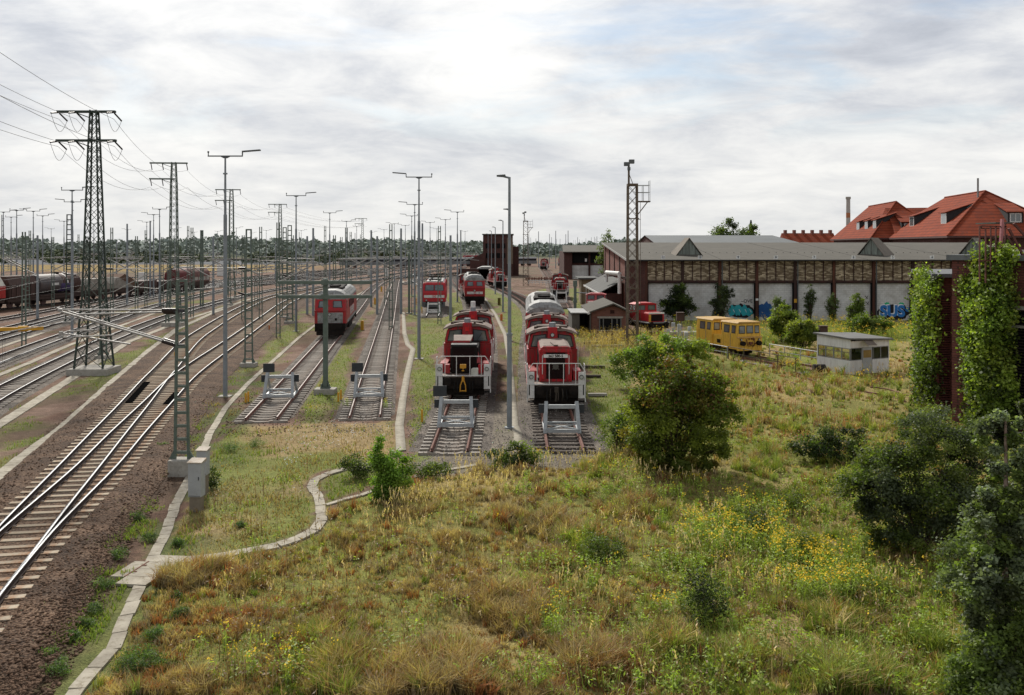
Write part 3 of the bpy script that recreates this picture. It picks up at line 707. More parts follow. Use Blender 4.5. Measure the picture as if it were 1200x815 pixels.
def make_shunter(label, opened=False, number=None, group='red diesel shunters parked in the yard', red=None):
    R = red or RED()
    t = thing('diesel_shunter', label, 'locomotive', (0,0,0), 0, group)
    mb = MB().use(BLACK()).box(-0.95, 0.95, 0.35, 10.0, 0.55, 1.22).box(-1.2, 1.2, 2.6, 4.4, 0.45, 1.2).box(-1.2, 1.2, 6.2, 7.4, 0.45, 1.2).box(-1.3, 1.3, 0.12, 0.3, 0.62, 1.25).box(-1.3, 1.3, 10.1, 10.25, 0.62, 1.25)
    for y in (2.1, 4.9, 8.0):
        for s in (-1, 1): mb.box(s*0.98-0.06, s*0.98+0.06, y-0.5, y+0.5, 0.55, 0.95)
    mb.box(-0.55, 0.55, 0.3, 0.5, 0.35, 0.9).box(-1.15, 1.15, 0.5, 0.62, 0.22, 0.7).box(-0.6, 0.6, 1.0, 9.4, 0.28, 0.56).box(-1.15, 1.15, 9.7, 9.8, 0.22, 0.7)  # low boxes and aprons added to keep the space underneath dark
    mb.build('underframe', None, t, bevel=0.02)
    for y in (2.1, 4.9, 8.0):
        for s in (-1, 1): wheel(t, s*0.78, y, 0.62)
    MB().use(ROOFDIRT()).box(-1.5, 1.5, 0.12, 10.22, 1.25, 1.33).use(R).box(-1.52, 1.52, 0.5, 9.9, 1.10, 1.24).build('footplate', None, t, bevel=0.012)
    for s in (-1, 1):
        buffer(t, s*0.875, 0.12, -1); buffer(t, s*0.875, 10.25, 1)
    # bonnet
    if not opened:
        o = MB().use(R).prism([(-0.86,1.34),(-0.86,2.95),(-0.80,3.12),(-0.66,3.2),(0.66,3.2),(0.80,3.12),(0.86,2.95),(0.86,1.34)], 1.05, 5.95, 'y').build('bonnet', None, t, bevel=0.03)
        MB().use(ROOFDIRT()).prism([(-0.80,3.135),(-0.62,3.225),(0.62,3.225),(0.80,3.135),(0.5,3.1),(-0.5,3.1)], 1.25, 5.9, 'y').build('bonnet_top', None, o)
        mb = MB().use(DARKGRILL()).box(-0.50, 0.50, 1.015, 1.06, 1.5, 2.88)
        for k in range(20): mb.box(-0.5, 0.5, 0.995, 1.02, 1.53+k*0.068, 1.555+k*0.068)
        mb.build('radiator_grille', None, o)
        mb = MB().use(R)
        for s in (-1, 1): mb.box(s*0.66-0.09, s*0.66+0.09, 0.98, 1.1, 1.45, 2.9)
        mb.box(-0.84, 0.84, 0.97, 1.1, 2.89, 3.06)
        mb.build('grille_surround', None, o, bevel=0.04)
        pl = MB().use(WHITE()).box(-0.64, 0.64, 0.93, 0.968, 2.62, 2.80).build('number_plate', None, t)
        if number: text(number, 0.19, BLACK(), pl, (0, 0.927, 2.705), offset=0.006)
        mb = MB().use(WHITE())
        for s in (-1, 1): mb.cyl((s*0.70, 0.93, 1.75), (s*0.70, 0.93, 2.75), 0.018, n=6)
        mb.build('grab_rail', None, t)
        MB().use(mat('hose_dirt', (0.10,0.09,0.08), 0.7)).cyl((0, 1.0, 2.15), (0, 0.93, 2.15), 0.16, n=10).beam((-0.18,0.97,2.3),(0.18,0.97,2.0),0.05).beam((0.18,0.97,2.3),(-0.18,0.97,2.0),0.05).build('fan_hub', None, t)
        # side louvres and doors on the bonnet
        mb = MB().use(DARKGRILL())
        for s in (-1, 1):
            for k in range(5): mb.box(s*0.868-0.006, s*0.868+0.006, 1.6+k*0.85, 2.2+k*0.85, 2.0, 2.75)
        mb.build('side_louvre', None, o)
        MB().use(ROOFDIRT()).beam((0.02, 1.15, 3.26), (-0.12, 2.6, 3.28), 0.22, 0.05).build('bonnet_strap', None, t)
    else:
        # covers taken off: bare radiator block, tilted lid, loose door
        o = MB().use(BLACK()).box(-0.78, 0.78, 1.35, 5.95, 1.34, 2.75).box(-0.72, 0.72, 1.08, 1.36, 1.36, 2.9).build('engine_block', None, t, bevel=0.05)
        mb = MB().use(DARKGRILL()).box(-0.60, 0.60, 1.055, 1.09, 1.5, 2.78)
        for k in range(15): mb.box(-0.6, 0.6, 1.035, 1.058, 1.53+k*0.083, 1.56+k*0.083)
        mb.build('radiator', None, o)
        MB().use(mat('tarp_black', (0.03,0.03,0.032), 0.6)).prism([(-0.76,2.86),(-0.74,2.98),(0.74,2.98),(0.76,2.86)], 1.02, 1.9, 'y').build('rubber_cover', None, o, bevel=0.03)
        MB().use(ROOFDIRT()).add([(-0.62,1.9,3.02),(0.35,1.9,3.02),(0.42,3.6,3.22),(-0.70,3.6,3.22),(-0.62,1.9,3.12),(0.35,1.9,3.12),(0.42,3.6,3.30),(-0.70,3.6,3.30)], [(0,3,2,1),(4,5,6,7),(0,1,5,4),(1,2,6,5),(2,3,7,6),(3,0,4,7)]).use(R).box(-0.66, 0.3, 1.86, 1.9, 3.0, 3.11).build('loose_lid', None, t)
        MB().use(FADED()).add([(0.72,1.25,1.9),(0.95,1.55,1.9),(0.76,1.5,2.62),(0.66,1.3,2.62)], [(0,1,2,3)]).build('loose_door', None, t)
        mb = MB().use(R)
        for s in (-1, 1): mb.box(s*0.92-0.13, s*0.92+0.13, 1.0, 1.5, 1.34, 1.85)
        mb.build('step_box', None, t, bevel=0.03)
    # cab: waisted sides, two front and two rear windows, side windows and doors
    ly0, ly1 = 5.9, 8.35
    lo = [(-1.43,1.34),(-1.43,2.52),(-1.40,2.60),(1.40,2.60),(1.43,2.52),(1.43,1.34)]
    up = [(-1.40,2.60),(-1.22,3.42),(-0.75,3.60),(0.75,3.60),(1.22,3.42),(1.40,2.60)]
    cab = MB().use(R).prism(lo, ly0, ly1, 'y').prism([(x, z+0.002) for x, z in up], ly0+0.03, ly1-0.03, 'y').build('cab', None, t, bevel=0.04)
    MB().use(R).prism([(-1.445,2.50),(-1.445,2.58),(1.445,2.58),(1.445,2.50)], ly0-0.015, ly1+0.015, 'y').build('belt_rail', None, cab)
    for fy, ny in ((ly0+0.03, -1), (ly1-0.03, 1)):
        for s in (-1, 1):
            xi, xo0, xo1 = 0.33, 1.24, 1.10
            vs = [(s*xi, fy, 2.70), (s*xo0, fy, 2.70), (s*xo1, fy, 3.36), (s*xi, fy, 3.44)]
            if s * ny > 0: vs = vs[::-1]
            wdw = window(cab, vs, (0, ny, 0))
            if ny < 0: MB().use(RUBBER()).beam((s*0.55, fy-0.03, 2.72), (s*0.88, fy-0.03, 3.2), 0.025).build('wiper', None, wdw)
    for s in (-1, 1):
        for y0, y1 in ((6.15, 6.95), (7.2, 8.0)):
            vs = [(s*1.385, y0, 2.72), (s*1.385, y1, 2.72), (s*1.25, y1, 3.32), (s*1.25, y0, 3.32)]
            window(cab, vs if s > 0 else vs[::-1], (s, 0, 0.2))
    roofp = [(-1.47,3.42),(-1.45,3.50),(-1.05,3.70),(-0.5,3.80),(0,3.83),(0.5,3.80),(1.05,3.70),(1.45,3.50),(1.47,3.42),(0.75,3.62),(-0.75,3.62)]
    rf = MB().use(ROOFDIRT()).prism(roofp, ly0-0.16, ly1+0.16, 'y').build('cab_roof', None, t)
    MB().use(mat('roof_edge', (0.06,0.05,0.045),0.8)).prism([(x*1.004, z-0.035) for x, z in roofp[:9]] + [(x*1.004, z-0.075) for x, z in roofp[:9]][::-1], ly0-0.15, ly1+0.15, 'y').build('roof_gutter', None, rf)
    # chimney with lamp and pipe
    st = MB().use(R).box(-0.27, 0.27, 5.5, 5.99, 2.62, 3.86).build('chimney', None, t, bevel=0.03)
    MB().use(mat('pipe_grey', (0.25,0.27,0.29),0.4,metal=0.4)).cyl((0,5.76,3.86),(0,5.76,4.12),0.20,0.19,n=16).build('exhaust_pipe', None, st)
    if opened: MB().use(mat('lamp_box_red', (0.6,0.02,0.02),0.4)).box(-0.13,0.13,5.475,5.52,3.35,3.6).build('lamp_cover', None, st)
    else: headlight(st, 0, 5.5, 3.42, 0.12)
    # short rear bonnet
    MB().use(R).prism([(-0.86,1.34),(-0.86,2.25),(-0.74,2.42),(0.74,2.42),(0.86,2.25),(0.86,1.34)], ly1, 9.75, 'y').build('rear_bonnet', None, t, bevel=0.04)
    mb = MB().use(mat('hose_rubber', (0.02,0.02,0.02), 0.8, spec=0.1))
    for hx in (-0.48, -0.30, 0.36, 0.52): mb.tube([(hx,0.11,1.02),(hx*1.02,-0.10,0.86),(hx*1.05,-0.12,0.62),(hx*0.98,0.0,0.48)],0.026,6)
    mb.build('brake_hose', None, t)
    for s in (-1, 1):
        MB().use(R).box(s*1.17-0.22, s*1.17+0.22, 1.7, 3.1, 1.335, 1.85).build('side_locker', None, t, bevel=0.03)
        MB().use(R).box(s*1.20-0.18, s*1.20+0.18, 4.2, 5.5, 1.335, 1.72).build('side_locker', None, t, bevel=0.03)
    GB = mat('grime_brown', (0.085,0.055,0.04), 0.9, (0.05,0.035,0.028), 4.0)
    MB().use(GB).box(-0.9,0.9,6.6,7.6,3.78,3.845).build('roof_hatch', None, t)
    for vx, vy in ((-0.95, 6.4), (0.95, 7.9)): MB().use(GB).cyl((vx,vy,3.62),(vx,vy,3.84),0.09,n=10).build('roof_vent', None, t)
    MB().use(GB).cyl((0.45,6.1,3.8),(0.45,5.6,3.86),0.05,0.07,10).build('horn', None, t)
    # corner steps, lamps and white railings
    for e, ny in ((0.06, -1), (10.28, 1)):
        y0, y1 = (e, e+0.45) if ny < 0 else (e-0.45, e)
        for s in (-1, 1):
            mb = MB().use(WHITE()).box(s*1.33-0.19, s*1.33+0.19, min(e, e-ny*0.05), max(e, e-ny*0.05), 0.62, 1.98)
            mb.box(s*1.5-0.025, s*1.5+0.025, y0, y1, 0.42, 1.34).use(BLACK()).box(s*1.32-0.2, s*1.32+0.2, y0+0.05, y1, 0.40, 0.44).box(s*1.40-0.03, s*1.40+0.03, min(e+ny*0.003, e), max(e+ny*0.003,e), 0.78, 1.32)
            sp = mb.build('step_panel', None, t, bevel=0.012)
            headlight(sp, s*1.30, e + (0.0 if ny < 0 else 0.0), 1.72, 0.115, ny)
        mb = MB().use(WHITE()); y = e + ny*0.03
        pts = [(-1.5,y,1.34),(-1.5,y,1.98),(-1.22,y,2.42),(1.22,y,2.42),(1.5,y,1.98),(1.5,y,1.34)]
        mb.tube(pts, 0.024, 6)
        for x in (-1.0, -0.37, 0.37, 1.0): mb.cyl((x,y,1.30),(x,y,2.42),0.022,n=6)
        mb.cyl((-1.3,y,1.34),(1.3,y,1.34),0.03,n=6)
        mb.build('railing', None, t)
    for s in (-1, 1):
        mb = MB().use(WHITE()).tube([(s*1.5,0.5,1.34),(s*1.5,0.5,2.3),(s*1.5,1.2,2.3),(s*1.5,1.2,1.34)],0.02,6)
        mb.tube([(s*1.47,5.75,1.34),(s*1.47,5.75,2.75)],0.02,6).tube([(s*1.47,8.5,1.34),(s*1.47,8.5,2.75)],0.02,6)
        mb.build('side_grab_rail', None, t)
    # coupler
    if opened:
        mb = MB().use(ORANGE()).box(-0.17,0.17,-0.20,0.0,1.78,2.0).cyl((0,-0.1,1.78),(0,-0.1,1.62),0.08,n=8).use(BLACK()).cyl((-0.22,-0.12,1.74),(0.22,-0.12,1.70),0.06,n=8).use(ORANGE()).cyl((0,-0.1,1.35),(0,-0.1,1.05),0.08,n=8).beam((-0.05,-0.15,1.1),(-0.14,-0.2,0.85),0.06).beam((0.05,-0.15,1.1),(0.14,-0.2,0.85),0.06).beam((-0.14,-0.2,0.85),(-0.16,-0.2,0.5),0.06).beam((0.14,-0.2,0.85),(0.16,-0.2,0.5),0.06).cyl((-0.18,-0.2,0.55),(0.18,-0.2,0.55),0.035,n=8)
        mb.build('orange_coupler', None, t, bevel=0.02)
    else:
        mb = MB().use(mat('coupler_dirt', (0.06,0.048,0.036),0.8)).box(-0.1,0.1,-0.25,0.12,0.95,1.2).beam((0,-0.2,1.0),(-0.05,-0.24,0.5),0.08).beam((0.1,-0.18,1.0),(0.08,-0.24,0.55),0.05).tube([(0.3,0.1,1.1),(0.33,-0.12,0.8),(0.3,0.0,0.5)],0.03).tube([(-0.3,0.1,1.1),(-0.33,-0.12,0.8),(-0.3,0.0,0.5)],0.03)
        mb.build('screw_coupling', None, t)
    return t

def on_track(key, d):
    C = TRACKC[key]; k = int(np.argmin(np.abs(C[:, 1] - d))); a = C[max(0, k-2)]; b = C[min(len(C)-1, k+2)]
    x = np.interp(d, C[:, 1], C[:, 0]) if C[0, 1] < C[-1, 1] else np.interp(d, C[::-1, 1], C[::-1, 0])
    return x, math.atan2(-(b[0]-a[0]), (b[1]-a[1])) if b[1] > a[1] else math.atan2(-(a[0]-b[0]), (a[1]-b[1]))
K3 = 'stub track under the shunter with open radiator, pale concrete sleepers'; K4 = 'stub track under the shunter with white number strip, dark sleepers'
K1 = 'stub track with the red and grey diesel beyond its buffer stop'; K5 = 'track under the red electric locomotive'; K6 = 'track under the red shunter left of the beige shed'

sh1 = make_shunter('dirty red diesel shunter with bare black radiator and orange coupler', True)
x, a = on_track(K3, 37.8); sh1.location = (x, 37.6, RZ); sh1.rotation_euler.z = a
sh2 = make_shunter('red diesel shunter with closed grille and white number strip at its buffer stop', False, '362 580-5')
x, a = on_track(K4, 35.5); sh2.location = (x, 35.3, RZ); sh2.rotation_euler.z = a
x, a = on_track(K3, 45); sh3 = place_copy(sh1, (x, 44.8, RZ), a, 'red shunter coupled behind the shunter with bare black radiator')
x, a = on_track(K4, 43); sh4 = place_copy(sh2, (x, 42.5, RZ), a, 'red shunter coupled behind the shunter with the white number strip')
for c in list(sh4.children):
    if c.name.startswith('number_plate'):
        for k in list(c.children): bpy.data.objects.remove(k)
sh5 = place_copy(sh4, (7.75, 110.5, RZ), math.radians(-4), 'red shunter facing out behind a white buffer stop left of the beige shed')
sh6 = place_copy(sh4, (-2.1, 137, RZ), math.radians(14), 'red shunter half hidden behind the slim lamp poles by the grey shed')
sh7 = place_copy(sh4, (-6.9, 111, RZ), math.radians(8), 'red shunter mostly hidden behind the red diesel in the middle')
sh8 = place_copy(sh4, (11.0, 240, RZ), math.radians(-8), 'tiny red shunter far off left of the rear brick hall')
sh9 = place_copy(sh4, (20.0, 278, RZ), math.radians(-8), 'farthest red shunter at the edge of the rear brick hall')
# white exhaust stack of the second left shunter, seen over the first cab
MB().use(WHITE()).cyl((0,5.76,3.8),(0,5.76,4.55),0.17,n=12).build('white_stack', None, sh3)
jc = MB().use(mat('canister_white', (0.62,0.62,0.55), 0.5)).prism([(-0.2,0.0),(-0.2,0.34),(-0.1,0.42),(0.2,0.42),(0.2,0.0)], -0.1, 0.1, 'y').build('canister', None, None, None, 0.02)
tag(jc, 'white plastic canister standing on the front footplate of the open shunter', 'canister'); jc.location = (sh1.location.x + 0.62, 37.78, RZ + 1.335)

# big six axle diesels
def make_big_diesel(label, stripe='red', group='red six axle diesels with grey roofs'):
    R = RED()
    t = thing('mainline_diesel', label, 'locomotive', (0,0,0), 0, group)
    Ln = 20.4; W = 1.46
    mb = MB().use(BLACK()).box(-1.3, 1.3, 0.5, Ln-0.5, 0.75, 1.2).box(-1.35, 1.35, 7.6, 12.8, 0.35, 1.2).box(-1.4, 1.4, 0.05, 0.4, 0.55, 1.3).box(-1.4, 1.4, Ln-0.4, Ln-0.05, 0.55, 1.3)
    for c in (4.0, Ln-4.0): mb.box(-1.2, 1.2, c-2.8, c+2.8, 0.5, 0.95)
    mb.box(-1.25, 1.25, -0.02, 0.3, 0.22, 0.6)  # low front plate added to keep the gap under the nose dark
    mb.build('underframe', None, t, bevel=0.03)
    for c in (4.0, Ln-4.0):
        for k in (-1.85, 0, 1.85):
            for s in (-1, 1): wheel(t, s*0.78, c+k, 0.52)
    for s in (-1, 1): buffer(t, s*0.875, 0.05, -1, 0.25); buffer(t, s*0.875, Ln-0.05, 1, 0.25)
    body = MB().use(R).box(-W, W, 1.4, Ln-1.4, 1.2, 3.45).build('body', None, t, bevel=0.05)
    for y0, sg in ((0.0, 1), (Ln, -1)):
        q = lambda y: y0 + sg*y
        prof = [(q(0.30),1.2),(q(0.28),2.48),(q(0.34),2.56),(q(0.86),3.62),(q(1.42),3.66),(q(1.42),1.2)]
        cb = MB().use(R).prism(prof, -W+0.02, W-0.02, 'x').build('cab', None, t, bevel=0.10, bseg=3)
        mb = MB().use(R if stripe != 'grey' else R).box(-W+0.01, W-0.01, min(q(0.20), q(0.32)), max(q(0.20), q(0.32)), 2.40, 2.52); mb.build('belt_ledge', None, cb, bevel=0.03)
        sl_ = (0.86-0.34)/(3.62-2.56)
        for s in (-1, 1):
            f = lambda z: q(0.34 + (z-2.56)*sl_)
            vs = [(s*0.24, f(2.74), 2.74), (s*1.12, f(2.74), 2.74), (s*1.04, f(3.36), 3.36), (s*0.24, f(3.36), 3.36)]
            if (s > 0) != (sg < 0): vs = vs
            if s*sg < 0: vs = vs[::-1]
            window(cb, vs, (0, -sg, 0.45))
        if stripe == 'grey':
            MB().use(ROOFGREY()).box(-1.16, 1.16, min(q(0.262), q(0.28)), max(q(0.262), q(0.28)), 1.32, 2.3).build('front_panel', None, cb)
            MB().use(BLACK()).box(0.42, 0.62, min(q(0.245), q(0.27)), max(q(0.245), q(0.27)), 1.55, 1.78).build('socket', None, cb)
        else:
            for s in (-1, 1): MB().use(WHITE()).box(min(s*0.17, s*1.12), max(s*0.17, s*1.12), min(q(0.262), q(0.285)), max(q(0.262), q(0.285)), 1.62, 1.96).build('front_stripe', None, cb)
            lg = MB().use(WHITE()).box(-0.14, 0.14, min(q(0.262), q(0.285)), max(q(0.262), q(0.285)), 1.66, 1.92).build('logo_plate', None, cb)
            text('DB', 0.2, mat('logo_red', (0.5,0.01,0.01),0.5), lg, (0, q(0.258), 1.79), (PI/2,0,0 if sg > 0 else PI), 0.008)
            headlight(cb, 0.62, q(0.275), 1.79, 0.09, -sg)
        headlight(cb, -0.05, q(0.27), 2.12, 0.15, -sg)
    arc = [(-1.46,3.45),(-1.44,3.62),(-1.22,3.98),(-0.85,4.22),(-0.4,4.33),(0.4,4.33),(0.85,4.22),(1.22,3.98),(1.44,3.62),(1.46,3.45)]
    rf = MB().use(ROOFGREY()).prism(arc, 1.15, Ln-1.15, 'y')
    for y0, sg in ((1.15, -1), (Ln-1.15, 1)):
        n = len(arc); vs = [(x, y0, z) for x, z in arc] + [(x*0.94, y0+sg*0.35, 3.5+(z-3.5)*0.55) for x, z in arc]
        rf.add(vs, [(i, i+1, n+i+1, n+i) for i in range(n-1)] + [tuple(range(n, 2*n))], False)
    roof = rf.build('roof', None, t)
    mb = MB().use(BLACK()).prism([(-0.85,4.22),(-0.78,4.45),(0.78,4.45),(0.85,4.22)], 5.2, 9.2, 'y').prism([(-0.7,4.28),(-0.66,4.42),(0.66,4.42),(0.7,4.28)], 9.8, 15.4, 'y').cyl((0,6.2,4.45),(0,6.2,4.6),0.5,n=14).cyl((0,8.1,4.45),(0,8.1,4.6),0.5,n=14)
    mb.build('fan_housing', None, roof, bevel=0.04)
    mb = MB().use(mat('roof_vent', (0.12,0.12,0.12),0.7))
    for s in (-1, 1):
        for k in range(6): mb.add([(s*1.27,4.4+k*2.0,3.92),(s*1.27,5.6+k*2.0,3.92),(s*1.02,5.6+k*2.0,4.14),(s*1.02,4.4+k*2.0,4.14)],[(0,1,2,3)] if s > 0 else [(3,2,1,0)])
    mb.build('side_vent', None, roof).location = (0,0,0.02)
    mb = MB().use(DARKGRILL())
    for s in (-1, 1):
        for y in (5.2, 7.6, 10.0, 12.4): mb.box(s*1.465-0.006, s*1.465+0.006, y, y+1.7, 2.5, 3.25)
    mb.build('side_grille', None, body)
    mb = MB().use(ROOFGREY())
    for s in (-1, 1): mb.box(s*1.47-0.006, s*1.47+0.006, 2.4, Ln-2.4, 1.2, 1.5)
    mb.build('sole_bar', None, body)
    for s in (-1, 1):
        for y in (1.55, Ln-2.15): 
            vs = [(s*1.462, y, 2.6), (s*1.462, y+0.6, 2.6), (s*1.462, y+0.6, 3.3), (s*1.462, y, 3.3)]
            window(body, vs if s > 0 else vs[::-1], (s, 0, 0))
    return t
bd1 = make_big_diesel('red mainline diesel with pale grey front panel on the stub track behind the crossbeam post', 'grey')
x, a = on_track(K1, 66); 
for d in (63.2,): x, a = on_track(K1, d); bd1.location = (x, d, RZ); bd1.rotation_euler.z = a
# white lettering blocks along its side
for c in bd1.children:
    if c.name.startswith('body'):
        text('DB SCHENKER', 1.05, WHITE(), c, (1.475, 10.2, 2.0), (PI/2, 0, PI/2), 0.01, name='side_lettering')
bd2 = make_big_diesel('red mainline diesel with white nose stripe in the middle of the yard', 'red')
x, a = on_track(K3, 97.5); bd2.location = (x, 97, RZ); bd2.rotation_euler.z = a
x, a = on_track(K4, 53); bd3 = place_copy(bd2, (x, 49.8, RZ), a, 'grey roofed mainline diesel coupled behind the two right hand shunters')

def make_electric():
    R = mat('electric_red', (0.46, 0.028, 0.035), 0.4, (0.36,0.022,0.028), 1.5, dirt=(0.12,0.05,0.045), dirt_amt=0.25)
    t = thing('electric_locomotive', 'red electric locomotive with wide windscreen and roof gear at a white buffer stop', 'locomotive')
    Ln = 16.2; W = 1.52
    mb = MB().use(BLACK()).box(-1.3,1.3,0.5,Ln-0.5,0.7,1.15).box(-1.3,1.3,5.6,10.6,0.4,1.1)
    for c in (3.6, Ln-3.6): mb.box(-1.2,1.2,c-2.1,c+2.1,0.45,0.95)
    mb.build('underframe', None, t, bevel=0.03)
    MB().use(mat('skirt_grey', (0.12,0.125,0.13), 0.6)).box(-1.42,1.42,0.1,0.5,0.45,1.18).build('front_skirt', None, t, bevel=0.08)
    for c in (3.6, Ln-3.6):
        for k in (-1.7, 1.7):
            for s in (-1, 1): wheel(t, s*0.78, c+k, 0.6)
    for s in (-1, 1): buffer(t, s*0.875, 0.12, -1, 0.24); buffer(t, s*0.875, Ln-0.12, 1, 0.24)
    body = MB().use(R).prism([(-W,1.15),(-W,2.6),(-W+0.04,2.7),(-W+0.2,3.55),(-W+0.4,3.72),(W-0.4,3.72),(W-0.2,3.55),(W-0.04,2.7),(W,2.6),(W,1.15)], 0.9, Ln-0.9, 'y').build('body', None, t, bevel=0.05)
    for y0, sg in ((0.0, 1), (Ln, -1)):
        q = lambda y: y0 + sg*y
        cb = MB().use(R).prism([(q(0.22),1.15),(q(0.20),2.35),(q(0.26),2.5),(q(0.72),3.58),(q(0.95),3.70),(q(0.95),1.15)], -W+0.03, W-0.03, 'x').build('cab', None, t, bevel=0.16, bseg=3)
        sl_ = (0.72-0.26)/(3.58-2.5); f = lambda z: q(0.26 + (z-2.5)*sl_)
        for s in (-1, 1):
            vs = [(s*0.03, f(2.62), 2.62), (s*1.24, f(2.62), 2.62), (s*1.16, f(3.38), 3.38), (s*0.03, f(3.38), 3.38)]
            window(cb, vs if s*sg > 0 else vs[::-1], (0, -sg, 0.43))
            MB().use(WHITE()).box(min(s*0.2, s*1.32), max(s*0.2, s*1.32), min(q(0.18), q(0.215)), max(q(0.18), q(0.215)), 1.72, 2.06).build('front_stripe', None, cb)
            headlight(cb, s*1.02, q(0.21), 1.40, 0.13, -sg)
        lg = MB().use(WHITE()).box(-0.15,0.15,min(q(0.18),q(0.215)),max(q(0.18),q(0.215)),1.74,2.04).build('logo_plate', None, cb)
        text('DB', 0.22, mat('logo_red', (0.5,0.01,0.01),0.5), lg, (0, q(0.176), 1.89), (PI/2,0,0 if sg > 0 else PI), 0.008)
        text('111 210-6', 0.15, WHITE(), cb, (0, q(0.19), 1.48), (PI/2,0,0 if sg > 0 else PI), 0.002) if False else None
    rf = MB().use(ROOFGREY()).prism([(-1.2,3.70),(-1.05,3.84),(1.05,3.84),(1.2,3.70)], 1.2, Ln-1.2, 'y').build('roof', None, t)
    mb = MB().use(BLACK())
    for c, sg in ((3.0, 1), (Ln-3.0, -1)):
        for s in (-1, 1):
            mb.beam((s*0.55, c, 4.0),(s*0.45, c+sg*1.6, 4.22),0.06).beam((s*0.45, c+sg*1.6, 4.25),(s*0.6, c-sg*0.1, 4.42),0.05)
            mb.cyl((s*0.6,c-0.6,3.83),(s*0.6,c-0.6,4.02),0.09,n=8).cyl((s*0.6,c+0.6,3.83),(s*0.6,c+0.6,4.02),0.09,n=8)
        mb.beam((-0.95,c-sg*0.1,4.44),(0.95,c-sg*0.1,4.44),0.07).beam((-0.95,c+sg*0.15,4.42),(0.95,c+sg*0.15,4.42),0.07).beam((-0.8,c-0.6,4.03),(0.8,c-0.6,4.03),0.07).beam((-0.8,c+0.6,4.03),(0.8,c+0.6,4.03),0.07)
    mb.build('pantograph', None, rf)
    mb = MB().use(mat('roof_vent', (0.12,0.12,0.12),0.7)).box(-0.8,0.8,6.0,10.2,3.85,4.02)
    for y in (5.2, 6.5, 7.8, 9.1): mb.cyl((0.4,y,3.85),(0.4,y,4.3),0.07,n=8).cyl((-0.4,y,3.85),(-0.4,y,4.3),0.07,n=8)
    mb.tube([(0.4,5.2,4.3),(0.4,11,4.3)],0.03)
    mb.build('roof_gear', None, rf)
    mb = MB().use(WHITE())
    for s in (-1, 1): mb.box(s*(W+0.004)-0.004, s*(W+0.004)+0.004, 1.4, Ln-1.4, 1.18, 1.36)
    mb.build('side_stripe', None, body)
    mb = MB().use(DARKGRILL())
    for s in (-1, 1):
        for k in range(6): mb.add([(s*1.475,3.4+k*1.6,2.9),(s*1.475,4.5+k*1.6,2.9),(s*1.375,4.5+k*1.6,3.45),(s*1.375,3.4+k*1.6,3.45)],[(0,1,2,3)])
    mb.build('side_grille', None, body).location = (0,0,0.0)
    return t
el = make_electric(); x, a = on_track(K5, 89); el.location = (x, 88.8, RZ); el.rotation_euler.z = a

# small red hood shunter beside the brick hut
def make_small(label):
    R = mat('small_red', (0.44, 0.02, 0.025), 0.5, (0.32,0.02,0.022), 2.0, dirt=(0.12,0.05,0.04), dirt_amt=0.25)
    t = thing('small_shunter', label, 'locomotive')
    mb = MB().use(BLACK()).box(-1.2,1.2,0.1,6.3,0.55,1.1)
    mb.build('underframe', None, t, bevel=0.02)
    MB().use(mat('deck_grey',(0.22,0.22,0.22),0.8)).box(-1.35,1.35,0.0,6.4,1.1,1.2).build('footplate', None, t)
    for y in (1.4, 4.6):
        for s in (-1, 1): wheel(t, s*0.78, y, 0.45)
    for s in (-1, 1): buffer(t, s*0.875, 0.1, -1); buffer(t, s*0.875, 6.3, 1)
    h = MB().use(R).prism([(-0.9,1.2),(-0.9,2.05),(-0.8,2.2),(0.8,2.2),(0.9,2.05),(0.9,1.2)],0.6,3.6,'y').build('bonnet', None, t, bevel=0.05)
    MB().use(DARKGRILL()).box(-0.7,0.7,0.57,0.605,1.3,2.0).build('radiator_grille', None, h)
    MB().use(WHITE()).box(-0.9,0.9,0.55,0.62,2.06,2.22).build('front_stripe', None, h)
    c = MB().use(R).prism([(-1.25,1.2),(-1.2,2.95),(1.2,2.95),(1.25,1.2)],3.6,5.6,'y').build('cab', None, t, bevel=0.05)
    MB().use(R).prism([(-1.3,2.95),(-0.7,3.12),(0.7,3.12),(1.3,2.95)],3.45,5.75,'y').build('cab_roof', None, t)
    for s in (-1, 1):
        for k in (0,):
            vs = [(s*0.15,3.6,2.32),(s*1.05,3.6,2.32),(s*1.02,3.6,2.85),(s*0.15,3.6,2.85)]; window(c, vs if s > 0 else vs[::-1], (0,-1,0))
        for y in (3.85, 4.75):
            vs = [(s*1.222,y,2.3),(s*1.222,y+0.7,2.3),(s*1.205,y+0.7,2.85),(s*1.205,y,2.85)]; window(c, vs if s > 0 else vs[::-1], (s,0,0), mat('pale_pane',(0.5,0.5,0.48),0.3))
    MB().use(ORANGE()).box(-0.95,-0.75,0.3,0.5,1.2,2.0).build('jib', None, t)
    return t
# heading: bonnet points to the camera and to the right
km = make_small('small bright red shunter with low bonnet between the brick hut and the big hall')
km.location = (14.3, 66.6, 0.2); km.rotation_euler.z = math.radians(24); km.scale = (0.92, 0.8, 0.92)
oc = copy_tree(km); oc.location = (9.4, 78, 0.35); oc.rotation_euler.z = math.radians(-12)
oc['label'] = 'pink faded shunter cab showing above the brick hut roof'
for c in oc.children_recursive:
    if c.type == 'MESH' and any(m and m.name == 'small_red' for m in c.data.materials):
        c.data = c.data.copy()
        for i, m in enumerate(c.data.materials):
            if m.name == 'small_red': c.data.materials[i] = FADED()

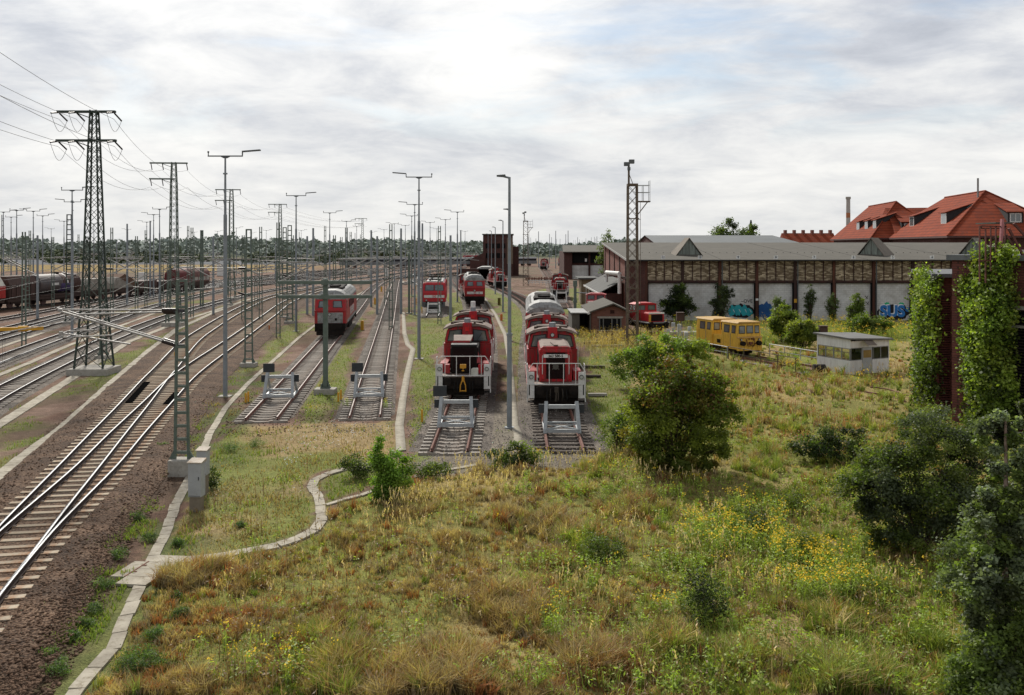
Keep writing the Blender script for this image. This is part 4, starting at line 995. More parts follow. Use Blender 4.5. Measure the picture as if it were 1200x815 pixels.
# yellow two-cab works railcar on the turntable bridge
def make_railcar():
    Yl = YLOCO(); t = thing('works_railcar', 'yellow two cab works railcar with rusty front parked on the turntable bridge', 'railcar')
    MB().use(BLACK()).box(-0.95,0.95,0.15,5.0,0.35,0.72).box(-0.7,0.7,0.6,1.6,0.12,0.4).box(-0.7,0.7,3.4,4.5,0.12,0.4).build('underframe', None, t, bevel=0.02)
    for y in (1.1, 4.0):
        for s in (-1, 1): wheel(t, s*0.74, y, 0.33)
    for k, (y0, y1, nm) in enumerate(((0.12, 1.9, 'front_cab'), (3.0, 4.95, 'rear_cab'))):
        c = MB().use(Yl).prism([(-1.08,0.5),(-1.08,1.62),(-1.0,2.55),(1.0,2.55),(1.08,1.62),(1.08,0.5)], y0, y1, 'y').build(nm, None, t, bevel=0.04)
        MB().use(mat('railcar_roof',(0.50,0.31,0.10),0.7)).prism([(-1.08,2.55),(-0.95,2.66),(0.95,2.66),(1.08,2.55)], y0-0.08, y1+0.08, 'y').build('roof', None, c)
        for wx0, wx1 in ((-0.92,-0.36),(-0.24,0.38),(0.50,0.92)):
            window(c, [(wx0,y0,1.74),(wx1,y0,1.74),(wx1*0.98,y0,2.36),(wx0*0.98,y0,2.36)], (0,-1,0), mat('pale_glass',(0.30,0.31,0.30),0.12,(0.12,0.13,0.13),1.4))
        for s in (-1, 1):
            for a0, a1 in ((0.18,0.62),(0.85,1.5)):
                vs = [(s*1.068,y0+a0,1.74),(s*1.068,y0+a1,1.74),(s*1.018,y0+a1,2.36),(s*1.018,y0+a0,2.36)]
                window(c, vs if s > 0 else vs[::-1], (s,0,0.05))
            MB().use(mat('handle_steel',(0.3,0.3,0.3),0.4,metal=0.5)).cyl((s*1.10,y0+0.72,0.75),(s*1.10,y0+0.72,1.75),0.015,n=6).box(s*1.09-0.1,s*1.09+0.1,y0+0.85,y0+1.4,0.22,0.25).build('grab_rail', None, c)
            MB().use(RUBBER()).box(s*1.083-0.003,s*1.083+0.003,y0+0.74,y0+0.755,0.7,1.7).box(s*1.083-0.003,s*1.083+0.003,y0+1.52,y0+1.535,0.7,1.7).build('door_gap', None, c)
    hd = MB().use(Yl).box(-0.98,0.98,1.9,3.0,0.6,1.45).build('engine_hood', None, t, bevel=0.05)
    MB().use(BLACK()).box(-1.0,-0.985,2.1,2.5,0.8,1.1).build('air_intake', None, hd)
    f = MB().use(Yl).box(-1.09,1.09,0.02,0.13,0.42,1.42).use(mat('railcar_ledge',(0.55,0.33,0.12),0.7)).box(-1.1,1.1,-0.06,0.13,1.42,1.5).build('front_plate', None, t)
    for s in (-1, 1):
        MB().use(BLACK()).cyl((s*0.72,0.02,1.0),(s*0.72,-0.22,1.0),0.18,n=16).build('buffer', None, f)
        headlight(f, s*0.8, 0.02, 1.28, 0.08)
    rng = random.Random(3); mb = MB().use(RUST())
    for k in range(14): 
        x0 = rng.uniform(-0.45,0.5); z0 = rng.uniform(0.75,1.35); mb.beam((x0,0.0,z0),(x0+rng.uniform(-0.25,0.25),-0.02,z0+rng.uniform(-0.2,0.2)),0.05,0.03)
    mb.tube([(-0.3,0,1.3),(-0.36,-0.12,1.0),(-0.25,-0.05,0.8)],0.03).tube([(0.3,0,1.3),(0.36,-0.12,1.0),(0.25,-0.05,0.8)],0.03).box(-0.12,0.12,-0.15,0.02,0.9,1.1)
    mb.build('coupling_gear', None, f)
    return t
rc = make_railcar(); rc.scale = (1, 1.3, 1); RCX, RCY = XD(879, 53.0), 53.0; rc.location = (RCX, RCY, 0.22); rc.rotation_euler.z = math.radians(28)

# ------------------------------------------------------------------ buffer stops
def buffer_stop(label, key, d, m=None, sign=None, group='steel buffer stops at the ends of the stub tracks', hs=1.0):
    m = m or STEEL(); t = thing('buffer_stop', label, 'buffer stop', (0,0,0), 0, group)
    for s in (-1, 1):
        p = MB().use(m).beam((s*0.78,0,0.0),(s*0.70,0.85,1.32*hs),0.16,0.16).build('post', None, t, bevel=0.012)
        MB().use(m).beam((s*0.70,0.85,1.2*hs),(s*0.76,2.6,0.08),0.12,0.12).beam((s*0.77,-0.05,0.04),(s*0.77,2.7,0.04),0.14,0.08).build('brace', None, t)
        MB().use(SIGN()).box(s*0.88-0.17,s*0.88+0.17,0.86,0.95,0.80*hs,1.2*hs).build('buffer_plate', None, t)
    MB().use(m).box(-0.68,0.68,0.70,0.84,1.02*hs,1.2*hs).build('buffer_beam', None, t, bevel=0.012)
    MB().use(m).box(-0.78,0.78,-0.05,0.09,0.05,0.2).beam((-0.74,0.02,0.2),(0.74,0.55,0.36),0.07,0.05).beam((0.74,0.02,0.2),(-0.74,0.55,0.36),0.07,0.05).box(-0.76,0.76,0.52,0.6,0.38,0.46).build('lower_brace', None, t)
    if sign is not None:
        sg = MB().use(m).box(sign-0.03,sign+0.03,0.84,0.9,1.2*hs,1.45).use(SIGN()).box(sign-0.32,sign+0.32,0.80,0.835,1.36,1.86).build('stop_board', None, t)
    x, a = on_track(key, d); t.location = (x, d, RZ - 0.02); t.rotation_euler.z = a
    return t
buffer_stop('grey buffer stop with dark board in front of the shunter with bare radiator', K3, 32.0, None, -0.78)
buffer_stop('grey buffer stop without board in front of the shunter with number strip', K4, 31.0)
buffer_stop('grey buffer stop with dark square board left of the crossbeam post', K1, 38.2, None, -0.62)
buffer_stop('grey buffer stop with dark square board right of the crossbeam post', 'empty stub track ending at a buffer stop beside the narrow path', 38.4, None, -0.66)
buffer_stop('white buffer stop under the nose of the electric locomotive', K5, 86.4, WHITE())
buffer_stop('white buffer stop in front of the shunter by the beige shed', K6, 101.5, WHITE(), hs=1.35)
# ------------------------------------------------------------------ lattice towers of the power line
def lattice(mb, w0, w1, z0, z1, panels, leg, brace, faces=4):
    def hw(z): return (w0 + (w1 - w0) * (z - z0) / (z1 - z0)) / 2
    cs = [(-1,-1),(1,-1),(1,1),(-1,1)]
    for sx_, sy_ in cs: mb.beam((sx_*hw(z0), sy_*hw(z0), z0), (sx_*hw(z1), sy_*hw(z1), z1), leg, leg)
    zs = [z0]; r = (w1 / w0) ** (1.0 / panels); h = (z1 - z0) * ((1 - r) / (1 - r ** panels) if abs(1 - r) > 1e-6 else 1.0 / panels)
    for k in range(panels): zs.append(zs[-1] + h); h *= r
    for a, b in zip(zs, zs[1:]):
        for i in range(faces):
            (x0, y0), (x1, y1) = cs[i], cs[(i+1) % 4]; A, B = hw(a), hw(b)
            mb.beam((x0*A, y0*A, a), (x1*B, y1*B, b), brace, brace*0.6); mb.beam((x1*A, y1*A, a), (x0*B, y0*B, b), brace, brace*0.6)
    return mb
PX = [(-28.7, 46.9, 2.05), (-36.9, 74.5, 1.5), (-45.2, 110, 1.3), (-50.6, 149, 1.3), (-49.7, 227, 1.3)]
TZ = [18.1, 17.9, 17.9, 17.9, 17.9]; WIRE = []
tlabels = ['tall dark lattice pylon on a broad concrete base, the nearest of the line', 'second lattice pylon of the power line left of the tall floodlight', 'third lattice pylon just behind the tall floodlight', 'fourth slimmer lattice pylon of the power line', 'farthest lattice pylon of the power line beyond the yard']
WM = mat('wire_dark', (0.05,0.05,0.055), 0.5)
for i, ((x, y, wb), h) in enumerate(zip(PX, TZ)):
    t = thing('power_pylon', tlabels[i], 'pylon', (x, y, 0), math.radians(8 if i else 0), 'lattice pylons of the power line')
    mt = DKGREEN() if i == 0 else GREEN()
    mb = MB().use(mt); wm = wb*0.58; lattice(mb, wb*0.95, wm, 0.45, 5.2, 4, 0.115, 0.05); lattice(mb, wm, 0.6, 5.2, h - 2.4, 12 if i == 0 else 14, 0.10, 0.045); lattice(mb, 0.6, 0.42, h - 2.4, h, 4, 0.09, 0.045)
    mb.build('lattice_shaft', None, t)
    MB().use(CONC()).box(-wb/2-0.35, wb/2+0.35, -wb/2-0.3, wb/2+0.3, -0.3, 0.45).build('concrete_base', None, t, bevel=0.04)
    ends = []
    for z, l, r_ in ((h-0.12, 2.55, 1.45), (h - (2.1 if i == 0 else 1.85), 2.6, 1.5 if i == 0 else 0.1)):
        MB().use(mt).box(-l, r_, -0.16, 0.16, z-0.06, z+0.09).beam((-l*0.5,0,z-0.05),(-0.3,0,z-0.4),0.06).build('crossarm', None, t)
        for xo in (-l+0.12, -l*0.48, r_-0.1) if r_ > 0.5 else (-l+0.12, -l*0.48):
            ends.append((xo, z))
    for xo, z in ends:
        if i == 0:
            o = MB().use(INSUL()).cyl((xo,0.1,z-0.08),(xo+0.14,1.0,z-0.5),0.055,n=8).cyl((xo,-0.1,z-0.05),(xo-0.1,-1.0,z-0.2),0.055,n=8).build('insulator', None, t)
            pts = [(xo+0.14+(-0.24)*k/8, 1.0-2.0*k/8, z-0.5+0.3*k/8-1.0*math.sin(PI*k/8)) for k in range(9)]
            MB().use(WM).tube(pts, 0.014, 5).build('jumper_loop', None, o)
        else:
            MB().use(INSUL()).cyl((xo,0,z-0.06),(xo+0.12,0,z-0.75),0.05,n=8).build('insulator', None, t)
    ca, sa = math.cos(t.rotation_euler.z), math.sin(t.rotation_euler.z)
    WIRE.append([(x + xo*ca, y + xo*sa, z - (0.5 if i == 0 else 0.75)) for xo, z in ((-2.43,h-.12),(-1.22,h-.12),(1.35,h-.12),(-2.48,h-2.0),(-1.25,h-2.0),(1.4,h-2.0))])
prev = [(p[0] + 9.5, p[1] - 31, p[2] + 0.15) for p in WIRE[0]]
def sag(a, b, s, n=14): return [tuple(a[j] + (b[j]-a[j])*k/n - (4*s*(k/n)*(1-k/n) if j == 2 else 0) for j in range(3)) for k in range(n+1)]
wl = ['outer left conductor on the top crossarms', 'inner left conductor on the top crossarms', 'right conductor on the top crossarms', 'outer left conductor on the lower crossarms', 'inner left conductor on the lower crossarms', 'right conductor below the top crossarms']
for k in range(6):
    pts = sag(prev[k], WIRE[0][k], 0.5)
    for a, b in zip(WIRE, WIRE[1:]): pts += sag(a[k], b[k], 1.3)[1:]
    o = MB().use(WM).tube(pts, 0.014, 4).build('power_line_wire'); tag(o, wl[k] + ' of the pylons', 'wire', 'power line wires')

# ------------------------------------------------------------------ floodlight masts
def t_lamp_mesh(h, flip, detail=True, double=False):
    mb = MB().use(LAMPGREY()); mb.cyl((0,0,0),(0,0,h-3.4),0.135,0.105,12).cyl((0,0,h-3.4),(0,0,h),0.075,0.05,10).cyl((0,0,h-1.05),(0,0,h-0.97),0.13,n=10)
    return mb
def t_lamp(x, y, h, flip, label, group=None, double=False):
    t = thing('floodlight_mast', label, 'floodlight mast', (x, y, 0), 0, group)
    t_lamp_mesh(h, flip).build('pole', None, t)
    s = -1 if flip else 1
    D = mat('lamp_dark', (0.11,0.12,0.125), 0.5)
    MB().use(D).box(-1.02, 1.02, -0.035, 0.035, h-0.02, h+0.05).prism([(-0.28,h-0.02),(-0.1,h-0.11),(0.1,h-0.11),(0.28,h-0.02)], -0.05, 0.05, 'y').box(s*1.0-0.03,s*1.0+0.03,-0.03,0.03,h+0.0505,h+0.28).build('crossarm', None, t)
    MB().use(D).beam((s*1.0,0,h+0.28),(s*2.05,-0.02,h+0.36),0.26,0.075).build('luminaire', None, t)
    if double: MB().use(D).box(-s*1.0-0.03,-s*1.0+0.03,-0.03,0.03,h+0.0505,h+0.28).beam((-s*1.0,0,h+0.28),(-s*2.05,-0.02,h+0.36),0.26,0.075).build('luminaire', None, t)
    else: MB().use(D).cyl((-s*0.99,0,h+0.05),(-s*0.99,0,h+0.27),0.03,n=8).cyl((-s*0.99,0,h+0.2),(-s*0.99,0,h+0.3),0.055,n=8).build('photocell', None, t)
    MB().use(CONC()).box(-0.35,0.35,-0.35,0.35,-0.2,0.05).build('base', None, t)
    return t
t_lamp(XD(264,39.8), 39.8, 14.0, False, 'tall grey floodlight between the turnout and the first buffer stop')
t_lamp(XD(491,53), 53, 14.1, True, 'tall grey floodlight beside the narrow path left of the shunters')
t_lamp(XD(347,70), 70, 13.9, False, 'grey floodlight left of the mainline diesel with grey nose')
TLF = 'T shaped floodlight masts far across the yard'
def far_lamp_label(px): return ('slim grey T shaped floodlight mast far off in the left field' if px < 320 else 'slim grey T shaped floodlight mast among the distant tracks ahead')
far_T = [(486,239,1),(536,248,1),(522,257,1),(482.5,252.6,1),(475,264,1),(504,260.5,1),(386.4,249,0),(406,259,0),(418,265,0),(450,269,1),(353,270,0),
         (84.5,222,0),(39,247,2),(19.5,246,0),(13,254,0),(50,252.5,0),(85,236,2),(187,244.5,0),(180,251,1),(172,260,1),(75,259,1),(277,267,0),(255,271,0),(4,248,0),(462,262,1),(512,268,1),(545,271,1),(436,272,0),(330,272,0),(295,273,0),(312,270,0),(60,268,1),(110,262,0),(150,269,1),(205,268,0),(228,272,1)]
for px, py, fl in far_T:
    d = 5.3 * 800 / (HZ - py)
    lb = {536: 'grey floodlight rising between the electric locomotive and the middle diesel', 486: 'grey floodlight just left of the electric locomotive', 84.5: 'grey floodlight standing behind the nearest pylon on its left', 386.4: 'grey floodlight beyond the mainline diesel with grey nose'}.get(px, far_lamp_label(px))
    t_lamp(XD(px, d), d, 14.0, fl == 1, lb, None if px in (536,486,84.5,386.4) else TLF + (' left' if px < 320 else ' ahead'), fl == 2)

def arm_lamp(x, y, h, label, group=None):
    t = thing('street_lamp', label, 'street lamp', (x, y, 0), 0, group)
    MB().use(LAMPGREY()).cyl((0,0,0.05),(0,0,4.5),0.125,0.115,12).cyl((0,0,4.5),(0,0,h),0.085,0.06,12).cyl((0,0,4.45),(0,0,4.58),0.145,n=12).cyl((0,0,0),(0,0,0.06),0.24,n=12).build('pole', None, t)
    a = MB().use(LAMPGREY()).cyl((0,0,h-0.04),(-0.28,0,h+0.03),0.05,n=8).build('arm', None, t)
    MB().use(mat('lamp_dark', (0.11,0.12,0.125), 0.5)).prism([(-0.62,h+0.02),(-0.62,h+0.10),(-0.2,h+0.13),(-0.16,h-0.02)], -0.11, 0.11, 'y').build('lamp_head', None, a, bevel=0.02)
    return t
arm_lamp(XD(597,32.9), 32.9, 12.1, 'tall grey single arm lamp standing between the two shunters')
for px, py, lb in ((597.7,244.8,'single arm lamp directly behind the tall one between the shunters'),(589.4,258,'third single arm lamp of the row, right of the middle diesel'),(580.4,266,'fourth single arm lamp of the row, before the dark brick block'),(576,270.6,'fifth single arm lamp of the row, before the dark brick block'),(572,274,'last and shortest single arm lamp of the row')):
    d = 3.4 * 800 / (HZ - py); arm_lamp(XD(px, d), d, 12.1, lb)

# ------------------------------------------------------------------ catenary masts
def cantilever(mb_parent, h_top, h_low, ln, s, r=0.03):
    c = MB().use(TUBE()).cyl((s*0.75,0,h_top),(s*ln,0,h_top+0.02),r,n=8).cyl((s*0.75,0,h_low+0.18),(s*ln,0,h_top-0.02),r*1.25,n=8).cyl((s*ln*0.55,0.03,h_low+(h_top-h_low)*0.30),(s*(ln+0.1),0.03,h_low+(h_top-h_low)*0.22),r*0.8,n=8).build('cantilever', None, mb_parent)
    MB().use(INSUL()).cyl((s*0.16,0,h_top),(s*0.75,0,h_top),0.075,n=8).build('insulator', None, c); MB().use(INSUL()).cyl((s*0.16,0,h_low),(s*0.75,0,h_low+0.18),0.075,n=8).build('insulator', None, c)
    return c
def batten_mast(x, y, h, w0, label, arms=(), group=None, m=None, base=(0.55, 0.5), rz=0.0, concrete=0.3, n=None):
    t = thing('catenary_mast', label, 'catenary mast', (x, y, 0), rz, group)
    m = m or GREEN(); mb = MB().use(m); w1 = w0 * 0.62
    for s in (-1, 1):
        mb.beam((s*w0/2,0,concrete),(s*w1/2,0,h),0.085,0.14)
    n = n or int(h / 0.55)
    for k in range(n):
        z = concrete + 0.25 + (h-concrete-0.3) * k / (n - 1); w = w0 + (w1-w0)*(z-concrete)/(h-concrete)
        for yy in (-0.075, 0.075): mb.box(-w/2, w/2, yy-0.008, yy+0.008, z-0.05, z+0.05)
    for s in (-1, 1): mb.prism([(s*w0/2, concrete), (s*(w0/2+0.22), concrete), (s*w0/2, concrete+0.42)], -0.05, 0.05, 'y')
    mb.build('mast_post', None, t)
    MB().use(CONC()).box(-base[0], base[0], -base[1], base[1], -0.3, concrete).build('concrete_base', None, t, bevel=0.03)
    for (ht, hl, ln, s) in arms: cantilever(t, ht, hl, ln, s)
    return t
# nearest mast with its double cantilever
fm = batten_mast(XD(213,26.2), 26.2, 7.5, 0.52, 'nearest green batten mast on a concrete block beside the grey cabinet', (), concrete=0.62, n=14, base=(0.42,0.4))
c1 = cantilever(fm, 6.32, 4.95, 4.75, -1, 0.033)
c2 = MB().use(TUBE()).cyl((-0.8,0.35,6.22),(-4.6,0.35,6.12),0.034,n=8).cyl((-0.8,0.35,5.15),(-4.95,0.35,6.38),0.035,n=8).build('cantilever', None, fm)
MB().use(INSUL()).cyl((-0.2,0.2,6.22),(-0.8,0.35,6.22),0.075,n=8).build('insulator', None, c2); MB().use(INSUL()).cyl((-0.2,0.2,5.0),(-0.8,0.35,5.15),0.08,n=8).build('insulator', None, c2)
MB().use(TUBE()).cyl((-2.0,0.1,5.0),(-4.6,0.1,5.42),0.032,n=8).cyl((-3.3,0.15,5.55),(-4.45,0.15,5.5),0.028,n=8).box(-4.75,-4.6,0.06,0.14,5.25,5.5).build('registration_arm', None, c2)
MB().use(WM).beam((-0.3,0,4.95),(0.1,0,4.95),0.12,0.14).build('bracket', None, fm); MB().use(WM).beam((-0.3,0,6.3),(0.1,0,6.3),0.12,0.12).build('bracket', None, fm)
ya = MB().use(YELLOW()).beam((-1.0,0,0),(1.1,0,0.05),0.17,0.13).cyl((0.2,-0.02,0.03),(0.55,-0.02,0.04),0.11,n=8).build('section_insulator'); ya.location = (XD(16,26.0), 26.0, ZD(386.5,26.0)); tag(ya, 'yellow tapered section insulator hanging in the wire at the left edge', 'insulator')
batten_mast(XD(291.5,49.6), 49.6, 10.0, 0.55, 'slim green batten mast between the floodlight and first buffer stop', ((7.16,5.2,3.9,-1),), n=17)
batten_mast(XD(339.5,77), 77, 11.1, 0.62, 'green batten mast left of the mainline diesel with grey nose', ((7.1,5.3,3.6,-1),), n=20)
batten_mast(XD(81,76.5), 76.5, 12.3, 0.75, 'dark thick batten mast behind the nearest pylon', ((7.1,5.3,3.6,1),(7.4,5.6,3.2,-1)), m=DKGREEN(), n=22)
batten_mast(XD(32,91), 91, 9.0, 0.6, 'pale green batten mast in front of the freight train', ((7.1,5.3,3.4,-1),), n=16)
batten_mast(XD(121,53), 53, 8.6, 0.5, 'slim batten mast hidden beside the nearest pylon leg', ((7.0,5.0,4.2,1),), n=15)
batten_mast(XD(268,100), 100, 10.2, 0.6, 'batten mast just behind the tall floodlight', ((7.2,5.4,3.6,-1),), n=18)
batten_mast(XD(327,80), 82, 11.0, 0.6, 'batten mast beside the fourth pylon', ((7.2,5.4,3.6,1),), n=18)
batten_mast(XD(198,98), 98, 9.4, 0.6, 'batten mast behind the second pylon', ((7.2,5.4,4.2,1),), n=18)
# crossbeam post between the stub tracks
t = thing('crossbeam_post', 'green steel post with two long horizontal beams on a concrete block', 'signal gantry post', (XD(381.5,40.5), 40.5, 0))
mb = MB().use(GREEN()).box(-0.13,0.13,-0.15,0.15,0.35,6.85); mb.build('post', None, t, bevel=0.01)
MB().use(GREEN()).box(-0.28,0.28,-0.24,0.24,0.34,0.42).prism([(-0.28,0.42),(-0.13,0.85),(0.13,0.85),(0.28,0.42)],-0.02,0.02,'y').cyl((-0.22,-0.17,0.4),(-0.22,-0.17,0.62),0.05,n=8).cyl((0.22,-0.17,0.4),(0.22,-0.17,0.62),0.05,n=8).build('foot_plate', None, t)
for z in (5.78, 6.62): MB().use(GREEN()).box(-2.78,2.78,-0.29,-0.152,z-0.10,z+0.10).box(-0.2,0.2,-0.3,-0.145,z-0.16,z+0.16).build('crossbeam', None, t, bevel=0.008)
MB().use(CONC()).box(-0.62,0.62,-0.5,0.5,-0.3,0.34).build('concrete_base', None, t, bevel=0.03)
t = thing('green_post', 'plain dark green post left of the electric locomotive', 'post', (XD(478,87), 88, 0)); MB().use(GREEN()).box(-0.13,0.13,-0.13,0.13,0,7.7).build('shaft', None, t); MB().use(CONC()).box(-0.4,0.4,-0.4,0.4,-0.2,0.15).build('concrete_base', None, t)
t = thing('green_post', 'dark green signal post with side bracket left of the brick hut', 'post', (XD(674,80), 80, 0)); MB().use(GREEN()).box(-0.16,0.16,-0.16,0.16,0,4.6).box(-0.24,0.24,-0.24,0.24,4.0,4.7).box(-0.24,0.24,-0.22,0.22,2.1,2.4).build('shaft', None, t); MB().use(LAMPGREY()).cyl((0,0,3.3),(1.5,0,3.2),0.06,n=8).build('bracket', None, t)
# far masts: one mesh each (parts far too small to see)
farm = {}
def far_mast(x, y, h, kind, s, label, group):
    key = (round(h), kind, s)
    if key not in farm:
        mb = MB(); m = (GREEN(), LAMPGREY(), GREEN())[kind % 3]; mb.use(m); w = 0.36
        if kind == 1: mb.cyl((0,0,0),(0,0,h),0.17,0.12,8)
        else:
            for q in (-1, 1): mb.beam((q*w/2,0,0),(q*w*0.33,0,h),0.085,0.12)
            for k in range(int(h/0.9)): mb.box(-w*0.42,w*0.42,-0.05,0.05,0.4+k*0.9,0.5+k*0.9)
        if s:
            mb.use(TUBE()).cyl((s*0.2,0,7.2),(s*3.7,0,7.2),0.07,n=6).cyl((s*0.2,0,5.4),(s*3.7,0,7.15),0.08,n=6).cyl((s*1.8,0,5.9),(s*3.8,0,5.7),0.05,n=6)
        o = mb.build('catenary_mast'); farm[key] = o.data
    else:
        o = bpy.data.objects.new('catenary_mast', farm[key]); COL.objects.link(o)
    o.location = (x, y, 0); tag(o, label, 'catenary mast', group)
fl = [(3,252,0,14),(131,267,0,11),(149,262.5,1,12),(171,270,0,11),(176,259,1,13),(220.5,265,0,12),(225,267,0,11),(236,270,0,11),(28,272,0,10),(35,270.5,0,11),(92,275,0,11),(237,270,0,11),(305.5,266,0,11),(326,261,0,11),(367,267.5,1,11),(381,265,0,12),(406,267,0,11),(411,272,0,11),(423,275,0,11),(435,270,1,11),(458,263,0,11),(470,268,1,11),(495,262,1,12),(515,265,0,11),(44,276,1,10),(62,278,0,10),(102,277,0,10),(160,277,0,10),(190,278,0,10),(250,277,1,10),(285,276,0,10),(300,278,0,10),(345,276,0,10),(360,277,1,10),(392,276,0,10),(400,278,0,10),(442,277,1,10),(452,278,0,10),(484,277,0,10),(528,276,1,10),(540,270,1,12)]
for i, (px, py, k, h) in enumerate(fl):
    d = (h - H) * 800 / (HZ - py); s = (-1, 1, 0)[i % 3]
    far_mast(XD(px, d), d, h, k, s, 'slim catenary mast standing among the left field tracks' if px < 300 else 'slim catenary mast standing among the tracks ahead', 'far catenary masts left' if px < 300 else 'far catenary masts ahead')
rr = random.Random(5)
for i in range(30):
    d = rr.uniform(120, 330); px = rr.uniform(5, 540); h = 8.6 + rr.random()*1.2
    far_mast(XD(px, d), d, h, rr.choice((0,0,2,1)), rr.choice((-1,1)), 'slim catenary mast standing among the left field tracks' if px < 300 else 'slim catenary mast standing among the tracks ahead', 'far catenary masts left' if px < 300 else 'far catenary masts ahead')
for i in range(40):
    d = rr.uniform(260, 800); px = rr.choice((rr.uniform(618, 700), rr.uniform(618, 700), rr.uniform(120, 600))); h = rr.uniform(13, 15)
    far_mast(XD(px, d), d, h, 1, 0, 'thin distant mast on the horizon' , 'thin distant masts on the horizon')
# catenary wires over the main tracks
def overhead(label, key, zc, zm, d0, d1, sp=30.0):
    C = TRACKC[key]; sel = C[(C[:,1] > d0) & (C[:,1] < d1)]
    L_ = np.concatenate([[0], np.cumsum(np.linalg.norm(np.diff(sel, axis=0), axis=1))])
    p1 = [(p[0], p[1], zc) for p in sel]; p2 = [(p[0], p[1], zm - 4*0.75*((l/sp) % 1)*(1-(l/sp) % 1)) for p, l in zip(sel, L_)]
    mb = MB().use(WM).tube(p1, 0.008, 4).tube(p2, 0.008, 4)
    for i in range(3, len(sel), 4): mb.cyl(p1[i], p2[i], 0.004, n=3, caps=False)
    o = mb.build('overhead_wire'); tag(o, label, 'wire', 'overhead wires')
KL = 'left branch of the turnout curving across the yard with polished rails'; KR = 'right branch of the turnout curving away past the floodlight masts'
KC = 'nearest dark railed track with pale sleepers in the left field'; KD = 'second track of the left field beyond the concrete strip'
overhead('contact and carrier wire over the left branch of the turnout', KL, 5.6, 6.9, 12, 160); overhead('contact and carrier wire over the right branch of the turnout', KR, 5.6, 6.9, 12, 160)
overhead('contact and carrier wire over the nearest left field track', KC, 5.6, 6.9, 20, 160); overhead('contact and carrier wire over the second left field track', KD, 5.6, 6.9, 30, 160)

# two tall rusty lighting towers
def light_tower(x, y, h, w, label, detail=True):
    t = thing('lighting_tower', label, 'lighting tower', (x, y, 0))
    mb = MB().use(RUSTMAST()); lattice(mb, w, w*0.86, 0.0, h-1.9, 15, 0.13, 0.055)
    for k in range(6): z = 1.2 + k*(h-4)/6; mb.box(-w/2-0.1, w/2+0.1, -w/2-0.02, -w/2+0.06, z, z+0.09)
    mb.box(-w*0.5,w*0.5,-w*0.5,w*0.5,h-1.95,h-1.75)
    mb.build('lattice_shaft', None, t)
    MB().use(RUSTMAST()).beam((-0.3,0,h-1.8),(-0.3,0,h),0.16).beam((0.1,0,h-1.9),(-0.28,0,h-0.9),0.05).build('top_post', None, t)
    b = MB().use(mat('lamp_dark', (0.11,0.12,0.125), 0.5)).box(-0.72,-0.28,-0.25,0.1,h-0.25,h+0.08).box(-0.30,0.16,-0.25,0.1,h-0.05,h+0.30).cyl((-0.3,-0.1,h-0.62),(-0.3,-0.1,h-0.35),0.14,n=10).build('floodlight', None, t, bevel=0.03)
    p = MB().use(RUSTMAST()).box(w*0.45,w*0.5+1.05,-0.45,0.45,h-3.32,h-3.22).beam((w*0.5,0,h-4.4),(w*0.5+0.85,0,h-3.3),0.08).build('platform', None, t)
    mb = MB().use(STEEL())
    for xx in (w*0.5+0.45, w*0.5+1.0):
        for yy in (-0.42, 0.42): mb.cyl((xx,yy,h-3.22),(xx,yy,h-1.5 if xx > w*0.5+0.9 else h-1.9),0.025,n=6)
    for zz in (h-2.5, h-1.9): mb.cyl((w*0.5,-0.42,zz),(w*0.5+1.0,-0.42,zz),0.025,n=6).cyl((w*0.5,0.42,zz),(w*0.5+1.0,0.42,zz),0.025,n=6)
    mb.build('railing', None, p)
    mb = MB().use(RUSTMAST()).cyl((w*0.5+0.22,-0.2,0.5),(w*0.5+0.22,-0.2,h-3.3),0.02,n=5)
    for k in range(4): z = 2 + k*3.0; mb.beam((w*0.4,-0.2,z),(w*0.5+0.25,-0.2,z),0.04)
    mb.build('cable_pipe', None, t)
light_tower(XD(741,58.0), 58.0, 15.8, 0.88, 'tall rusty lattice lighting tower with side platform by the brick hut')
light_tower(XD(616,150), 150, 16.0, 1.1, 'far lattice lighting tower beside the dark brick block')

# ------------------------------------------------------------------ small yard furniture
def marker(px, py, hh, label, m=None, w=0.14, round_=False):
    x, y = G(px, py); t = MB().use(m or YELLOW())
    if round_: t.cyl((0,0,0),(0,0,hh),w,w*0.9,10)
    else: t.box(-w/2,w/2,-w/2,w/2,0,hh*0.94).prism([(-w/2,hh*0.94),(0,hh),(w/2,hh*0.94)],-w/2,w/2,'y')
    o = t.build('marker_post', None, None, (x, y, 0), 0.008); tag(o, label, 'marker post', 'yellow marker posts beside the tracks')
for a in ((288,472,0.55,'left of a pair of yellow posts by the first buffer stop',None,0.1),(291,471,0.6,'right of a pair of yellow posts by the first buffer stop',None,0.1),
          (396.5,471,0.55,'left yellow post beside the crossbeam post block',None,0.1),(399.5,469,0.6,'right yellow post beside the crossbeam post block',None,0.1),
          (494.5,495,0.65,'thin yellow post left of the stop with dark board',None,0.1),(424.5,387,1.0,'thick yellow post beside the mainline diesel with grey nose',None,0.3),
          (439.5,357,1.0,'thick yellow post beside the empty stub track',None,0.3),(447,342,1.0,'farthest thick yellow post beside the empty stub track',None,0.3),
          (487,357,1.0,'thick yellow post left of the electric locomotive',None,0.3),(487,340,0.9,'small yellow post behind the green post',None,0.28),
          (494.5,368,0.9,'thin yellow post at the corner of the electric locomotive',None,0.12),(205.5,420,0.5,'tiny rusty yellow post between two concrete strips',None,0.15)):
    marker(*a)
marker(587.6,376,0.8,'orange post beside the strip right of the middle diesel',mat('post_orange',(0.55,0.16,0.03),0.6),0.28)
marker(585,358,1.1,'mossy yellow barrel beside the lamp row',mat('barrel_moss',(0.16,0.13,0.03),0.8),0.24,True)
marker(315.5,388,0.6,'small orange lamp post beside the right branch of the turnout',mat('post_orange',(0.55,0.16,0.03),0.6),0.12)
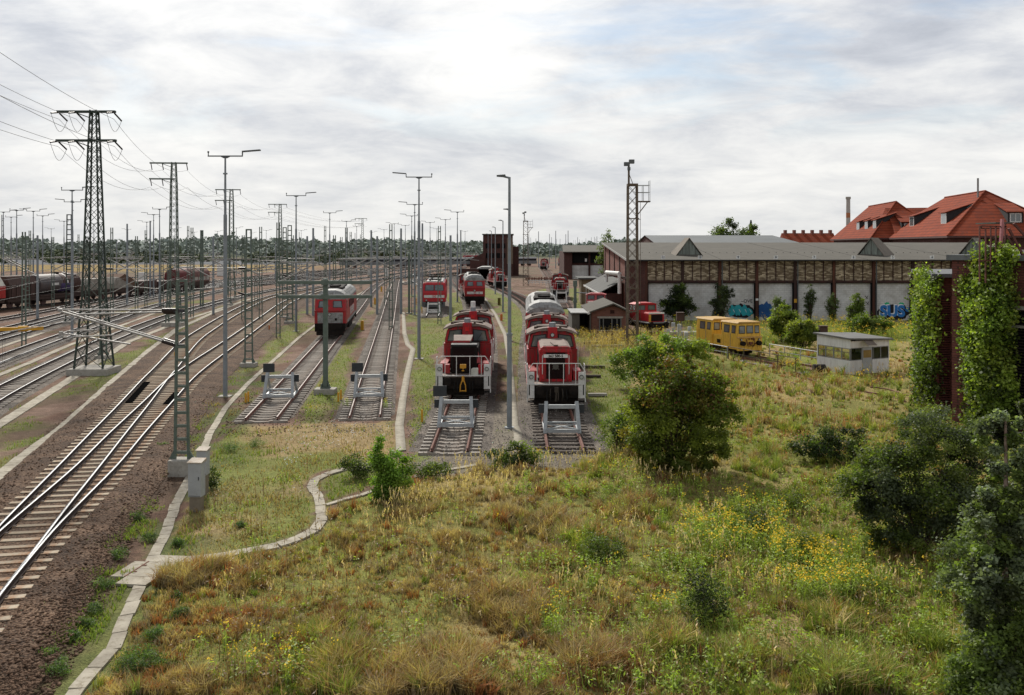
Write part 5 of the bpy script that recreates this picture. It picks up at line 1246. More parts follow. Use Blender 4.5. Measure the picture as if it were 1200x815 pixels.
# grey cabinets by the strip
def cabinet(px, py, w_, d_, h_, ped, label, lean=0):
    x, y = G(px, py); t = thing('track_cabinet', label, 'electrical cabinet', (x, y, 0), -0.12)
    cm = mat('cabinet_grey', (0.36,0.375,0.385), 0.55, (0.29,0.30,0.305), 2.0, dirt=(0.2,0.16,0.12), dirt_amt=0.15)
    MB().use(mat('pedestal', (0.22,0.185,0.14), 0.9)).box(-w_*0.42,w_*0.42,-d_*0.42,d_*0.42,-0.1,ped).build('pedestal', None, t)
    MB().use(cm).box(-w_/2,w_/2,-d_/2,d_/2,ped,ped+h_).build('housing', None, t, bevel=0.012)
    MB().use(mat('cabinet_lid',(0.42,0.36,0.29),0.7,dirt=(0.25,0.13,0.06),dirt_amt=0.4)).prism([(-d_/2-0.03,ped+h_+0.002),(-d_/2-0.03,ped+h_+0.03),(d_/2+0.03,ped+h_+0.10),(d_/2+0.03,ped+h_+0.002)],-w_/2-0.03,w_/2+0.03,'x').build('lid', None, t)
    MB().use(RUBBER()).box(-w_*0.44,w_*0.44,-d_/2-0.004,-d_/2+0.002,ped+0.03,ped+0.045).box(w_*0.3,w_*0.34,-d_/2-0.02,-d_/2,ped+h_*0.5,ped+h_*0.6).build('handle', None, t)
cabinet(230.5,599,0.44,0.4,1.12,0.50,'front grey cabinet on a brown pedestal at the strip')
cabinet(238,580,0.36,0.34,0.85,0.72,'darker grey cabinet close behind the front one')
def whitebox(px, py, w_, h_, label):
    x, y = G(px, py); t = thing('relay_box', label, 'relay box', (x, y, 0)); MB().use(WHITE()).box(-w_/2,w_/2,-0.3,0.3,0.15,h_).build('housing', None, t, bevel=0.02); MB().use(CONC()).box(-w_/2-0.05,w_/2+0.05,-0.35,0.35,-0.1,0.15).build('plinth', None, t)
whitebox(433,323,1.0,1.4,'wide low white relay box among the far tracks'); whitebox(453,324.5,1.0,2.3,'tall white relay box among the far tracks'); whitebox(215,328,5.0,3.4,'white site cabin beyond the dark red hood wagon'); whitebox(259,324,2.2,3.2,'white cabin right of the hood wagon'); whitebox(166,331,2.0,2.4,'white cabin left of the second pylon')
# signal lamp boxes seen from behind
def signal_back(px, pyb, d, zb, label):
    x = XD(px, d); t = thing('signal_lamp', label, 'signal', (x, d, 0)); 
    MB().use(mat('signal_back', (0.075,0.045,0.035), 0.8)).box(-0.34,0.34,-0.25,0.25,zb,zb+0.75).box(-0.36,0.36,-0.42,0.27,zb+0.751,zb+0.80).build('lamp_box', None, t, bevel=0.02)
    mb = MB().use(LAMPGREY()); 
    for s in (-1, 1): mb.beam((s*0.25,0,0),(s*0.1,0,zb),0.05)
    for k in range(4): mb.beam((-0.2,0,0.3+k*zb*0.2),(0.2,0,0.4+k*zb*0.2),0.03)
    mb.build('stand', None, t)
signal_back(797, 390, 62.0, 1.95, 'brown signal box on a thin stand left of the yellow railcar'); signal_back(964.5, 400, 58, 1.2, 'dark brown signal box on a pole behind the white hut')
# concrete posts and slabs beside the turntable approach
for i, (px, py) in enumerate(((783,395),(789,392),(796,394),(808,392),(819,389),(828,386),(804,399))):
    x, y = G(px, py); o = MB().use(mat('post_pale',(0.42,0.44,0.46),0.8)).box(-0.16,0.16,-0.16,0.16,0,1.15 if i % 3 else 0.75).build('concrete_post', None, None, (x,y,0), 0.02); tag(o, 'pale concrete post in the row left of the yellow railcar', 'concrete post', 'concrete posts left of the railcar')
x, y = G(806, 394); o = MB().use(CONC()).box(-2.6,2.6,-0.8,0.8,0,0.3).build('loading_slab', None, None, (x,y+1.2,0), 0.03); tag(o, 'flat grey concrete slab between the small shunter and railcar', 'slab')
# loose sleepers and scrap lying about
for i, (px, py, l, rz, m) in enumerate(((704,403,3.2,0.3,SLEEP_W()),(722,400,2.6,-0.2,SLEEP_W()),(712,407,2.8,0.15,CONC()),(690,443,1.6,0.0,SLEEP_W()),(700,465,1.1,0.05,CONC()),(733,486,1.0,0.1,CONC()),(694,432,1.8,0.05,SLEEP_W()))):
    x, y = G(px, py); o = MB().use(m).box(-l/2,l/2,-0.15,0.15,0.0,0.16).build('old_sleeper', None, None, (x,y,0.02 + i*0.004), 0.02); o.rotation_euler = (0,0,rz); tag(o, 'discarded sleeper lying in the grass right of the shunter with number strip', 'sleeper', 'discarded sleepers right of the shunters')
t = thing('wheel_scrap', 'heap of rusty wheelsets and scrap in the middle distance', 'scrap heap', (XD(636,170),172,0)); rr = random.Random(9)
for k in range(14):
    x0, y0 = rr.uniform(-3.5,3.5), rr.uniform(-3,3); MB().use(RUST()).cyl((x0-0.75,y0,0.45),(x0-0.62,y0,0.45),0.45,n=14).cyl((x0+0.62,y0,0.45),(x0+0.75,y0,0.45),0.45,n=14).cyl((x0-0.9,y0,0.45),(x0+0.9,y0,0.45),0.08,n=8).build('wheelset', None, t)
t = thing('white_fence', 'low white barrier fence behind the far shunter', 'fence', (XD(634,155),155,0)); mb = MB().use(WHITE())
for k in range(8): mb.box(-2.8+k*0.8-0.06,-2.8+k*0.8+0.06,-0.06,0.06,0,1.0)
mb.box(-2.9,2.9,-0.08,-0.061,0.75,0.95).box(-2.9,2.9,-0.08,-0.061,0.4,0.55).build('rails_and_posts', None, t)

# ------------------------------------------------------------------ freight train and far coaches
K6_ = 'track under the brown freight train'
def bogies(t, ys_):
    for y in ys_:
        for s in (-1, 1): wheel(t, s*0.78, y, 0.46)
FB = lambda: mat('freight_brown', (0.10,0.050,0.040), 0.75, (0.055,0.030,0.026), 1.5, dirt=(0.03,0.025,0.022), dirt_amt=0.5, streak=True)
def frame(t, ln): MB().use(mat('freight_frame',(0.07,0.045,0.038),0.85)).box(-1.3,1.3,0.2,ln-0.2,0.85,1.25).box(-1.0,1.0,1.0,ln-1.0,0.55,0.85).box(-1.42,1.42,0.2,ln-0.2,1.25,1.5).build('wagon_frame', None, t)
def put(t, d): t.scale = (1, 1.45, 1); x, a = on_track(K6_, d); t.location = (x, d, RZ); t.rotation_euler.z = a
def circ(r, cz, n=24): return [(r*math.cos(2*PI*k/n), cz + r*math.sin(2*PI*k/n)) for k in range(n)]
t = thing('hopper_wagon', 'dark brown covered hopper wagon left of the tank wagon', 'freight wagon'); frame(t, 5.0); bogies(t, (1.0,4.0))
MB().use(FB()).prism([(-1.5,1.5),(-1.5,3.2),(-0.9,4.35),(0.9,4.35),(1.5,3.2),(1.5,1.5)],0.2,4.8,'y').build('body', None, t, bevel=0.04); mb = MB().use(BLACK())
for k in range(6): mb.box(1.5,1.53,0.4+k*0.8,0.48+k*0.8,1.5,3.2)
mb.build('side_rib', None, t); put(t, 91.85)
t = thing('hopper_wagon', 'red wagon with pale gable end at the left edge', 'freight wagon'); frame(t, 6.0); bogies(t, (1.2,4.8))
MB().use(mat('wagon_red',(0.42,0.03,0.025),0.6)).box(-1.48,1.48,0.2,5.8,1.5,3.1).use(mat('wagon_cream',(0.55,0.52,0.46),0.7)).prism([(-1.48,3.102),(-0.7,4.3),(0.7,4.3),(1.48,3.102)],0.2,5.8,'y').build('body', None, t, bevel=0.03); put(t, 85.9)
t = thing('tank_wagon', 'grey and rust brown tank wagon with white band and lettering', 'freight wagon'); frame(t, 8.2); bogies(t, (1.4,6.8))
tk = mat('tank_grey',(0.095,0.095,0.105),0.6,(0.06,0.055,0.06),1.2,dirt=(0.10,0.06,0.045),dirt_amt=0.6,streak=True)
b = MB().use(tk).prism(circ(1.42,2.95),0.3,4.4,'y').use(FB()).prism(circ(1.425,2.95),4.4,7.9,'y').build('tank', None, t, bevel=0.08)
MB().use(WHITE()).prism(circ(1.44,2.95),5.15,5.35,'y').build('white_band', None, b); MB().use(mat('purple_stain',(0.07,0.05,0.14),0.7)).prism([(1.448*math.cos(a),2.95+1.448*math.sin(a)) for a in [(-1.0)+k*0.1 for k in range(11)]]+[(1.3*math.cos(a),2.95+1.3*math.sin(a)) for a in (0.0,-0.5,-1.0)],4.0,6.4,'y').build('purple_streak', None, b)
text('VTG', 0.75, WHITE(), b, (1.46, 2.6, 2.95), (PI/2,0,PI/2), 0.01) if False else None
mb = MB().use(WHITE())
for k, (a0, a1) in enumerate(((2.2,2.4),(2.55,3.5))): mb.box(1.43,1.452,a0,a1,2.75,3.1)
mb.build('lettering_patch', None, b)
mb = MB().use(BLACK()).cyl((0,4.7,4.35),(0,4.7,4.6),0.35,n=12).tube([(-0.4,1.2,4.5),(-0.4,7.2,4.5)],0.03); mb.build('dome_and_walkway', None, b)
put(t, 96.9)
for i, (d, lb) in enumerate(((105.2,'pale grey funnel shaped hopper wagon right of the tank wagon'),(111.0,'pale hopper wagon with brown load between pylon and mast'))):
    t = thing('hopper_wagon', lb, 'freight wagon'); frame(t, 5.8); bogies(t, (1.2,4.6))
    MB().use(mat('hopper_pale',(0.30,0.28,0.245),0.8,(0.20,0.18,0.155),1.5,dirt=(0.14,0.09,0.06),dirt_amt=0.4)).prism([(0.3,1.5),(0.3,2.3),(1.2,3.3),(4.4,3.3),(5.5,2.3),(5.5,1.5)],-1.35,1.35,'x').build('hopper', None, t, bevel=0.05)
    if i: MB().use(mat('load_brown',(0.13,0.075,0.05),0.95)).prism([(1.6,3.2),(3.0,3.8),(5.5,2.6),(5.4,1.6)],-1.36,1.36,'x').build('load', None, t)
    put(t, d)
for i, d in enumerate((116.7, 122.2)):
    t = thing('flat_wagon', ('low brown open wagon before the dark red hood wagon' if i else 'low brown open wagon behind the pale hoppers'), 'freight wagon'); frame(t, 5.5); bogies(t, (1.2,4.3)); MB().use(FB()).box(-1.4,1.4,0.2,5.3,1.5,2.4 - 0.3*i).build('body', None, t, bevel=0.03); put(t, d)
t = thing('hood_wagon', 'dark red round hooded coil wagon with grey side at the end of the train', 'freight wagon'); frame(t, 10.6); bogies(t, (1.5,3.0,7.6,9.1))
arcp = [(-1.45,1.5),(-1.45,2.6)] + [(1.45*math.cos(PI-k*PI/12), 2.7+1.45*math.sin(k*PI/12)) for k in range(13)] + [(1.45,2.6),(1.45,1.5)]
hb = MB().use(mat('hood_red',(0.14,0.022,0.022),0.7,(0.09,0.02,0.02),2.0)).prism(arcp,0.2,4.6,'y').use(mat('hood_worn',(0.20,0.10,0.085),0.8,(0.11,0.06,0.055),1.0,streak=True)).prism([(x*0.98,z*0.99) for x, z in arcp],4.6,10.4,'y').build('hood', None, t, bevel=0.05)
mb = MB().use(CONC())
for k in range(4): mb.box(1.43,1.47,5.2+k*1.3,6.2+k*1.3,1.75,2.4)
mb.build('side_panel', None, hb); put(t, 127.7)

for i, (x0, y0, rz, m) in enumerate(((-66,262,-1.2,0),(-42,271,-1.25,1),(-17,278,-1.25,0))):
    t = thing('passenger_coach', ('grey roofed coach left in the far stabled train','grey roofed coach in the middle of the far stabled train','grey roofed coach right in the far stabled train')[i], 'coach', (x0,y0,0.3), rz); t.scale = (1, 1.2, 1)
    MB().use(mat('coach_grey',(0.20,0.20,0.205),0.6)).box(-1.4,1.4,0,25,0.9,2.2).use(mat('coach_roof',(0.42,0.42,0.42),0.7)).prism([(-1.4,3.1),(-1.1,3.7),(1.1,3.7),(1.4,3.1)],0,25,'y').build('body', None, t)
    MB().use(mat('coach_window',(0.02,0.02,0.025),0.2)).box(-1.405,1.405,0.2,24.8,2.2,3.1).build('window_band', None, t); bogies(t, (2.5,5,20,22.5))
for i, (x0, y0) in enumerate(((-20,285),(-11,330))):
    t = thing('passenger_coach', ('red double deck coach far off left of the dark brick block','red coach behind the far double deck coach')[i], 'coach', (x0,y0,0.3), -1.3)
    MB().use(mat('far_red',(0.40,0.05,0.05),0.6)).box(-1.4,1.4,0,14,0.5,4.4).use(mat('coach_roof',(0.42,0.42,0.42),0.7)).box(-1.3,1.3,0,14,4.4,4.6).build('body', None, t); MB().use(mat('coach_window',(0.02,0.02,0.025),0.2)).box(-1.41,1.41,0.5,13.5,1.4,2.1).box(-1.41,1.41,0.5,13.5,3.2,3.9).build('window_band', None, t)
# ------------------------------------------------------------------ buildings
BR_RED = lambda: brickmat('brick_red', (0.25,0.075,0.05), (0.18,0.055,0.04), (0.14,0.10,0.085), soot=(0.07,0.03,0.025), soot_amt=0.5)
BR_DARK = lambda: brickmat('brick_dark', (0.115,0.04,0.032), (0.075,0.03,0.026), (0.06,0.045,0.04), soot=(0.03,0.018,0.016), soot_amt=0.6)
BR_MOTT = lambda: brickmat('brick_mottled', (0.15,0.11,0.07), (0.80,0.68,0.48), (0.15,0.12,0.085), bw=0.42, rh=0.13, soot=(0.10,0.07,0.045), soot_amt=0.5, bias=-0.30)
BR_HUT = lambda: brickmat('brick_hut', (0.24,0.085,0.06), (0.15,0.055,0.042), (0.16,0.12,0.10), soot=(0.08,0.04,0.03), soot_amt=0.4)
BR_WHITE = lambda: brickmat('white_block', (0.60,0.60,0.58), (0.54,0.545,0.53), (0.40,0.40,0.39), bw=0.5, rh=0.25, ms=0.014, soot=(0.27,0.25,0.22), soot_amt=0.75)
FELT = lambda: mat('roof_felt', (0.100,0.092,0.077), 0.95, (0.072,0.067,0.056), 0.5, dirt=(0.12,0.105,0.085), dirt_amt=0.3)
GIRD = lambda: mat('girder_rust', (0.065,0.028,0.022), 0.85, (0.032,0.02,0.018), 1.5)
DARKIN = lambda: mat('dark_inside', (0.008,0.008,0.008), 1.0)

YF = 80.0
rh = thing('roundhouse', 'long brick engine shed with white bricked up gates and three cornered skylights', 'engine shed', (0, 0, 0))
PXS = [15.75, 20.0, 24.35, 28.7, 33.2, 37.75, 42.4, 47.0, 51.6, 56.2, 60.8, 65.4]
XL, XR, ZE, ZR, YB = 13.75, 68.0, 7.2, 9.25, 102.0
MB().use(BR_RED()).add([(XL,YF,0),(XL,YB,0),(XL,YB,ZR-0.25),(XL,YF,ZE-0.25),(XL+0.4,YF,0),(XL+0.4,YB,0),(XL+0.4,YB,ZR-0.25),(XL+0.4,YF,ZE-0.25)],[(0,1,2,3),(4,5,6,7),(0,3,7,4),(1,2,6,5),(3,2,6,7)]).build('gable_wall', None, rh)
mb = MB().use(GIRD())
for yy in (82.5, 87, 91.5, 96, 100.5): mb.box(XL-0.10, XL-0.003, yy-0.14, yy+0.14, 0, ZE-0.3+(yy-YF)*(ZR-ZE)/(YB-YF))
for zz in (4.9,): mb.box(XL-0.08, XL-0.004, YF+0.2, YB, zz-0.12, zz+0.12)
mb.build('gable_girders', None, rh)
MB().use(BR_DARK()).box(XL-0.02, 15.6, YF-0.06, YF+0.4, 0, ZE-0.2).build('corner_pier', None, rh)
MB().use(BR_DARK()).box(XL+0.4, XR, YB-0.4, YB, 0, ZR-0.2).box(XR-0.4, XR, YF+0.4, YB-0.4, 0, ZE-0.2).build('rear_wall', None, rh)
for i, (a, b) in enumerate(zip(PXS, PXS[1:])):
    a0, b0 = a + 0.16, b - 0.16
    g_ = MB().use(BR_WHITE()).box(a0+0.1, b0-0.1, YF+0.30, YF+0.45, 0, 4.38).build('bricked_gate', None, rh)
    MB().use(DARKIN()).box(a0, a0+0.1, YF+0.05, YF+0.38, 0, 4.45).box(b0-0.1, b0, YF+0.05, YF+0.38, 0, 4.45).box(a0+0.1, b0-0.1, YF+0.06, YF+0.38, 4.38, 4.45).build('gate_frame', None, g_)
    p = MB().use(BR_MOTT()).box(a0, b0, YF+0.12, YF+0.4, 4.72, ZE-0.2).build('brick_infill', None, rh)
    mb = MB().use(GIRD())
    for k in (1, 2, 3): x = a0 + (b0-a0)*k/4; mb.box(x-0.045, x+0.045, YF+0.05, YF+0.118, 4.72, ZE-0.2)
    mb.build('infill_strips', None, p)
for i, x in enumerate(PXS):
    m = mat('pillar_rust%d' % (i % 3), ((0.10,0.035,0.022),(0.045,0.025,0.022),(0.13,0.045,0.025))[i % 3], 0.85, (0.04,0.022,0.018), 1.2, streak=True)
    MB().use(m).box(x-0.155, x+0.155, YF-0.06, YF+0.2, 0, ZE-0.2).box(x-0.2, x+0.2, YF-0.08, YF-0.06, 0, 0.5).build('pillar', None, rh)
    if i in (2, 4, 6, 8, 10): MB().use(mat('downpipe',(0.10,0.11,0.115),0.6)).cyl((x+0.26,YF-0.10,0),(x+0.26,YF-0.10,ZE-0.15),0.07,n=8).build('downpipe', None, rh)
MB().use(WHITE()).box(PXS[3]-0.16,PXS[3]+0.16,YF-0.068,YF-0.062,2.35,2.6).build('white_mark', None, rh); MB().use(YELLOW()).box(PXS[4]-0.17,PXS[4]+0.17,YF-0.068,YF-0.062,2.1,2.55).build('yellow_mark', None, rh)
MB().use(GIRD()).box(15.6, XR, YF+0.02, YF+0.41, 4.45, 4.72).box(15.6, XR, YF-0.02, YF+0.41, ZE-0.2, ZE-0.05).build('beam', None, rh)  # lower box is the beam, upper dark strip stands in for eave shadow
sl = (ZR-ZE)/(YB-YF); rz_ = lambda y: ZE + (y-YF)*sl
MB().use(FELT()).add([(XL-0.35,YF-0.45,rz_(YF-0.45)),(XR+0.3,YF-0.45,rz_(YF-0.45)),(XR+0.3,YB,ZR),(XL-0.35,YB,ZR),(XL-0.35,YF-0.45,rz_(YF-0.45)-0.16),(XR+0.3,YF-0.45,rz_(YF-0.45)-0.16),(XR+0.3,YB,ZR-0.16),(XL-0.35,YB,ZR-0.16)],[(0,1,2,3),(4,7,6,5),(0,4,5,1),(1,5,6,2),(2,6,7,3),(3,7,4,0)]).build('roof', None, rh)
MB().use(mat('verge_white',(0.36,0.35,0.33),0.8)).add([(XL-0.4,YF-0.45,rz_(YF-0.45)+0.03),(XL-0.33,YF-0.45,rz_(YF-0.45)+0.03),(XL-0.33,YB,ZR+0.03),(XL-0.4,YB,ZR+0.03),(XL-0.4,YF-0.45,rz_(YF-0.45)-0.2),(XL-0.33,YF-0.45,rz_(YF-0.45)-0.2),(XL-0.33,YB,ZR-0.2),(XL-0.4,YB,ZR-0.2)],[(0,1,2,3),(4,7,6,5),(0,4,5,1),(1,5,6,2),(2,6,7,3),(3,7,4,0)]).build('verge', None, rh)
MB().use(mat('gutter',(0.03,0.03,0.03),0.7)).box(XL-0.3, XR+0.3, YF-0.56, YF-0.455, rz_(YF-0.45)-0.17, rz_(YF-0.45)-0.02).build('gutter', None, rh)
mb = MB().use(mat('roof_seam',(0.05,0.048,0.042),0.9))
for x in (24.4, 36, 41.5, 53): mb.beam((x,YF-0.3,rz_(YF-0.3)+0.012),(x+ (1.2 if x != 36 else -1.0),YB-0.5,rz_(YB-0.5)+0.012),0.07,0.02)
rr = random.Random(4)
for k in range(60): x = XL + 1 + k*0.9; mb.box(x,x+0.08,87.0,87.12,rz_(87)-0.02,rz_(87)+0.07)
mb.build('roof_seams', None, rh)
SKG = mat('skylight_glass',(0.22,0.25,0.22),0.25,(0.10,0.115,0.10),1.6,streak=True)
for px, ang in ((807.5, 0.0), (1021, -0.72), (1140, -0.78)):
    d = 84.0; x = XD(px, d); w_ = 1.55; zt = ZD(278.6, d)
    s = thing('skylight', None, None, (0,0,0)); s.parent = rh
    ca, sa = math.cos(ang), math.sin(ang)
    def P3(lx, ly, z): return Vector((x + lx*ca - ly*sa, d + (lx*sa + ly*ca)*0.8, z))
    def base(lx, ly, dz=0.0): p = P3(lx, ly, 0); return Vector((p.x, p.y, rz_(p.y) + dz))
    MB().use(SKG).add([base(-w_*0.9,0,0.08), base(w_*0.9,0,0.08), P3(0,0,zt-0.12)],[(0,1,2)]).build('glass', None, s)
    mb = MB().use(mat('skylight_bar',(0.12,0.115,0.10),0.8))
    for t_ in (-0.5,0,0.5): mb.beam(base(t_*w_,-0.02,0.08), P3(t_*w_,-0.02, rz_(d)+0.05+(zt-rz_(d)-0.2)*(1-abs(t_)*1.1)), 0.045)
    mb.beam(base(-w_,-0.03,0.02), base(w_,-0.03,0.02), 0.1, 0.22).build('glazing_bars', None, s)
    mb = MB().use(mat('skylight_roof',(0.19,0.165,0.135),0.9,(0.14,0.12,0.10),1.0))
    for q in (-1, 1): mb.add([base(q*(w_+0.15),-0.2,-0.03), P3(0,-0.2,zt), P3(0,2.6,zt-0.02), base(q*(w_+0.15),3.4,-0.03), base(q*(w_+0.15),-0.2,-0.16), P3(0,-0.2,zt-0.12)],[(0,1,2,3),(0,4,5,1)])
    mb.add([base(-w_-0.15,3.4,-0.03), base(w_+0.15,3.4,-0.03), P3(0,2.6,zt-0.02)],[(0,1,2)])
    mb.build('skylight_roof', None, s)
for px, s_ in ((777,'11'),(820,'10'),(865,'9'),(909,'8'),(954,'7'),(1000,'6'),(1046,'5'),(1092,'4'),(1140,'3')):
    x = XD(px, YF-0.3); z0 = rz_(YF-0.3)
    pl = MB().use(mat('plate_white',(0.72,0.73,0.74),0.6)).box(x-0.23,x+0.23,YF-0.36,YF-0.33,z0+0.06,z0+0.46).build('number_board', None, rh)
    text(s_, 0.36, mat('ink',(0.06,0.07,0.09),0.7), pl, (x, YF-0.366, z0+0.26), offset=0.006)
# graffiti on the bricked up gates
def spray(mb, x, z, pts, y): mb.add([(x+a, y, z+b) for a, b in pts], [tuple(range(len(pts)))])
def blob(rng, cx, cz, rx, rz_2, n=28, j=0.22): return [(cx+rx*math.cos(-2*PI*k/n)*(1+rng.uniform(-j,j)*0.6), cz+rz_2*math.sin(-2*PI*k/n)*(1+rng.uniform(-j,j))) for k in range(n)]
YG = YF + 0.30
BLU = mat('spray_blue',(0.03,0.19,0.47),0.6,(0.02,0.13,0.38),2.0); TEAL = mat('spray_teal',(0.03,0.36,0.40),0.6,(0.02,0.27,0.32),2.0); INK = mat('spray_black',(0.015,0.015,0.018),0.7); SPW = mat('spray_white',(0.75,0.78,0.8),0.7); SPG = mat('spray_green',(0.03,0.45,0.20),0.7)
gf = thing('graffiti', None, None, (0,0,0)); gf.parent = rh
rg = random.Random(12); mb = MB().use(INK); spray(mb, XD(1048,80), 1.0, blob(rg,0,-0.05,2.05,0.95), YG-0.006); mb.use(SPG); spray(mb, XD(1041,80), 1.95, blob(rg,0,0.0,0.3,0.18), YG-0.009); spray(mb, XD(1058,80), 2.05, blob(rg,0,-0.1,0.3,0.16), YG-0.009); mb.build('black_outline', None, gf)
text('SUS', 1.78, SPW, gf, (XD(1046.5,80), YG-0.014, 1.12), offset=0.10, name='white_highlight', extrude=0.001); text('SUS', 1.78, BLU, gf, (XD(1047.5,80), YG-0.02, 1.02), offset=0.085, name='blue_letters', extrude=0.001)
mb = MB().use(BLU); spray(mb, XD(1066,80), 1.25, blob(rg,0,0,0.35,0.28), YG-0.012); mb.build('blue_tail', None, gf)
mb = MB().use(INK); spray(mb, XD(869,80), 1.1, blob(rg,0,0,1.55,0.85), YG-0.006); mb.build('black_outline', None, gf)
mb = MB().use(TEAL)
for k, (dx, dz, a, b) in enumerate(((-1.05,0.0,0.42,0.6),(-0.35,0.12,0.45,0.62),(0.38,0.02,0.44,0.66),(0.98,-0.1,0.42,0.5))): spray(mb, XD(869,80)+dx, 1.12+dz, blob(rg,0,0,a,b,20,0.3), YG-0.010-0.0015*k)
mb.build('teal_letters', None, gf)
mb = MB().use(SPW)
for dx in (-0.9,-0.2,0.5,1.05): mb.beam((XD(869,80)+dx,YG-0.02,1.3),(XD(869,80)+dx+0.18,YG-0.02,0.95),0.05,0.004,(0,1,0))
mb.build('white_highlight', None, gf)
text('~OVE', 0.55, INK, gf, (XD(876,80), YG-0.006, 2.25), offset=0.008, name='black_tag', extrude=0.001)
mb = MB().use(mat('spray_navy',(0.02,0.09,0.26),0.7)); spray(mb, XD(898,80), 1.1, blob(rg,0,0,0.85,1.0), YG-0.006); spray(mb, XD(923,80), 1.4, blob(rg,0,0,0.55,0.5), YG-0.006); mb.build('navy_blob', None, gf)
mb = MB().use(INK)
for (x0, z0) in ((1009,2.6),(1013,2.3),(1017,2.7),(1011,1.9),(1018,2.0)): 
    X0 = XD(x0,80); mb.beam((X0-0.2,YG-0.004,z0+0.2),(X0+0.15,YG-0.004,z0-0.15),0.07,0.004,(0,1,0)); mb.beam((X0+0.2,YG-0.009,z0+0.22),(X0-0.1,YG-0.009,z0-0.2),0.06,0.004,(0,1,0))
mb.build('black_scribble', None, gf)

def hip_roof(mb, x0, x1, y0, y1, ze, zr, over=0.4, gable=False):
    x0 -= over; x1 += over; y0 -= over; y1 += over; w_ = (x1-x0)/2; s = 0 if gable else w_
    mb.add([(x0,y0,ze),(x1,y0,ze),(x1,y1,ze),(x0,y1,ze),(x0+w_,y0+s,zr),(x0+w_,y1-s,zr)],[(0,1,4),(1,2,5,4),(2,3,5),(3,0,4,5),(0,3,2,1)])
    return mb
TILE = None
def tilemat():
    m = mat('roof_tile', (0.25,0.052,0.022), 0.9, (0.17,0.035,0.017), 0.35, dirt=(0.13,0.04,0.028), dirt_amt=0.45, spec=0.08)
    nt = m.node_tree; b = [n for n in nt.nodes if n.type == 'BSDF_PRINCIPLED'][0]; src = b.inputs['Base Color'].links[0].from_socket
    tc = N(nt, 'ShaderNodeTexCoord'); wv = N(nt, 'ShaderNodeTexWave'); wv.bands_direction = 'Z'; wv.wave_profile = 'SAW'; wv.inputs['Scale'].default_value = 0.55; wv.inputs['Distortion'].default_value = 0.15
    L(nt, tc.outputs['Object'], wv.inputs['Vector']); r = N(nt, 'ShaderNodeValToRGB'); r.color_ramp.elements[0].color = (0.42,0.42,0.42,1); r.color_ramp.elements[0].position = 0.0; r.color_ramp.elements[1].color = (1.05,1.05,1.05,1); r.color_ramp.elements[1].position = 0.3
    L(nt, wv.outputs[0], r.inputs[0]); mx = N(nt, 'ShaderNodeMixRGB', blend_type='MULTIPLY'); mx.inputs[0].default_value = 1; L(nt, src, mx.inputs[1]); L(nt, r.outputs[0], mx.inputs[2]); L(nt, mx.outputs[0], b.inputs['Base Color'])
    return m
TILE = tilemat(); SLATE = mat('slate_dark',(0.035,0.034,0.036),0.8)
def dormer(parent, xf, yc, wy, zf, h, slope, dx):
    """shed dormer on the left roof plane; xf front, slopes back dx"""
    d = thing('dormer', None, None, (0,0,0)); d.parent = parent
    zt = zf + h; zt2 = zt + dx*0.36; xb = xf + dx
    MB().use(SLATE).add([(xf,yc-wy/2,zf),(xf,yc-wy/2,zt),(xb,yc-wy/2,zt2),(xf,yc+wy/2,zf),(xf,yc+wy/2,zt),(xb,yc+wy/2,zt2)],[(0,2,1),(3,4,5),(0,1,4,3)]).build('cheek', None, d)
    MB().use(TILE).add([(xf-0.35,yc-wy/2-0.25,zt-0.06),(xf-0.35,yc+wy/2+0.25,zt-0.06),(xb+0.2,yc+wy/2+0.25,zt2+0.1),(xb+0.2,yc-wy/2-0.25,zt2+0.1),(xf-0.35,yc-wy/2-0.25,zt+0.07),(xf-0.35,yc+wy/2+0.25,zt+0.07),(xb+0.2,yc+wy/2+0.25,zt2+0.22),(xb+0.2,yc-wy/2-0.25,zt2+0.22)],[(0,1,2,3),(4,7,6,5),(0,4,5,1),(1,5,6,2),(3,2,6,7),(0,3,7,4)]).build('dormer_roof', None, d)
    f = MB().use(WHITE()).box(xf-0.05,xf-0.005,yc-wy/2+0.1,yc+wy/2-0.1,zf+0.15,zt-0.08).build('window', None, d)
    MB().use(GLASS()).box(xf-0.06,xf-0.051,yc-wy/2+0.3,yc+wy/2-0.3,zf+0.35,zt-0.25).build('pane', None, f)
def red_house(A, W_, Ln, ze, zr, rot, label):
    t = thing('red_roofed_house', label, 'building', (A[0], A[1], 0), rot)
    MB().use(BR_DARK()).box(0.3,W_-0.3,0.3,Ln-0.3,0,ze).build('wall', None, t)
    hip_roof(MB().use(TILE), 0, W_, 0, Ln, ze, zr).build('roof', None, t)
    MB().use(mat('eave_board',(0.10,0.05,0.045),0.8)).box(-0.42,W_+0.42,-0.42,Ln+0.42,ze-0.35,ze-0.02).build('eave', None, t)
    mb = MB().use(TILE); c = [(-0.4,-0.4),(W_+0.4,-0.4)]; w2 = (W_+0.8)/2
    for (x, y) in c: mb.cyl((x,y,ze+0.05),(W_/2,-0.4+w2,zr+0.05),0.16,n=6)
    mb.cyl((W_/2,-0.4+w2,zr+0.06),(W_/2,Ln+0.4-w2,zr+0.06),0.16,n=6).build('ridge_tiles', None, t)
    return t
R_ = math.atan2(-0.2, 0.98)
h2 = red_house((XD(1112,120),120), 20, 38, 10.5, 19.0, R_, 'large house with steep red hipped roof at the right edge behind the shed')
slp = (19.0-10.5)/10.4
dormer(h2, 2.6, 9.0, 2.6, 10.5+3.0*slp-0.3, 2.3, slp, 5.8); dormer(h2, 2.6, 25.0, 2.6, 10.5+3.0*slp-0.3, 2.3, slp, 5.8)
dd = thing('dormer', None, None, (0,0,0)); dd.parent = h2
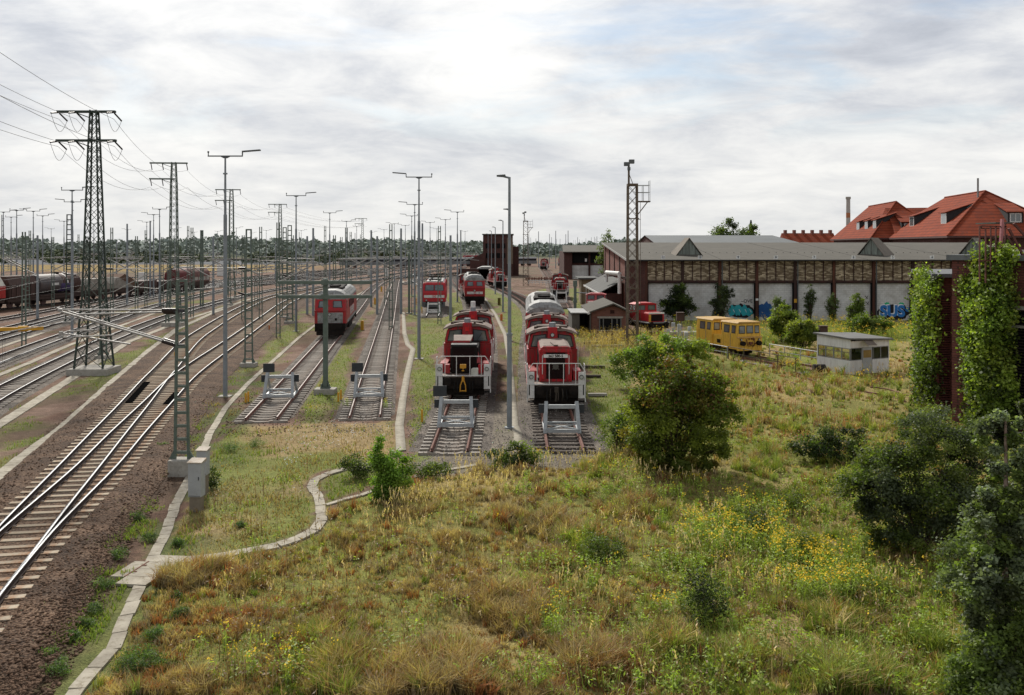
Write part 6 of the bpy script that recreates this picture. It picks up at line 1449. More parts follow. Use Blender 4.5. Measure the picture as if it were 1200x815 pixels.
yf = 2.4; zf = 10.5 + 2.8*slp - 0.2; xc = 11.5
MB().use(SLATE).add([(xc-1.2,yf,zf),(xc-1.2,yf,zf+2.1),(xc-1.2,yf+4.6,zf+3.8),(xc+1.2,yf,zf),(xc+1.2,yf,zf+2.1),(xc+1.2,yf+4.6,zf+3.8)],[(0,1,2),(3,5,4),(0,3,4,1)]).build('cheek', None, dd)
MB().use(TILE).add([(xc-1.5,yf-0.4,zf+2.05),(xc+1.5,yf-0.4,zf+2.05),(xc+1.5,yf+4.8,zf+3.95),(xc-1.5,yf+4.8,zf+3.95),(xc-1.5,yf-0.4,zf+2.2),(xc+1.5,yf-0.4,zf+2.2),(xc+1.5,yf+4.8,zf+4.1),(xc-1.5,yf+4.8,zf+4.1)],[(0,3,2,1),(4,5,6,7),(0,1,5,4),(1,2,6,5),(3,0,4,7)]).build('dormer_roof', None, dd)
f = MB().use(WHITE()).box(xc-0.9,xc+0.9,yf-0.05,yf-0.005,zf+0.3,zf+1.9).build('window', None, dd); MB().use(GLASS()).box(xc-0.75,xc-0.06,yf-0.06,yf-0.051,zf+0.45,zf+1.75).box(xc+0.06,xc+0.75,yf-0.06,yf-0.051,zf+0.45,zf+1.75).build('pane', None, f)
MB().use(ROOFGREY()).cyl((8.6,9.6,17.5),(8.6,9.6,21.4),0.16,n=10).build('vent_pipe', None, h2); MB().use(GLASS()).add([(5.8,7.0,10.5+6.2*slp+0.16),(5.8,8.2,10.5+6.2*slp+0.16),(6.7,8.2,10.5+7.1*slp+0.16),(6.7,7.0,10.5+7.1*slp+0.16)],[(0,1,2,3)]).build('roof_window', None, h2)
h1 = red_house((XD(1022.5,150),150), 14, 34, 10.5, 18.8, R_, 'smaller house with red hipped roof and three shed dormers')
slp1 = (18.8-10.5)/7.4
for yc in (4.0, 10.0, 16.5): dormer(h1, 1.6, yc, 2.4, 10.5+1.9*slp1-0.3, 2.2, slp1, 4.2)
lk = thing('linking_roof', 'lower red tiled roof joining the two hipped houses', 'building', (XD(1052,147),147,0), R_)
MB().use(BR_DARK()).box(0,16,0.5,16,0,10.4).build('wall', None, lk); MB().use(TILE).prism([(-0.3,10.4),(8,17.3),(16.4,10.4)],0,16,'x').build('roof', None, lk)
q = thing('dormer', None, None, (0,0,0)); q.parent = lk
MB().use(SLATE).prism([(2.2,12.2),(2.2,13.9),(5.0,15.1)],1.5,7.0,'x').build('cheek', None, q); MB().use(TILE).prism([(1.8,13.85),(1.8,14.0),(5.6,15.5),(5.6,15.3)],1.2,7.3,'x').build('dormer_roof', None, q); f = MB().use(WHITE()).box(2.0,6.5,2.15,2.195,12.5,13.7).build('window', None, q)
for k in range(4): MB().use(GLASS()).box(2.15+k*1.1,3.1+k*1.1,2.14,2.149,12.65,13.55).build('pane', None, f)
# far terrace with chimneys, tall stack
t = thing('terraced_houses', 'distant row of red roofs with small chimneys', 'building', (XD(921,260),260,0), -0.05)
MB().use(BR_RED()).box(0,19,0,8,0,9.5).build('wall', None, t); rf = MB().use(TILE).prism([(-0.4,9.5),(4,13.6),(8.4,9.5)],-0.3,19.3,'x').build('roof', None, t)
for k in range(6): MB().use(BR_RED()).box(0.6+k*3.4,1.6+k*3.4,3.4,4.6,13.0,14.8).build('chimney', None, rf)
t = thing('factory_chimney', 'tall slim pale factory chimney behind the red roofs', 'chimney', (XD(994,300),300,0)); MB().use(mat('stack_pale',(0.42,0.40,0.37),0.9,(0.34,0.32,0.30),0.4)).cyl((0,0,0),(0,0,29.6),1.1,0.85,16).build('shaft', None, t); MB().use(CONC()).cyl((0,0,29.2),(0,0,30.2),1.1,1.1,16).build('rim', None, t); MB().use(mat('stack_band',(0.42,0.17,0.08),0.8)).cyl((0,0,21.0),(0,0,23.2),0.93,0.915,16).build('orange_band', None, t)
# grey roofed hall behind the engine shed
t = thing('rear_hall', 'long hall with grey metal roof rising behind the engine shed', 'hall', (0,0,0))
x0, x1 = 26.5, XD(936,126); zr_ = ZD(276,135); ze_ = ZD(285,126)
MB().use(BR_DARK()).prism([(126,0),(126,ze_-0.1),(135,zr_-0.15),(144,ze_-0.1),(144,0)], x0, x0+1.0, 'x').box(x0+1.0, x1-0.3, 126, 144, 0, ze_-0.1).build('wall', None, t)
MB().use(mat('metal_roof',(0.115,0.125,0.13),0.7,(0.09,0.10,0.105),0.3)).add([(x0-0.3,125.6,ze_),(x1+0.3,125.6,ze_),(XD(905,135),135,zr_),(x0-0.3,135,zr_),(x0-0.3,144.4,ze_),(x1+0.3,144.4,ze_)],[(0,1,2,3),(3,2,5,4),(1,5,2)]).build('roof', None, t)
# rear brick wing of the engine shed circle
t = thing('brick_wing', 'rear brick hall with dark wide windows and flat felt roof', 'hall', (0,0,0))
x0, x1 = XD(661,178), XD(715,178)
MB().use(BR_DARK()).box(x0,x0+2.1,178,196,0,7.2).box(x0+2.1,x1,179,196,0,7.2).build('wall', None, t)
MB().use(FELT()).add([(x0-0.4,177,7.2),(x1+1,177,7.2),(x1+1,196,8.9),(x0+0.9,196,8.9),(x0-0.4,177,7.0),(x1+1,177,7.0),(x1+1,196,8.7),(x0+0.9,196,8.7)],[(0,1,2,3),(4,7,6,5),(0,4,5,1),(3,7,4,0)]).build('roof', None, t)
for a, b in ((x0+2.3,x0+6.4),(x0+6.9,x0+10.6)): MB().use(DARKIN()).box(a,b,178.6,178.98,4.3,6.9).build('window', None, t)
MB().use(BR_WHITE()).box(x0+2.2,x1,178.7,178.99,0,3.6).build('white_panel', None, t); MB().use(WHITE()).box(x0+5.5,x0+6.0,178.5,178.59,4.6,5.4).build('white_plate', None, t)
MB().use(GIRD()).box(x0+6.4,x0+6.9,178.4,178.99,0,7.0).box(x0+10.6,x0+11.1,178.4,178.99,0,7.0).build('pillar', None, t)
# beige shed, low lean-to and pipes in front of it
t = thing('beige_shed', 'small beige rendered shed with flat grey roof', 'shed', (0,0,0))
BEI = mat('render_beige',(0.30,0.235,0.15),0.95,(0.24,0.185,0.12),0.8,dirt=(0.17,0.13,0.09),dirt_amt=0.3); x0, x1 = XD(682,103), XD(697,103)
MB().use(BEI).box(x0,x1,103,108,0,3.7).build('wall', None, t); MB().use(mat('pilaster',(0.36,0.30,0.215),0.9)).box(x0-0.25,x0,102.9,103.3,0,3.7).box(x1,x1+0.3,102.85,103.3,0,3.6).build('pilaster', None, t)
MB().use(mat('roof_sheet',(0.11,0.112,0.108),0.9,(0.075,0.075,0.072),0.6)).box(x0-0.6,x1+0.6,102.5,108.5,3.7,3.95).build('roof', None, t)
t = thing('lean_to', 'low lean to with sloping grey sheets along the brick gable', 'shed', (0,0,0))
MB().use(BR_DARK()).box(11.3,13.6,84,100,0,2.9).build('wall', None, t); MB().use(mat('roof_sheet',(0.11,0.112,0.108),0.9)).add([(10.6,83.6,3.0),(13.6,83.6,4.6),(13.6,100.4,4.6),(10.6,100.4,3.0),(10.6,83.6,2.88),(13.6,83.6,4.48),(13.6,100.4,4.48),(10.6,100.4,2.88)],[(0,1,2,3),(4,7,6,5),(0,4,5,1),(2,6,7,3),(3,7,4,0)]).build('roof', None, t)
MB().use(WHITE()).box(10.5,10.58,83.6,100.4,2.85,3.05).build('gutter', None, t)
mb = MB().use(WHITE())
for k in range(5): mb.box(10.7,10.82,84.5+k*3.6,84.62+k*3.6,0,2.9)
mb.build('post', None, t)
t = thing('steam_pipe', 'fat white pipe bending down the brick gable', 'pipe', (0,0,0)); MB().use(WHITE()).cyl((11.9,86,5.4),(13.0,82.4,5.4),0.26,n=12).cyl((13.0,82.4,5.4),(13.0,82.4,3.0),0.24,n=12).cyl((11.9,86,5.4),(11.9,86,4.2),0.2,n=10).build('pipe_run', None, t, bevel=0.02); MB().use(GIRD()).box(12.85,13.7,82.2,82.6,4.9,5.0).box(11.6,13.7,85.9,86.1,4.9,5.0).build('bracket', None, t)
# dark brick block left of centre and the grey shed at its foot
t = thing('brick_block', 'tall dark brick block with lower wing in the middle of the yard', 'building', (0,0,0))
D_ = 196; MB().use(BR_DARK()).box(XD(566,D_),XD(601,D_),D_,D_+14,0,ZD(275.5,D_)).build('wall', None, t)
MB().use(BR_DARK()).prism([(XD(551,D_),0),(XD(551,D_),ZD(304,D_)),(XD(570,D_),ZD(295,D_)),(XD(566,D_),0)],D_-1,D_+10,'y').build('side_wing', None, t)
MB().use(BR_DARK()).box(XD(601,D_),XD(608,D_),D_+2,D_+12,0,ZD(289,D_)).build('stair_wing', None, t)
MB().use(mat('render_tan',(0.19,0.14,0.10),0.9)).box(XD(594,D_),XD(601,D_),D_-0.1,D_-0.01,3.5,ZD(279,D_)).build('tan_panel', None, t)
MB().use(FELT()).box(XD(565,D_),XD(602,D_),D_-0.3,D_+14.3,ZD(275.5,D_),ZD(275.5,D_)+0.3).build('roof', None, t)
for px in (571,577,584,590):
    for z in (5.2, 8.0): MB().use(DARKIN()).box(XD(px,D_)-0.5,XD(px,D_)+0.5,D_-0.05,D_-0.005,z,z+1.4).build('window', None, t)
t = thing('open_shed', 'small open fronted shed with pale curved roof', 'shed', (0,0,0)); x0, x1 = XD(560,176), XD(577,176)
MB().use(BR_DARK()).box(x0,x0+0.25,176,184,0,2.9).box(x1-0.25,x1,176,184,0,2.9).box(x0+0.25,x1-0.25,183.7,184,0,2.9).build('wall', None, t)
MB().use(ROOFGREY()).prism([(x0-0.3,2.9),(x0+0.8,3.3),(x1-0.8,3.3),(x1+0.3,2.9),(x1+0.3,2.75),(x0-0.3,2.75)],175.6,184.2,'y').build('roof', None, t)
MB().use(mat('wall_low',(0.07,0.035,0.03),0.9)).box(XD(538,190),XD(560,190),188,189,0,2.4).build('yard_wall')
tag(bpy.data.objects['yard_wall'], 'low dark wall left of the open fronted shed', 'wall')
# small brick hut with felt roof
t = thing('brick_hut', 'small brick hut with low pitched felt roof and dark window', 'hut', (0,0,0))
d = 67.0; x0, x1 = XD(693,d), XD(736,d); zE = ZD(366,d); zR = zE + 0.75; xm = (x0+x1)/2 + 0.3
MB().use(BR_HUT()).prism([(x0,0),(x0,zE),(xm,zR-0.08),(x1,zE),(x1,0)],d,d+6.5,'y').build('wall', None, t)
MB().use(FELT()).prism([(x0-0.35,zE-0.1),(xm,zR+0.02),(x1+0.35,zE-0.1),(x1+0.35,zE+0.04),(xm,zR+0.16),(x0-0.35,zE+0.04)],d-0.4,d+6.9,'y').build('roof', None, t)
w_ = MB().use(CONC()).box(XD(700,d),XD(730,d),d-0.06,d-0.003,ZD(373,d),ZD(371.8,d)+0.06).build('window', None, t); MB().use(CONC()).box(XD(700.5,d),XD(730,d),d-0.09,d-0.003,ZD(388,d),ZD(387,d)).build('sill', None, w_)
MB().use(DARKIN()).box(XD(702,d),XD(728,d),d-0.02,d-0.004,ZD(387,d),ZD(373,d)).build('opening', None, w_); mb = MB().use(mat('frame_grey',(0.16,0.16,0.15),0.8))
for px in (702.6,707,717,723,727.6): mb.box(XD(px,d)-0.05,XD(px,d)+0.05,d-0.05,d-0.021,ZD(387,d),ZD(373,d))
mb.box(XD(702,d),XD(728,d),d-0.045,d-0.022,ZD(373.6,d),ZD(373,d)).build('frame', None, w_); MB().use(mat('vent_dark',(0.05,0.02,0.016),0.9)).box(XD(715,d),XD(720,d),d-0.02,d-0.003,zE-0.15,zE+0.2).build('vent', None, t)
MB().use(WHITE()).cyl((x0-0.35,d-0.45,zE-0.05),(x0-0.35,d-0.6,zE-0.05),0.13,n=10).build('lamp', None, t)
t = thing('concrete_porch', 'grey concrete lean to with dark open doorway beside the hut', 'porch', (0,0,0)); x0, x1 = XD(670,d), XD(692.3,d); GC = mat('porch_grey',(0.105,0.10,0.085),0.95,(0.07,0.065,0.055),1.2)
MB().use(GC).box(x0,x0+0.75,d-0.2,d+4,0,ZD(367.5,d)).box(x0+0.75,x1,d+3.7,d+4,0,ZD(368,d)).box(x1-0.12,x1-0.01,d-0.2,d+3.7,0,ZD(368,d)).build('wall', None, t); MB().use(ROOFGREY()).box(x0-0.1,x1,d-0.35,d+4.2,ZD(367.4,d),ZD(366.2,d)).build('roof', None, t)

# ------------------------------------------------------------------ white control hut, turntable bridge
t = thing('control_hut', 'white panelled turntable control hut with window band and flat roof', 'hut', (0,0,0))
Fp = Vector((XD(996.5,46.4),46.4,0)); Lp = Vector((XD(957.5,48.6),48.6,0)); Rp = Vector((XD(1042,47.6),47.6,0)); Bp = Lp + Rp - Fp
HW = mat('hut_white',(0.74,0.75,0.74),0.7,(0.60,0.61,0.60),1.5,dirt=(0.26,0.21,0.16),dirt_amt=0.25,streak=True); ZV = Vector((0,0,1))
def slab(mb, a, b, z0, z1, th, inward):
    n = (b-a).cross(ZV).normalized()*th*(1 if inward else -1)
    vs = [a+ZV*z0,b+ZV*z0,b+ZV*z1,a+ZV*z1,a-n+ZV*z0,b-n+ZV*z0,b-n+ZV*z1,a-n+ZV*z1]
    mb.add(vs,[(0,1,2,3),(4,7,6,5),(0,4,5,1),(3,2,6,7),(0,3,7,4),(1,5,6,2)])
lerpv = lambda a, b, u: a + (b-a)*u
mb = MB().use(HW); zl = 2.35
slab(mb, Lp, Fp, 0, 0.95, 0.06, True); slab(mb, Lp, Fp, 1.78, 2.5, 0.06, True)
slab(mb, Fp, lerpv(Fp,Rp,0.30), 0, 0.95, 0.06, True); slab(mb, lerpv(Fp,Rp,0.56), Rp, 0, 0.95, 0.06, True); slab(mb, Fp, Rp, 1.82, 2.28, 0.06, True)
slab(mb, Rp, Bp, 0, 2.3, 0.06, True); slab(mb, Bp, Lp, 0, 2.45, 0.06, True); mb.use(mat('hut_inside',(0.05,0.045,0.04),0.9)); slab(mb, Bp+(Fp-Bp)*0.03, Lp+(Rp-Lp)*0.03, 0.02, 2.3, 0.03, True); mb.build('wall', None, t)  # inner slab coloured dark to stand in for the dim interior
dr = MB().use(mat('hut_door',(0.42,0.45,0.46),0.6,(0.33,0.35,0.36),2.0)); slab(dr, lerpv(Fp,Rp,0.31), lerpv(Fp,Rp,0.55), 0, 1.81, 0.05, True); dr = dr.build('door', None, t)
yp = MB().use(mat('door_panel',(0.32,0.22,0.07),0.7)); n_ = (Rp-Fp).cross(ZV).normalized()*0.012; slab(yp, lerpv(Fp,Rp,0.33)+n_, lerpv(Fp,Rp,0.53)+n_, 1.1, 1.62, 0.01, True); yp.build('yellow_panel', None, dr)
HG = bpy.data.materials.new('hut_glass'); nt2 = nodes_of(HG); o2 = N(nt2,'ShaderNodeOutputMaterial'); g1 = N(nt2,'ShaderNodeBsdfGlossy'); g1.inputs[1].default_value = 0.05; t1 = N(nt2,'ShaderNodeBsdfTransparent'); t1.inputs[0].default_value = (0.75,0.80,0.80,1); m1 = N(nt2,'ShaderNodeMixShader'); fz = N(nt2,'ShaderNodeFresnel'); fz.inputs[0].default_value = 1.45; L(nt2,fz.outputs[0],m1.inputs[0]); L(nt2,t1.outputs[0],m1.inputs[1]); L(nt2,g1.outputs[0],m1.inputs[2]); L(nt2,m1.outputs[0],o2.inputs[0])
def band(a, b, u0, u1, z0, z1, bars):
    p, q_ = lerpv(a,b,u0), lerpv(a,b,u1); n = (b-a).cross(ZV).normalized()
    f = MB().use(mat('hut_frame',(0.25,0.26,0.26),0.6))
    for k in range(bars+1):
        c = lerpv(p,q_,k/bars); e = (b-a).normalized()*0.03; slab(f, c-e-n*0.005, c+e-n*0.005, z0, z1, 0.05, True)
    slab(f, p-n*0.004, q_-n*0.004, z0, z0+0.05, 0.05, True); slab(f, p-n*0.004, q_-n*0.004, z1-0.05, z1, 0.05, True)
    f = f.build('window', None, t); g_ = MB().use(HG); g_.add([p-n*0.03+ZV*z0,q_-n*0.03+ZV*z0,q_-n*0.03+ZV*z1,p-n*0.03+ZV*z1],[(0,1,2,3)]); g_.build('pane', None, f)
band(Lp,Fp,0.02,0.98,0.95,1.78,4); band(Fp,Rp,0.02,0.29,0.95,1.82,1); band(Fp,Rp,0.58,0.98,0.95,1.82,2)
MB().use(mat('hut_inside',(0.05,0.045,0.04),0.9)).box(-0.6,0.6,-0.35,0.35,0.05,1.25).build('desk', None, t, tuple((Fp+Bp)/2))
rfm = MB().use(mat('hut_roof',(0.17,0.17,0.165),0.9,(0.12,0.12,0.115),1.0)); ce = (Fp+Bp)/2
cs = [ce+(p-ce)*1.12 for p in (Lp,Fp,Rp,Bp)]; zz = [2.62,2.52,2.34,2.44]
rfm.add([Vector((p.x,p.y,z)) for p, z in zip(cs,zz)]+[Vector((p.x,p.y,z-0.11)) for p, z in zip(cs,zz)],[(0,1,2,3),(4,7,6,5),(0,4,5,1),(1,5,6,2),(2,6,7,3),(3,7,4,0)]); rfm.build('roof', None, t)
hp = lerpv(Fp,Rp,0.43); nn = (Rp-Fp).cross(ZV).normalized(); aw = MB().use(mat('awning',(0.20,0.165,0.13),0.9)); e = (Rp-Fp).normalized()*0.42
aw.add([hp-e+ZV*2.38,hp+e+ZV*2.33,hp+e*1.05+nn*0.45+ZV*1.98,hp-e*1.05+nn*0.45+ZV*2.02],[(0,1,2,3)]); aw.build('awning', None, t)
o = MB().use(mat('bin_dark',(0.035,0.03,0.028),0.8)).cyl((-0.4,0,0.28),(0.4,0,0.28),0.28,n=14).build('barrel', None, None, (XD(963,46.5),46.9,0.1)); tag(o, 'dark barrel lying beside the white hut corner', 'barrel')

u = Vector((-math.sin(math.radians(28)), math.cos(math.radians(28)), 0)); rv = Vector((u.y, -u.x, 0)); RC = Vector((RCX, RCY, 0))
t = thing('turntable_bridge', 'turntable bridge with rusty plates, rails and worn walkways', 'turntable', (RCX, RCY, 0), math.radians(28))
MB().use(mat('bridge_plate',(0.22,0.10,0.075),0.9,(0.13,0.07,0.055),0.9,dirt=(0.10,0.08,0.07),dirt_amt=0.4)).box(-0.68,0.68,-6.2,9.5,0.0,0.07).build('rust_plates', None, t)
MB().use(mat('bridge_walk',(0.16,0.155,0.145),0.9,(0.11,0.10,0.095),1.5)).box(0.84,1.95,-6.2,9.5,-0.02,0.06).box(-1.95,-0.84,-6.2,9.5,-0.02,0.06).build('walkway', None, t)
for s in (-1, 1): MB().use(RAILRUST()).box(s*0.755-0.035,s*0.755+0.035,-6.2,9.5,0.06,0.215).build('rail', None, t)
for s in (-1, 1): MB().use(RUST()).box(s*2.0-0.05,s*2.0+0.05,-6.2,9.5,-0.5,0.1).build('girder', None, t)
def railing(s, ys_, m, hh, nm, stairs=False):
    mb = MB().use(m)
    for y in ys_: mb.cyl((s*1.9,y,0.05),(s*1.9,y,hh),0.035,n=6)
    for z in (hh, hh*0.55): mb.cyl((s*1.9,ys_[0],z),(s*1.9,ys_[-1],z),0.03,n=6)
    mb.build(nm, None, t)
railing(1, [-0.2+k*-1.45 for k in range(4)], STEEL(), 1.05, 'railing'); railing(-1, [0.5+k*1.9 for k in range(5)], STEEL(), 1.0, 'railing'); railing(-1, [-5.8+k*1.55 for k in range(5)], RUSTMAST(), 1.05, 'railing')
for i, P in enumerate(([(922,448),(942,457),(956,464)],[(946,446),(965,452),(985,462)],[(1020,456),(1042,459),(1068,467)],[(1015,462),(1040,466),(1062,474)])):
    o = MB().use(RAILRUST()).tube([G(a,b)+(0.12,) for a, b in P],0.05,6).build('old_rail'); tag(o, 'rusty rail end half buried in the dry grass before the hut', 'rail', 'old rails in the grass')
# ------------------------------------------------------------------ ivy covered brick building at the right
t = thing('ivy_building', 'tall brick building with slatted openings and rusty roof frame at the right edge', 'building', (0,0,0))
SL = brickmat('brick_slat',(0.17,0.06,0.05),(0.12,0.045,0.038),(0.05,0.03,0.026),rh=0.12,bw=0.6,soot=(0.05,0.02,0.018))
MB().use(SL).prism([(21.9,35.6),(28,35.6),(30,42),(25.0,42)],0,7.15,'z').build('rear_block', None, t); MB().use(mat('flat_roof',(0.14,0.145,0.155),0.8)).prism([(21.65,35.2),(28,35.2),(30.4,42.4),(24.8,42.4)],7.15,7.34,'z').build('roof_slab', None, t)
mb = MB().use(mat('slat_brown',(0.15,0.05,0.042),0.9,(0.09,0.034,0.03),2.0))
for k in range(46): mb.box(22.1,23.6,35.42,35.58,0.3+k*0.125,0.37+k*0.125)
mb.box(22.0,22.12,35.36,35.6,0,6.2).box(22.75,22.9,35.36,35.6,0,6.2).box(23.6,23.75,35.36,35.6,0,6.2).build('slat_wall', None, t)
A0, A1 = Vector((21.4,33.2,0)), Vector((25.2,29.2,0)); dirw = (A1-A0).normalized(); nrm = Vector((-dirw.y*-1, dirw.x*-1, 0)); nrm = Vector((dirw.y, -dirw.x, 0))
if nrm.y > 0: nrm = -nrm
Wd = -nrm
fb = MB().use(SL); q0, q1, q2, q3 = A0, A0+dirw*9, A0+dirw*9+Wd*7, A0+Wd*2.0
fb.add([p+ZV*0 for p in (q0,q1,q2,q3)]+[p+ZV*8.1 for p in (q0,q1,q2,q3)],[(0,1,5,4),(1,2,6,5),(2,3,7,6),(3,0,4,7),(4,5,6,7)]); fb.build('front_block', None, t)
cr = MB().use(mat('parapet',(0.16,0.17,0.18),0.8)); pts = [q0-dirw*0.2+nrm*0.2,q1+nrm*0.2,q2,q3-dirw*0.2]; cr.add([p+ZV*8.1 for p in pts]+[p+ZV*8.35 for p in pts],[(0,1,5,4),(1,2,6,5),(2,3,7,6),(3,0,4,7),(4,5,6,7),(0,3,2,1)]); cr.build('parapet', None, t)
mb = MB().use(mat('slat_dark',(0.035,0.026,0.026),0.8))
for k in range(38):
    a = A0+dirw*2.1+nrm*0.10; b = A0+dirw*8+nrm*0.10; mb.beam(a+ZV*(0.6+k*0.135), b+ZV*(0.6+k*0.135), 0.10, 0.05)
mb.build('louvres', None, t); mb = MB().use(CONC()); mb.beam(A0+dirw*2.0+nrm*0.1+ZV*5.95, A0+dirw*8+nrm*0.1+ZV*5.95, 0.3, 0.16); mb.beam(A0+dirw*2.0+nrm*0.1+ZV*5.1, A0+dirw*8+nrm*0.1+ZV*5.1, 0.26, 0.12); mb.build('lintel', None, t)
MB().use(DARKIN()).add([A0+dirw*2.1+nrm*0.03+ZV*0.5,A0+dirw*8+nrm*0.03+ZV*0.5,A0+dirw*8+nrm*0.03+ZV*5.8,A0+dirw*2.1+nrm*0.03+ZV*5.8],[(0,1,2,3)]).build('dark_opening', None, t)
fr = MB().use(mat('frame_rust',(0.15,0.055,0.045),0.85,(0.09,0.04,0.033),3.0)); d = 31.4
P = lambda px, py, dd=d: Vector((XD(px,dd), dd, ZD(py,dd)))
for px, ya_, yb_ in ((1148,265,330),(1155,268,332),(1161,266,318),(1167,265,332),(1178,262,312)): fr.beam(P(px,ya_),P(px,yb_),0.05)
fr.beam(P(1147,306),P(1180,305),0.06).beam(P(1150,265),P(1180,266),0.05).beam(P(1150,268,d+1.2),P(1180,268,d+1.2),0.05).beam(P(1150,265),P(1150,268,d+1.2),0.05).beam(P(1182,268),P(1200,302),0.09).beam(P(1188,262),P(1215,292),0.09).beam(P(1179,275),P(1192,298),0.07)
fr.build('roof_frame', None, t); MB().use(mat('pink_post',(0.40,0.16,0.17),0.7)).beam(P(1174.5,257),P(1172.5,296),0.11).build('pink_post', None, t); MB().use(FELT()).box(XD(1160,32.4),XD(1182,32.4),32.0,33.4,ZD(262,32),ZD(260.5,32)).build('tank_cover', None, t)
# ------------------------------------------------------------------ vegetation
LEAF = vcolmat('leaves', 0.6, 0.45, 0.3); GRASS = vcolmat('grass_blades', 0.8, 0.25, 0.15); BARK = lambda: mat('bark', (0.085,0.06,0.042), 0.95, (0.05,0.036,0.027), 6.0)
def leaf_quads(P, size, col, up=0.35, droop=0.0, rng=RNG, aspect=0.42):
    n = len(P); t = rng.normal(size=(n,3)); t[:,2] = t[:,2]*0.6 - droop; t /= np.linalg.norm(t,axis=1)[:,None]
    nn = rng.normal(size=(n,3)); nn[:,2] = np.abs(nn[:,2]) + up; b = np.cross(nn, t); b /= np.linalg.norm(b,axis=1)[:,None] + 1e-9
    s = size[:,None]; V = np.stack([P - t*s*0.5, P + b*s*aspect - t*s*0.05, P + t*s*0.5, P - b*s*aspect - t*s*0.05], 1).reshape(-1,3)
    Q = np.arange(4*n).reshape(n,4); C = np.repeat(col, 4, axis=0); return V, Q, C
def palette(cols, w, n, rng): 
    return np.array(cols)[rng.choice(len(cols), n, p=np.array(w)/sum(w))]
def crown_points(lobes, n, clumps, spread, rng):
    ws = np.array([l[6] if len(l) > 6 else l[3]*l[4]*l[5] for l in lobes]); ws = ws/ws.sum()
    li = rng.choice(len(lobes), clumps, p=ws); Lb = np.array([l[:6] for l in lobes])[li]
    d = rng.normal(size=(clumps,3)); d /= np.linalg.norm(d,axis=1)[:,None]; r = rng.random(clumps) ** 0.42
    cc = Lb[:,:3] + d * r[:,None] * Lb[:,3:6]; bright = rng.random(clumps)
    k = rng.choice(clumps, n); sz = Lb[k,3:6].mean(1) * spread
    P = cc[k] + rng.normal(size=(n,3)) * sz[:,None] * np.array([1,1,0.75]); return P, k, bright, r, cc
def bush(name, label, cat, loc, lobes, n, leaf, cols, weights, clumps=60, spread=0.2, stems=10, stem_r=0.03, group=None, seed=1, droop=0.2, inner=0.5, tips=None, aspect=0.42, zmin=0.02, stemcol=None):
    """a trunk or stems with limbs to the leaf clumps, and a crown of single leaves"""
    rng = np.random.default_rng(seed); t = thing(name, label, cat, loc, 0, group)
    P, k, br, r, cc = crown_points(lobes, n, clumps, spread, rng); keep = P[:,2] > zmin; P = P[keep]; k = k[keep]
    base = palette(cols, weights, clumps, rng)[k]; f = (0.62 + 0.6*br[k]) * (inner + (1-inner)*r[k]); col = base * f[:,None] * (0.8 + 0.4*rng.random(len(P)))[:,None]  # leaves deeper in the crown coloured darker, self-shadow put into the colour
    if tips is not None:
        top = rng.random(len(P)) < tips[1]; zt = np.percentile(P[:,2], 60); m_ = top & (P[:,2] > zt); col[m_] = np.array(tips[0]) * (0.7+0.6*rng.random(m_.sum()))[:,None]
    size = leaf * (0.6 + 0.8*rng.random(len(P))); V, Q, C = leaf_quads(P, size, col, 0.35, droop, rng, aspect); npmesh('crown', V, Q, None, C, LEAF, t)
    mb = MB().use(stemcol or BARK()); sel = rng.choice(clumps, min(stems, clumps), replace=False)
    for s_ in sel:
        e = Vector(cc[s_]); b = Vector((rng.normal()*0.06, rng.normal()*0.06, -0.1)); mid = b.lerp(e, 0.5) + Vector((0,0,0.15*e.length)); mb.cyl(b, mid, stem_r, stem_r*0.7, 6); mb.cyl(mid, e, stem_r*0.7, stem_r*0.25, 5)
    mb.build('trunk', None, t); return t
DKG = (0.055,0.085,0.022); MDG = (0.105,0.155,0.03); LTG = (0.175,0.23,0.045); YLG = (0.27,0.31,0.05); BRN = (0.10,0.05,0.03); GRY = (0.14,0.175,0.10)
def gb(px, py): x, y = G(px, py); return (x, y, 0)
# the large dark shrub in the middle of the meadow
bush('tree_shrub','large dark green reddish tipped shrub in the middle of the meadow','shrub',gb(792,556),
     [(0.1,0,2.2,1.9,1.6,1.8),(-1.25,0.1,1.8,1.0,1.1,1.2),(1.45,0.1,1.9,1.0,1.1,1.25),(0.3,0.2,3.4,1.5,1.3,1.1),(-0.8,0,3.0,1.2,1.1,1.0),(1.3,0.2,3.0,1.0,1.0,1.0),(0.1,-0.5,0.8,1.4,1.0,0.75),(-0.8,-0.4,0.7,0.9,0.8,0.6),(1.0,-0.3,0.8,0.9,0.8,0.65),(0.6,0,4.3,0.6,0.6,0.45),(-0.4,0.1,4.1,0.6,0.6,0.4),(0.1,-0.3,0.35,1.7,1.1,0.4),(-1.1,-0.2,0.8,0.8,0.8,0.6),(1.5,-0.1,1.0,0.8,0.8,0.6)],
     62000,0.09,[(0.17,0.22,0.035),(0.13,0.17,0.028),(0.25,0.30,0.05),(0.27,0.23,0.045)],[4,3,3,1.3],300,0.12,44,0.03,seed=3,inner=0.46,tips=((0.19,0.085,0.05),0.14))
bush('shrub','smaller round green shrub at the left foot of the large dark shrub','shrub',gb(724,531),[(0,0,0.75,0.85,0.8,0.75),(0.4,0.2,1.1,0.6,0.6,0.5)],5000,0.075,[MDG,LTG,DKG],[4,2,2],40,0.2,10,0.02,seed=4,inner=0.4)
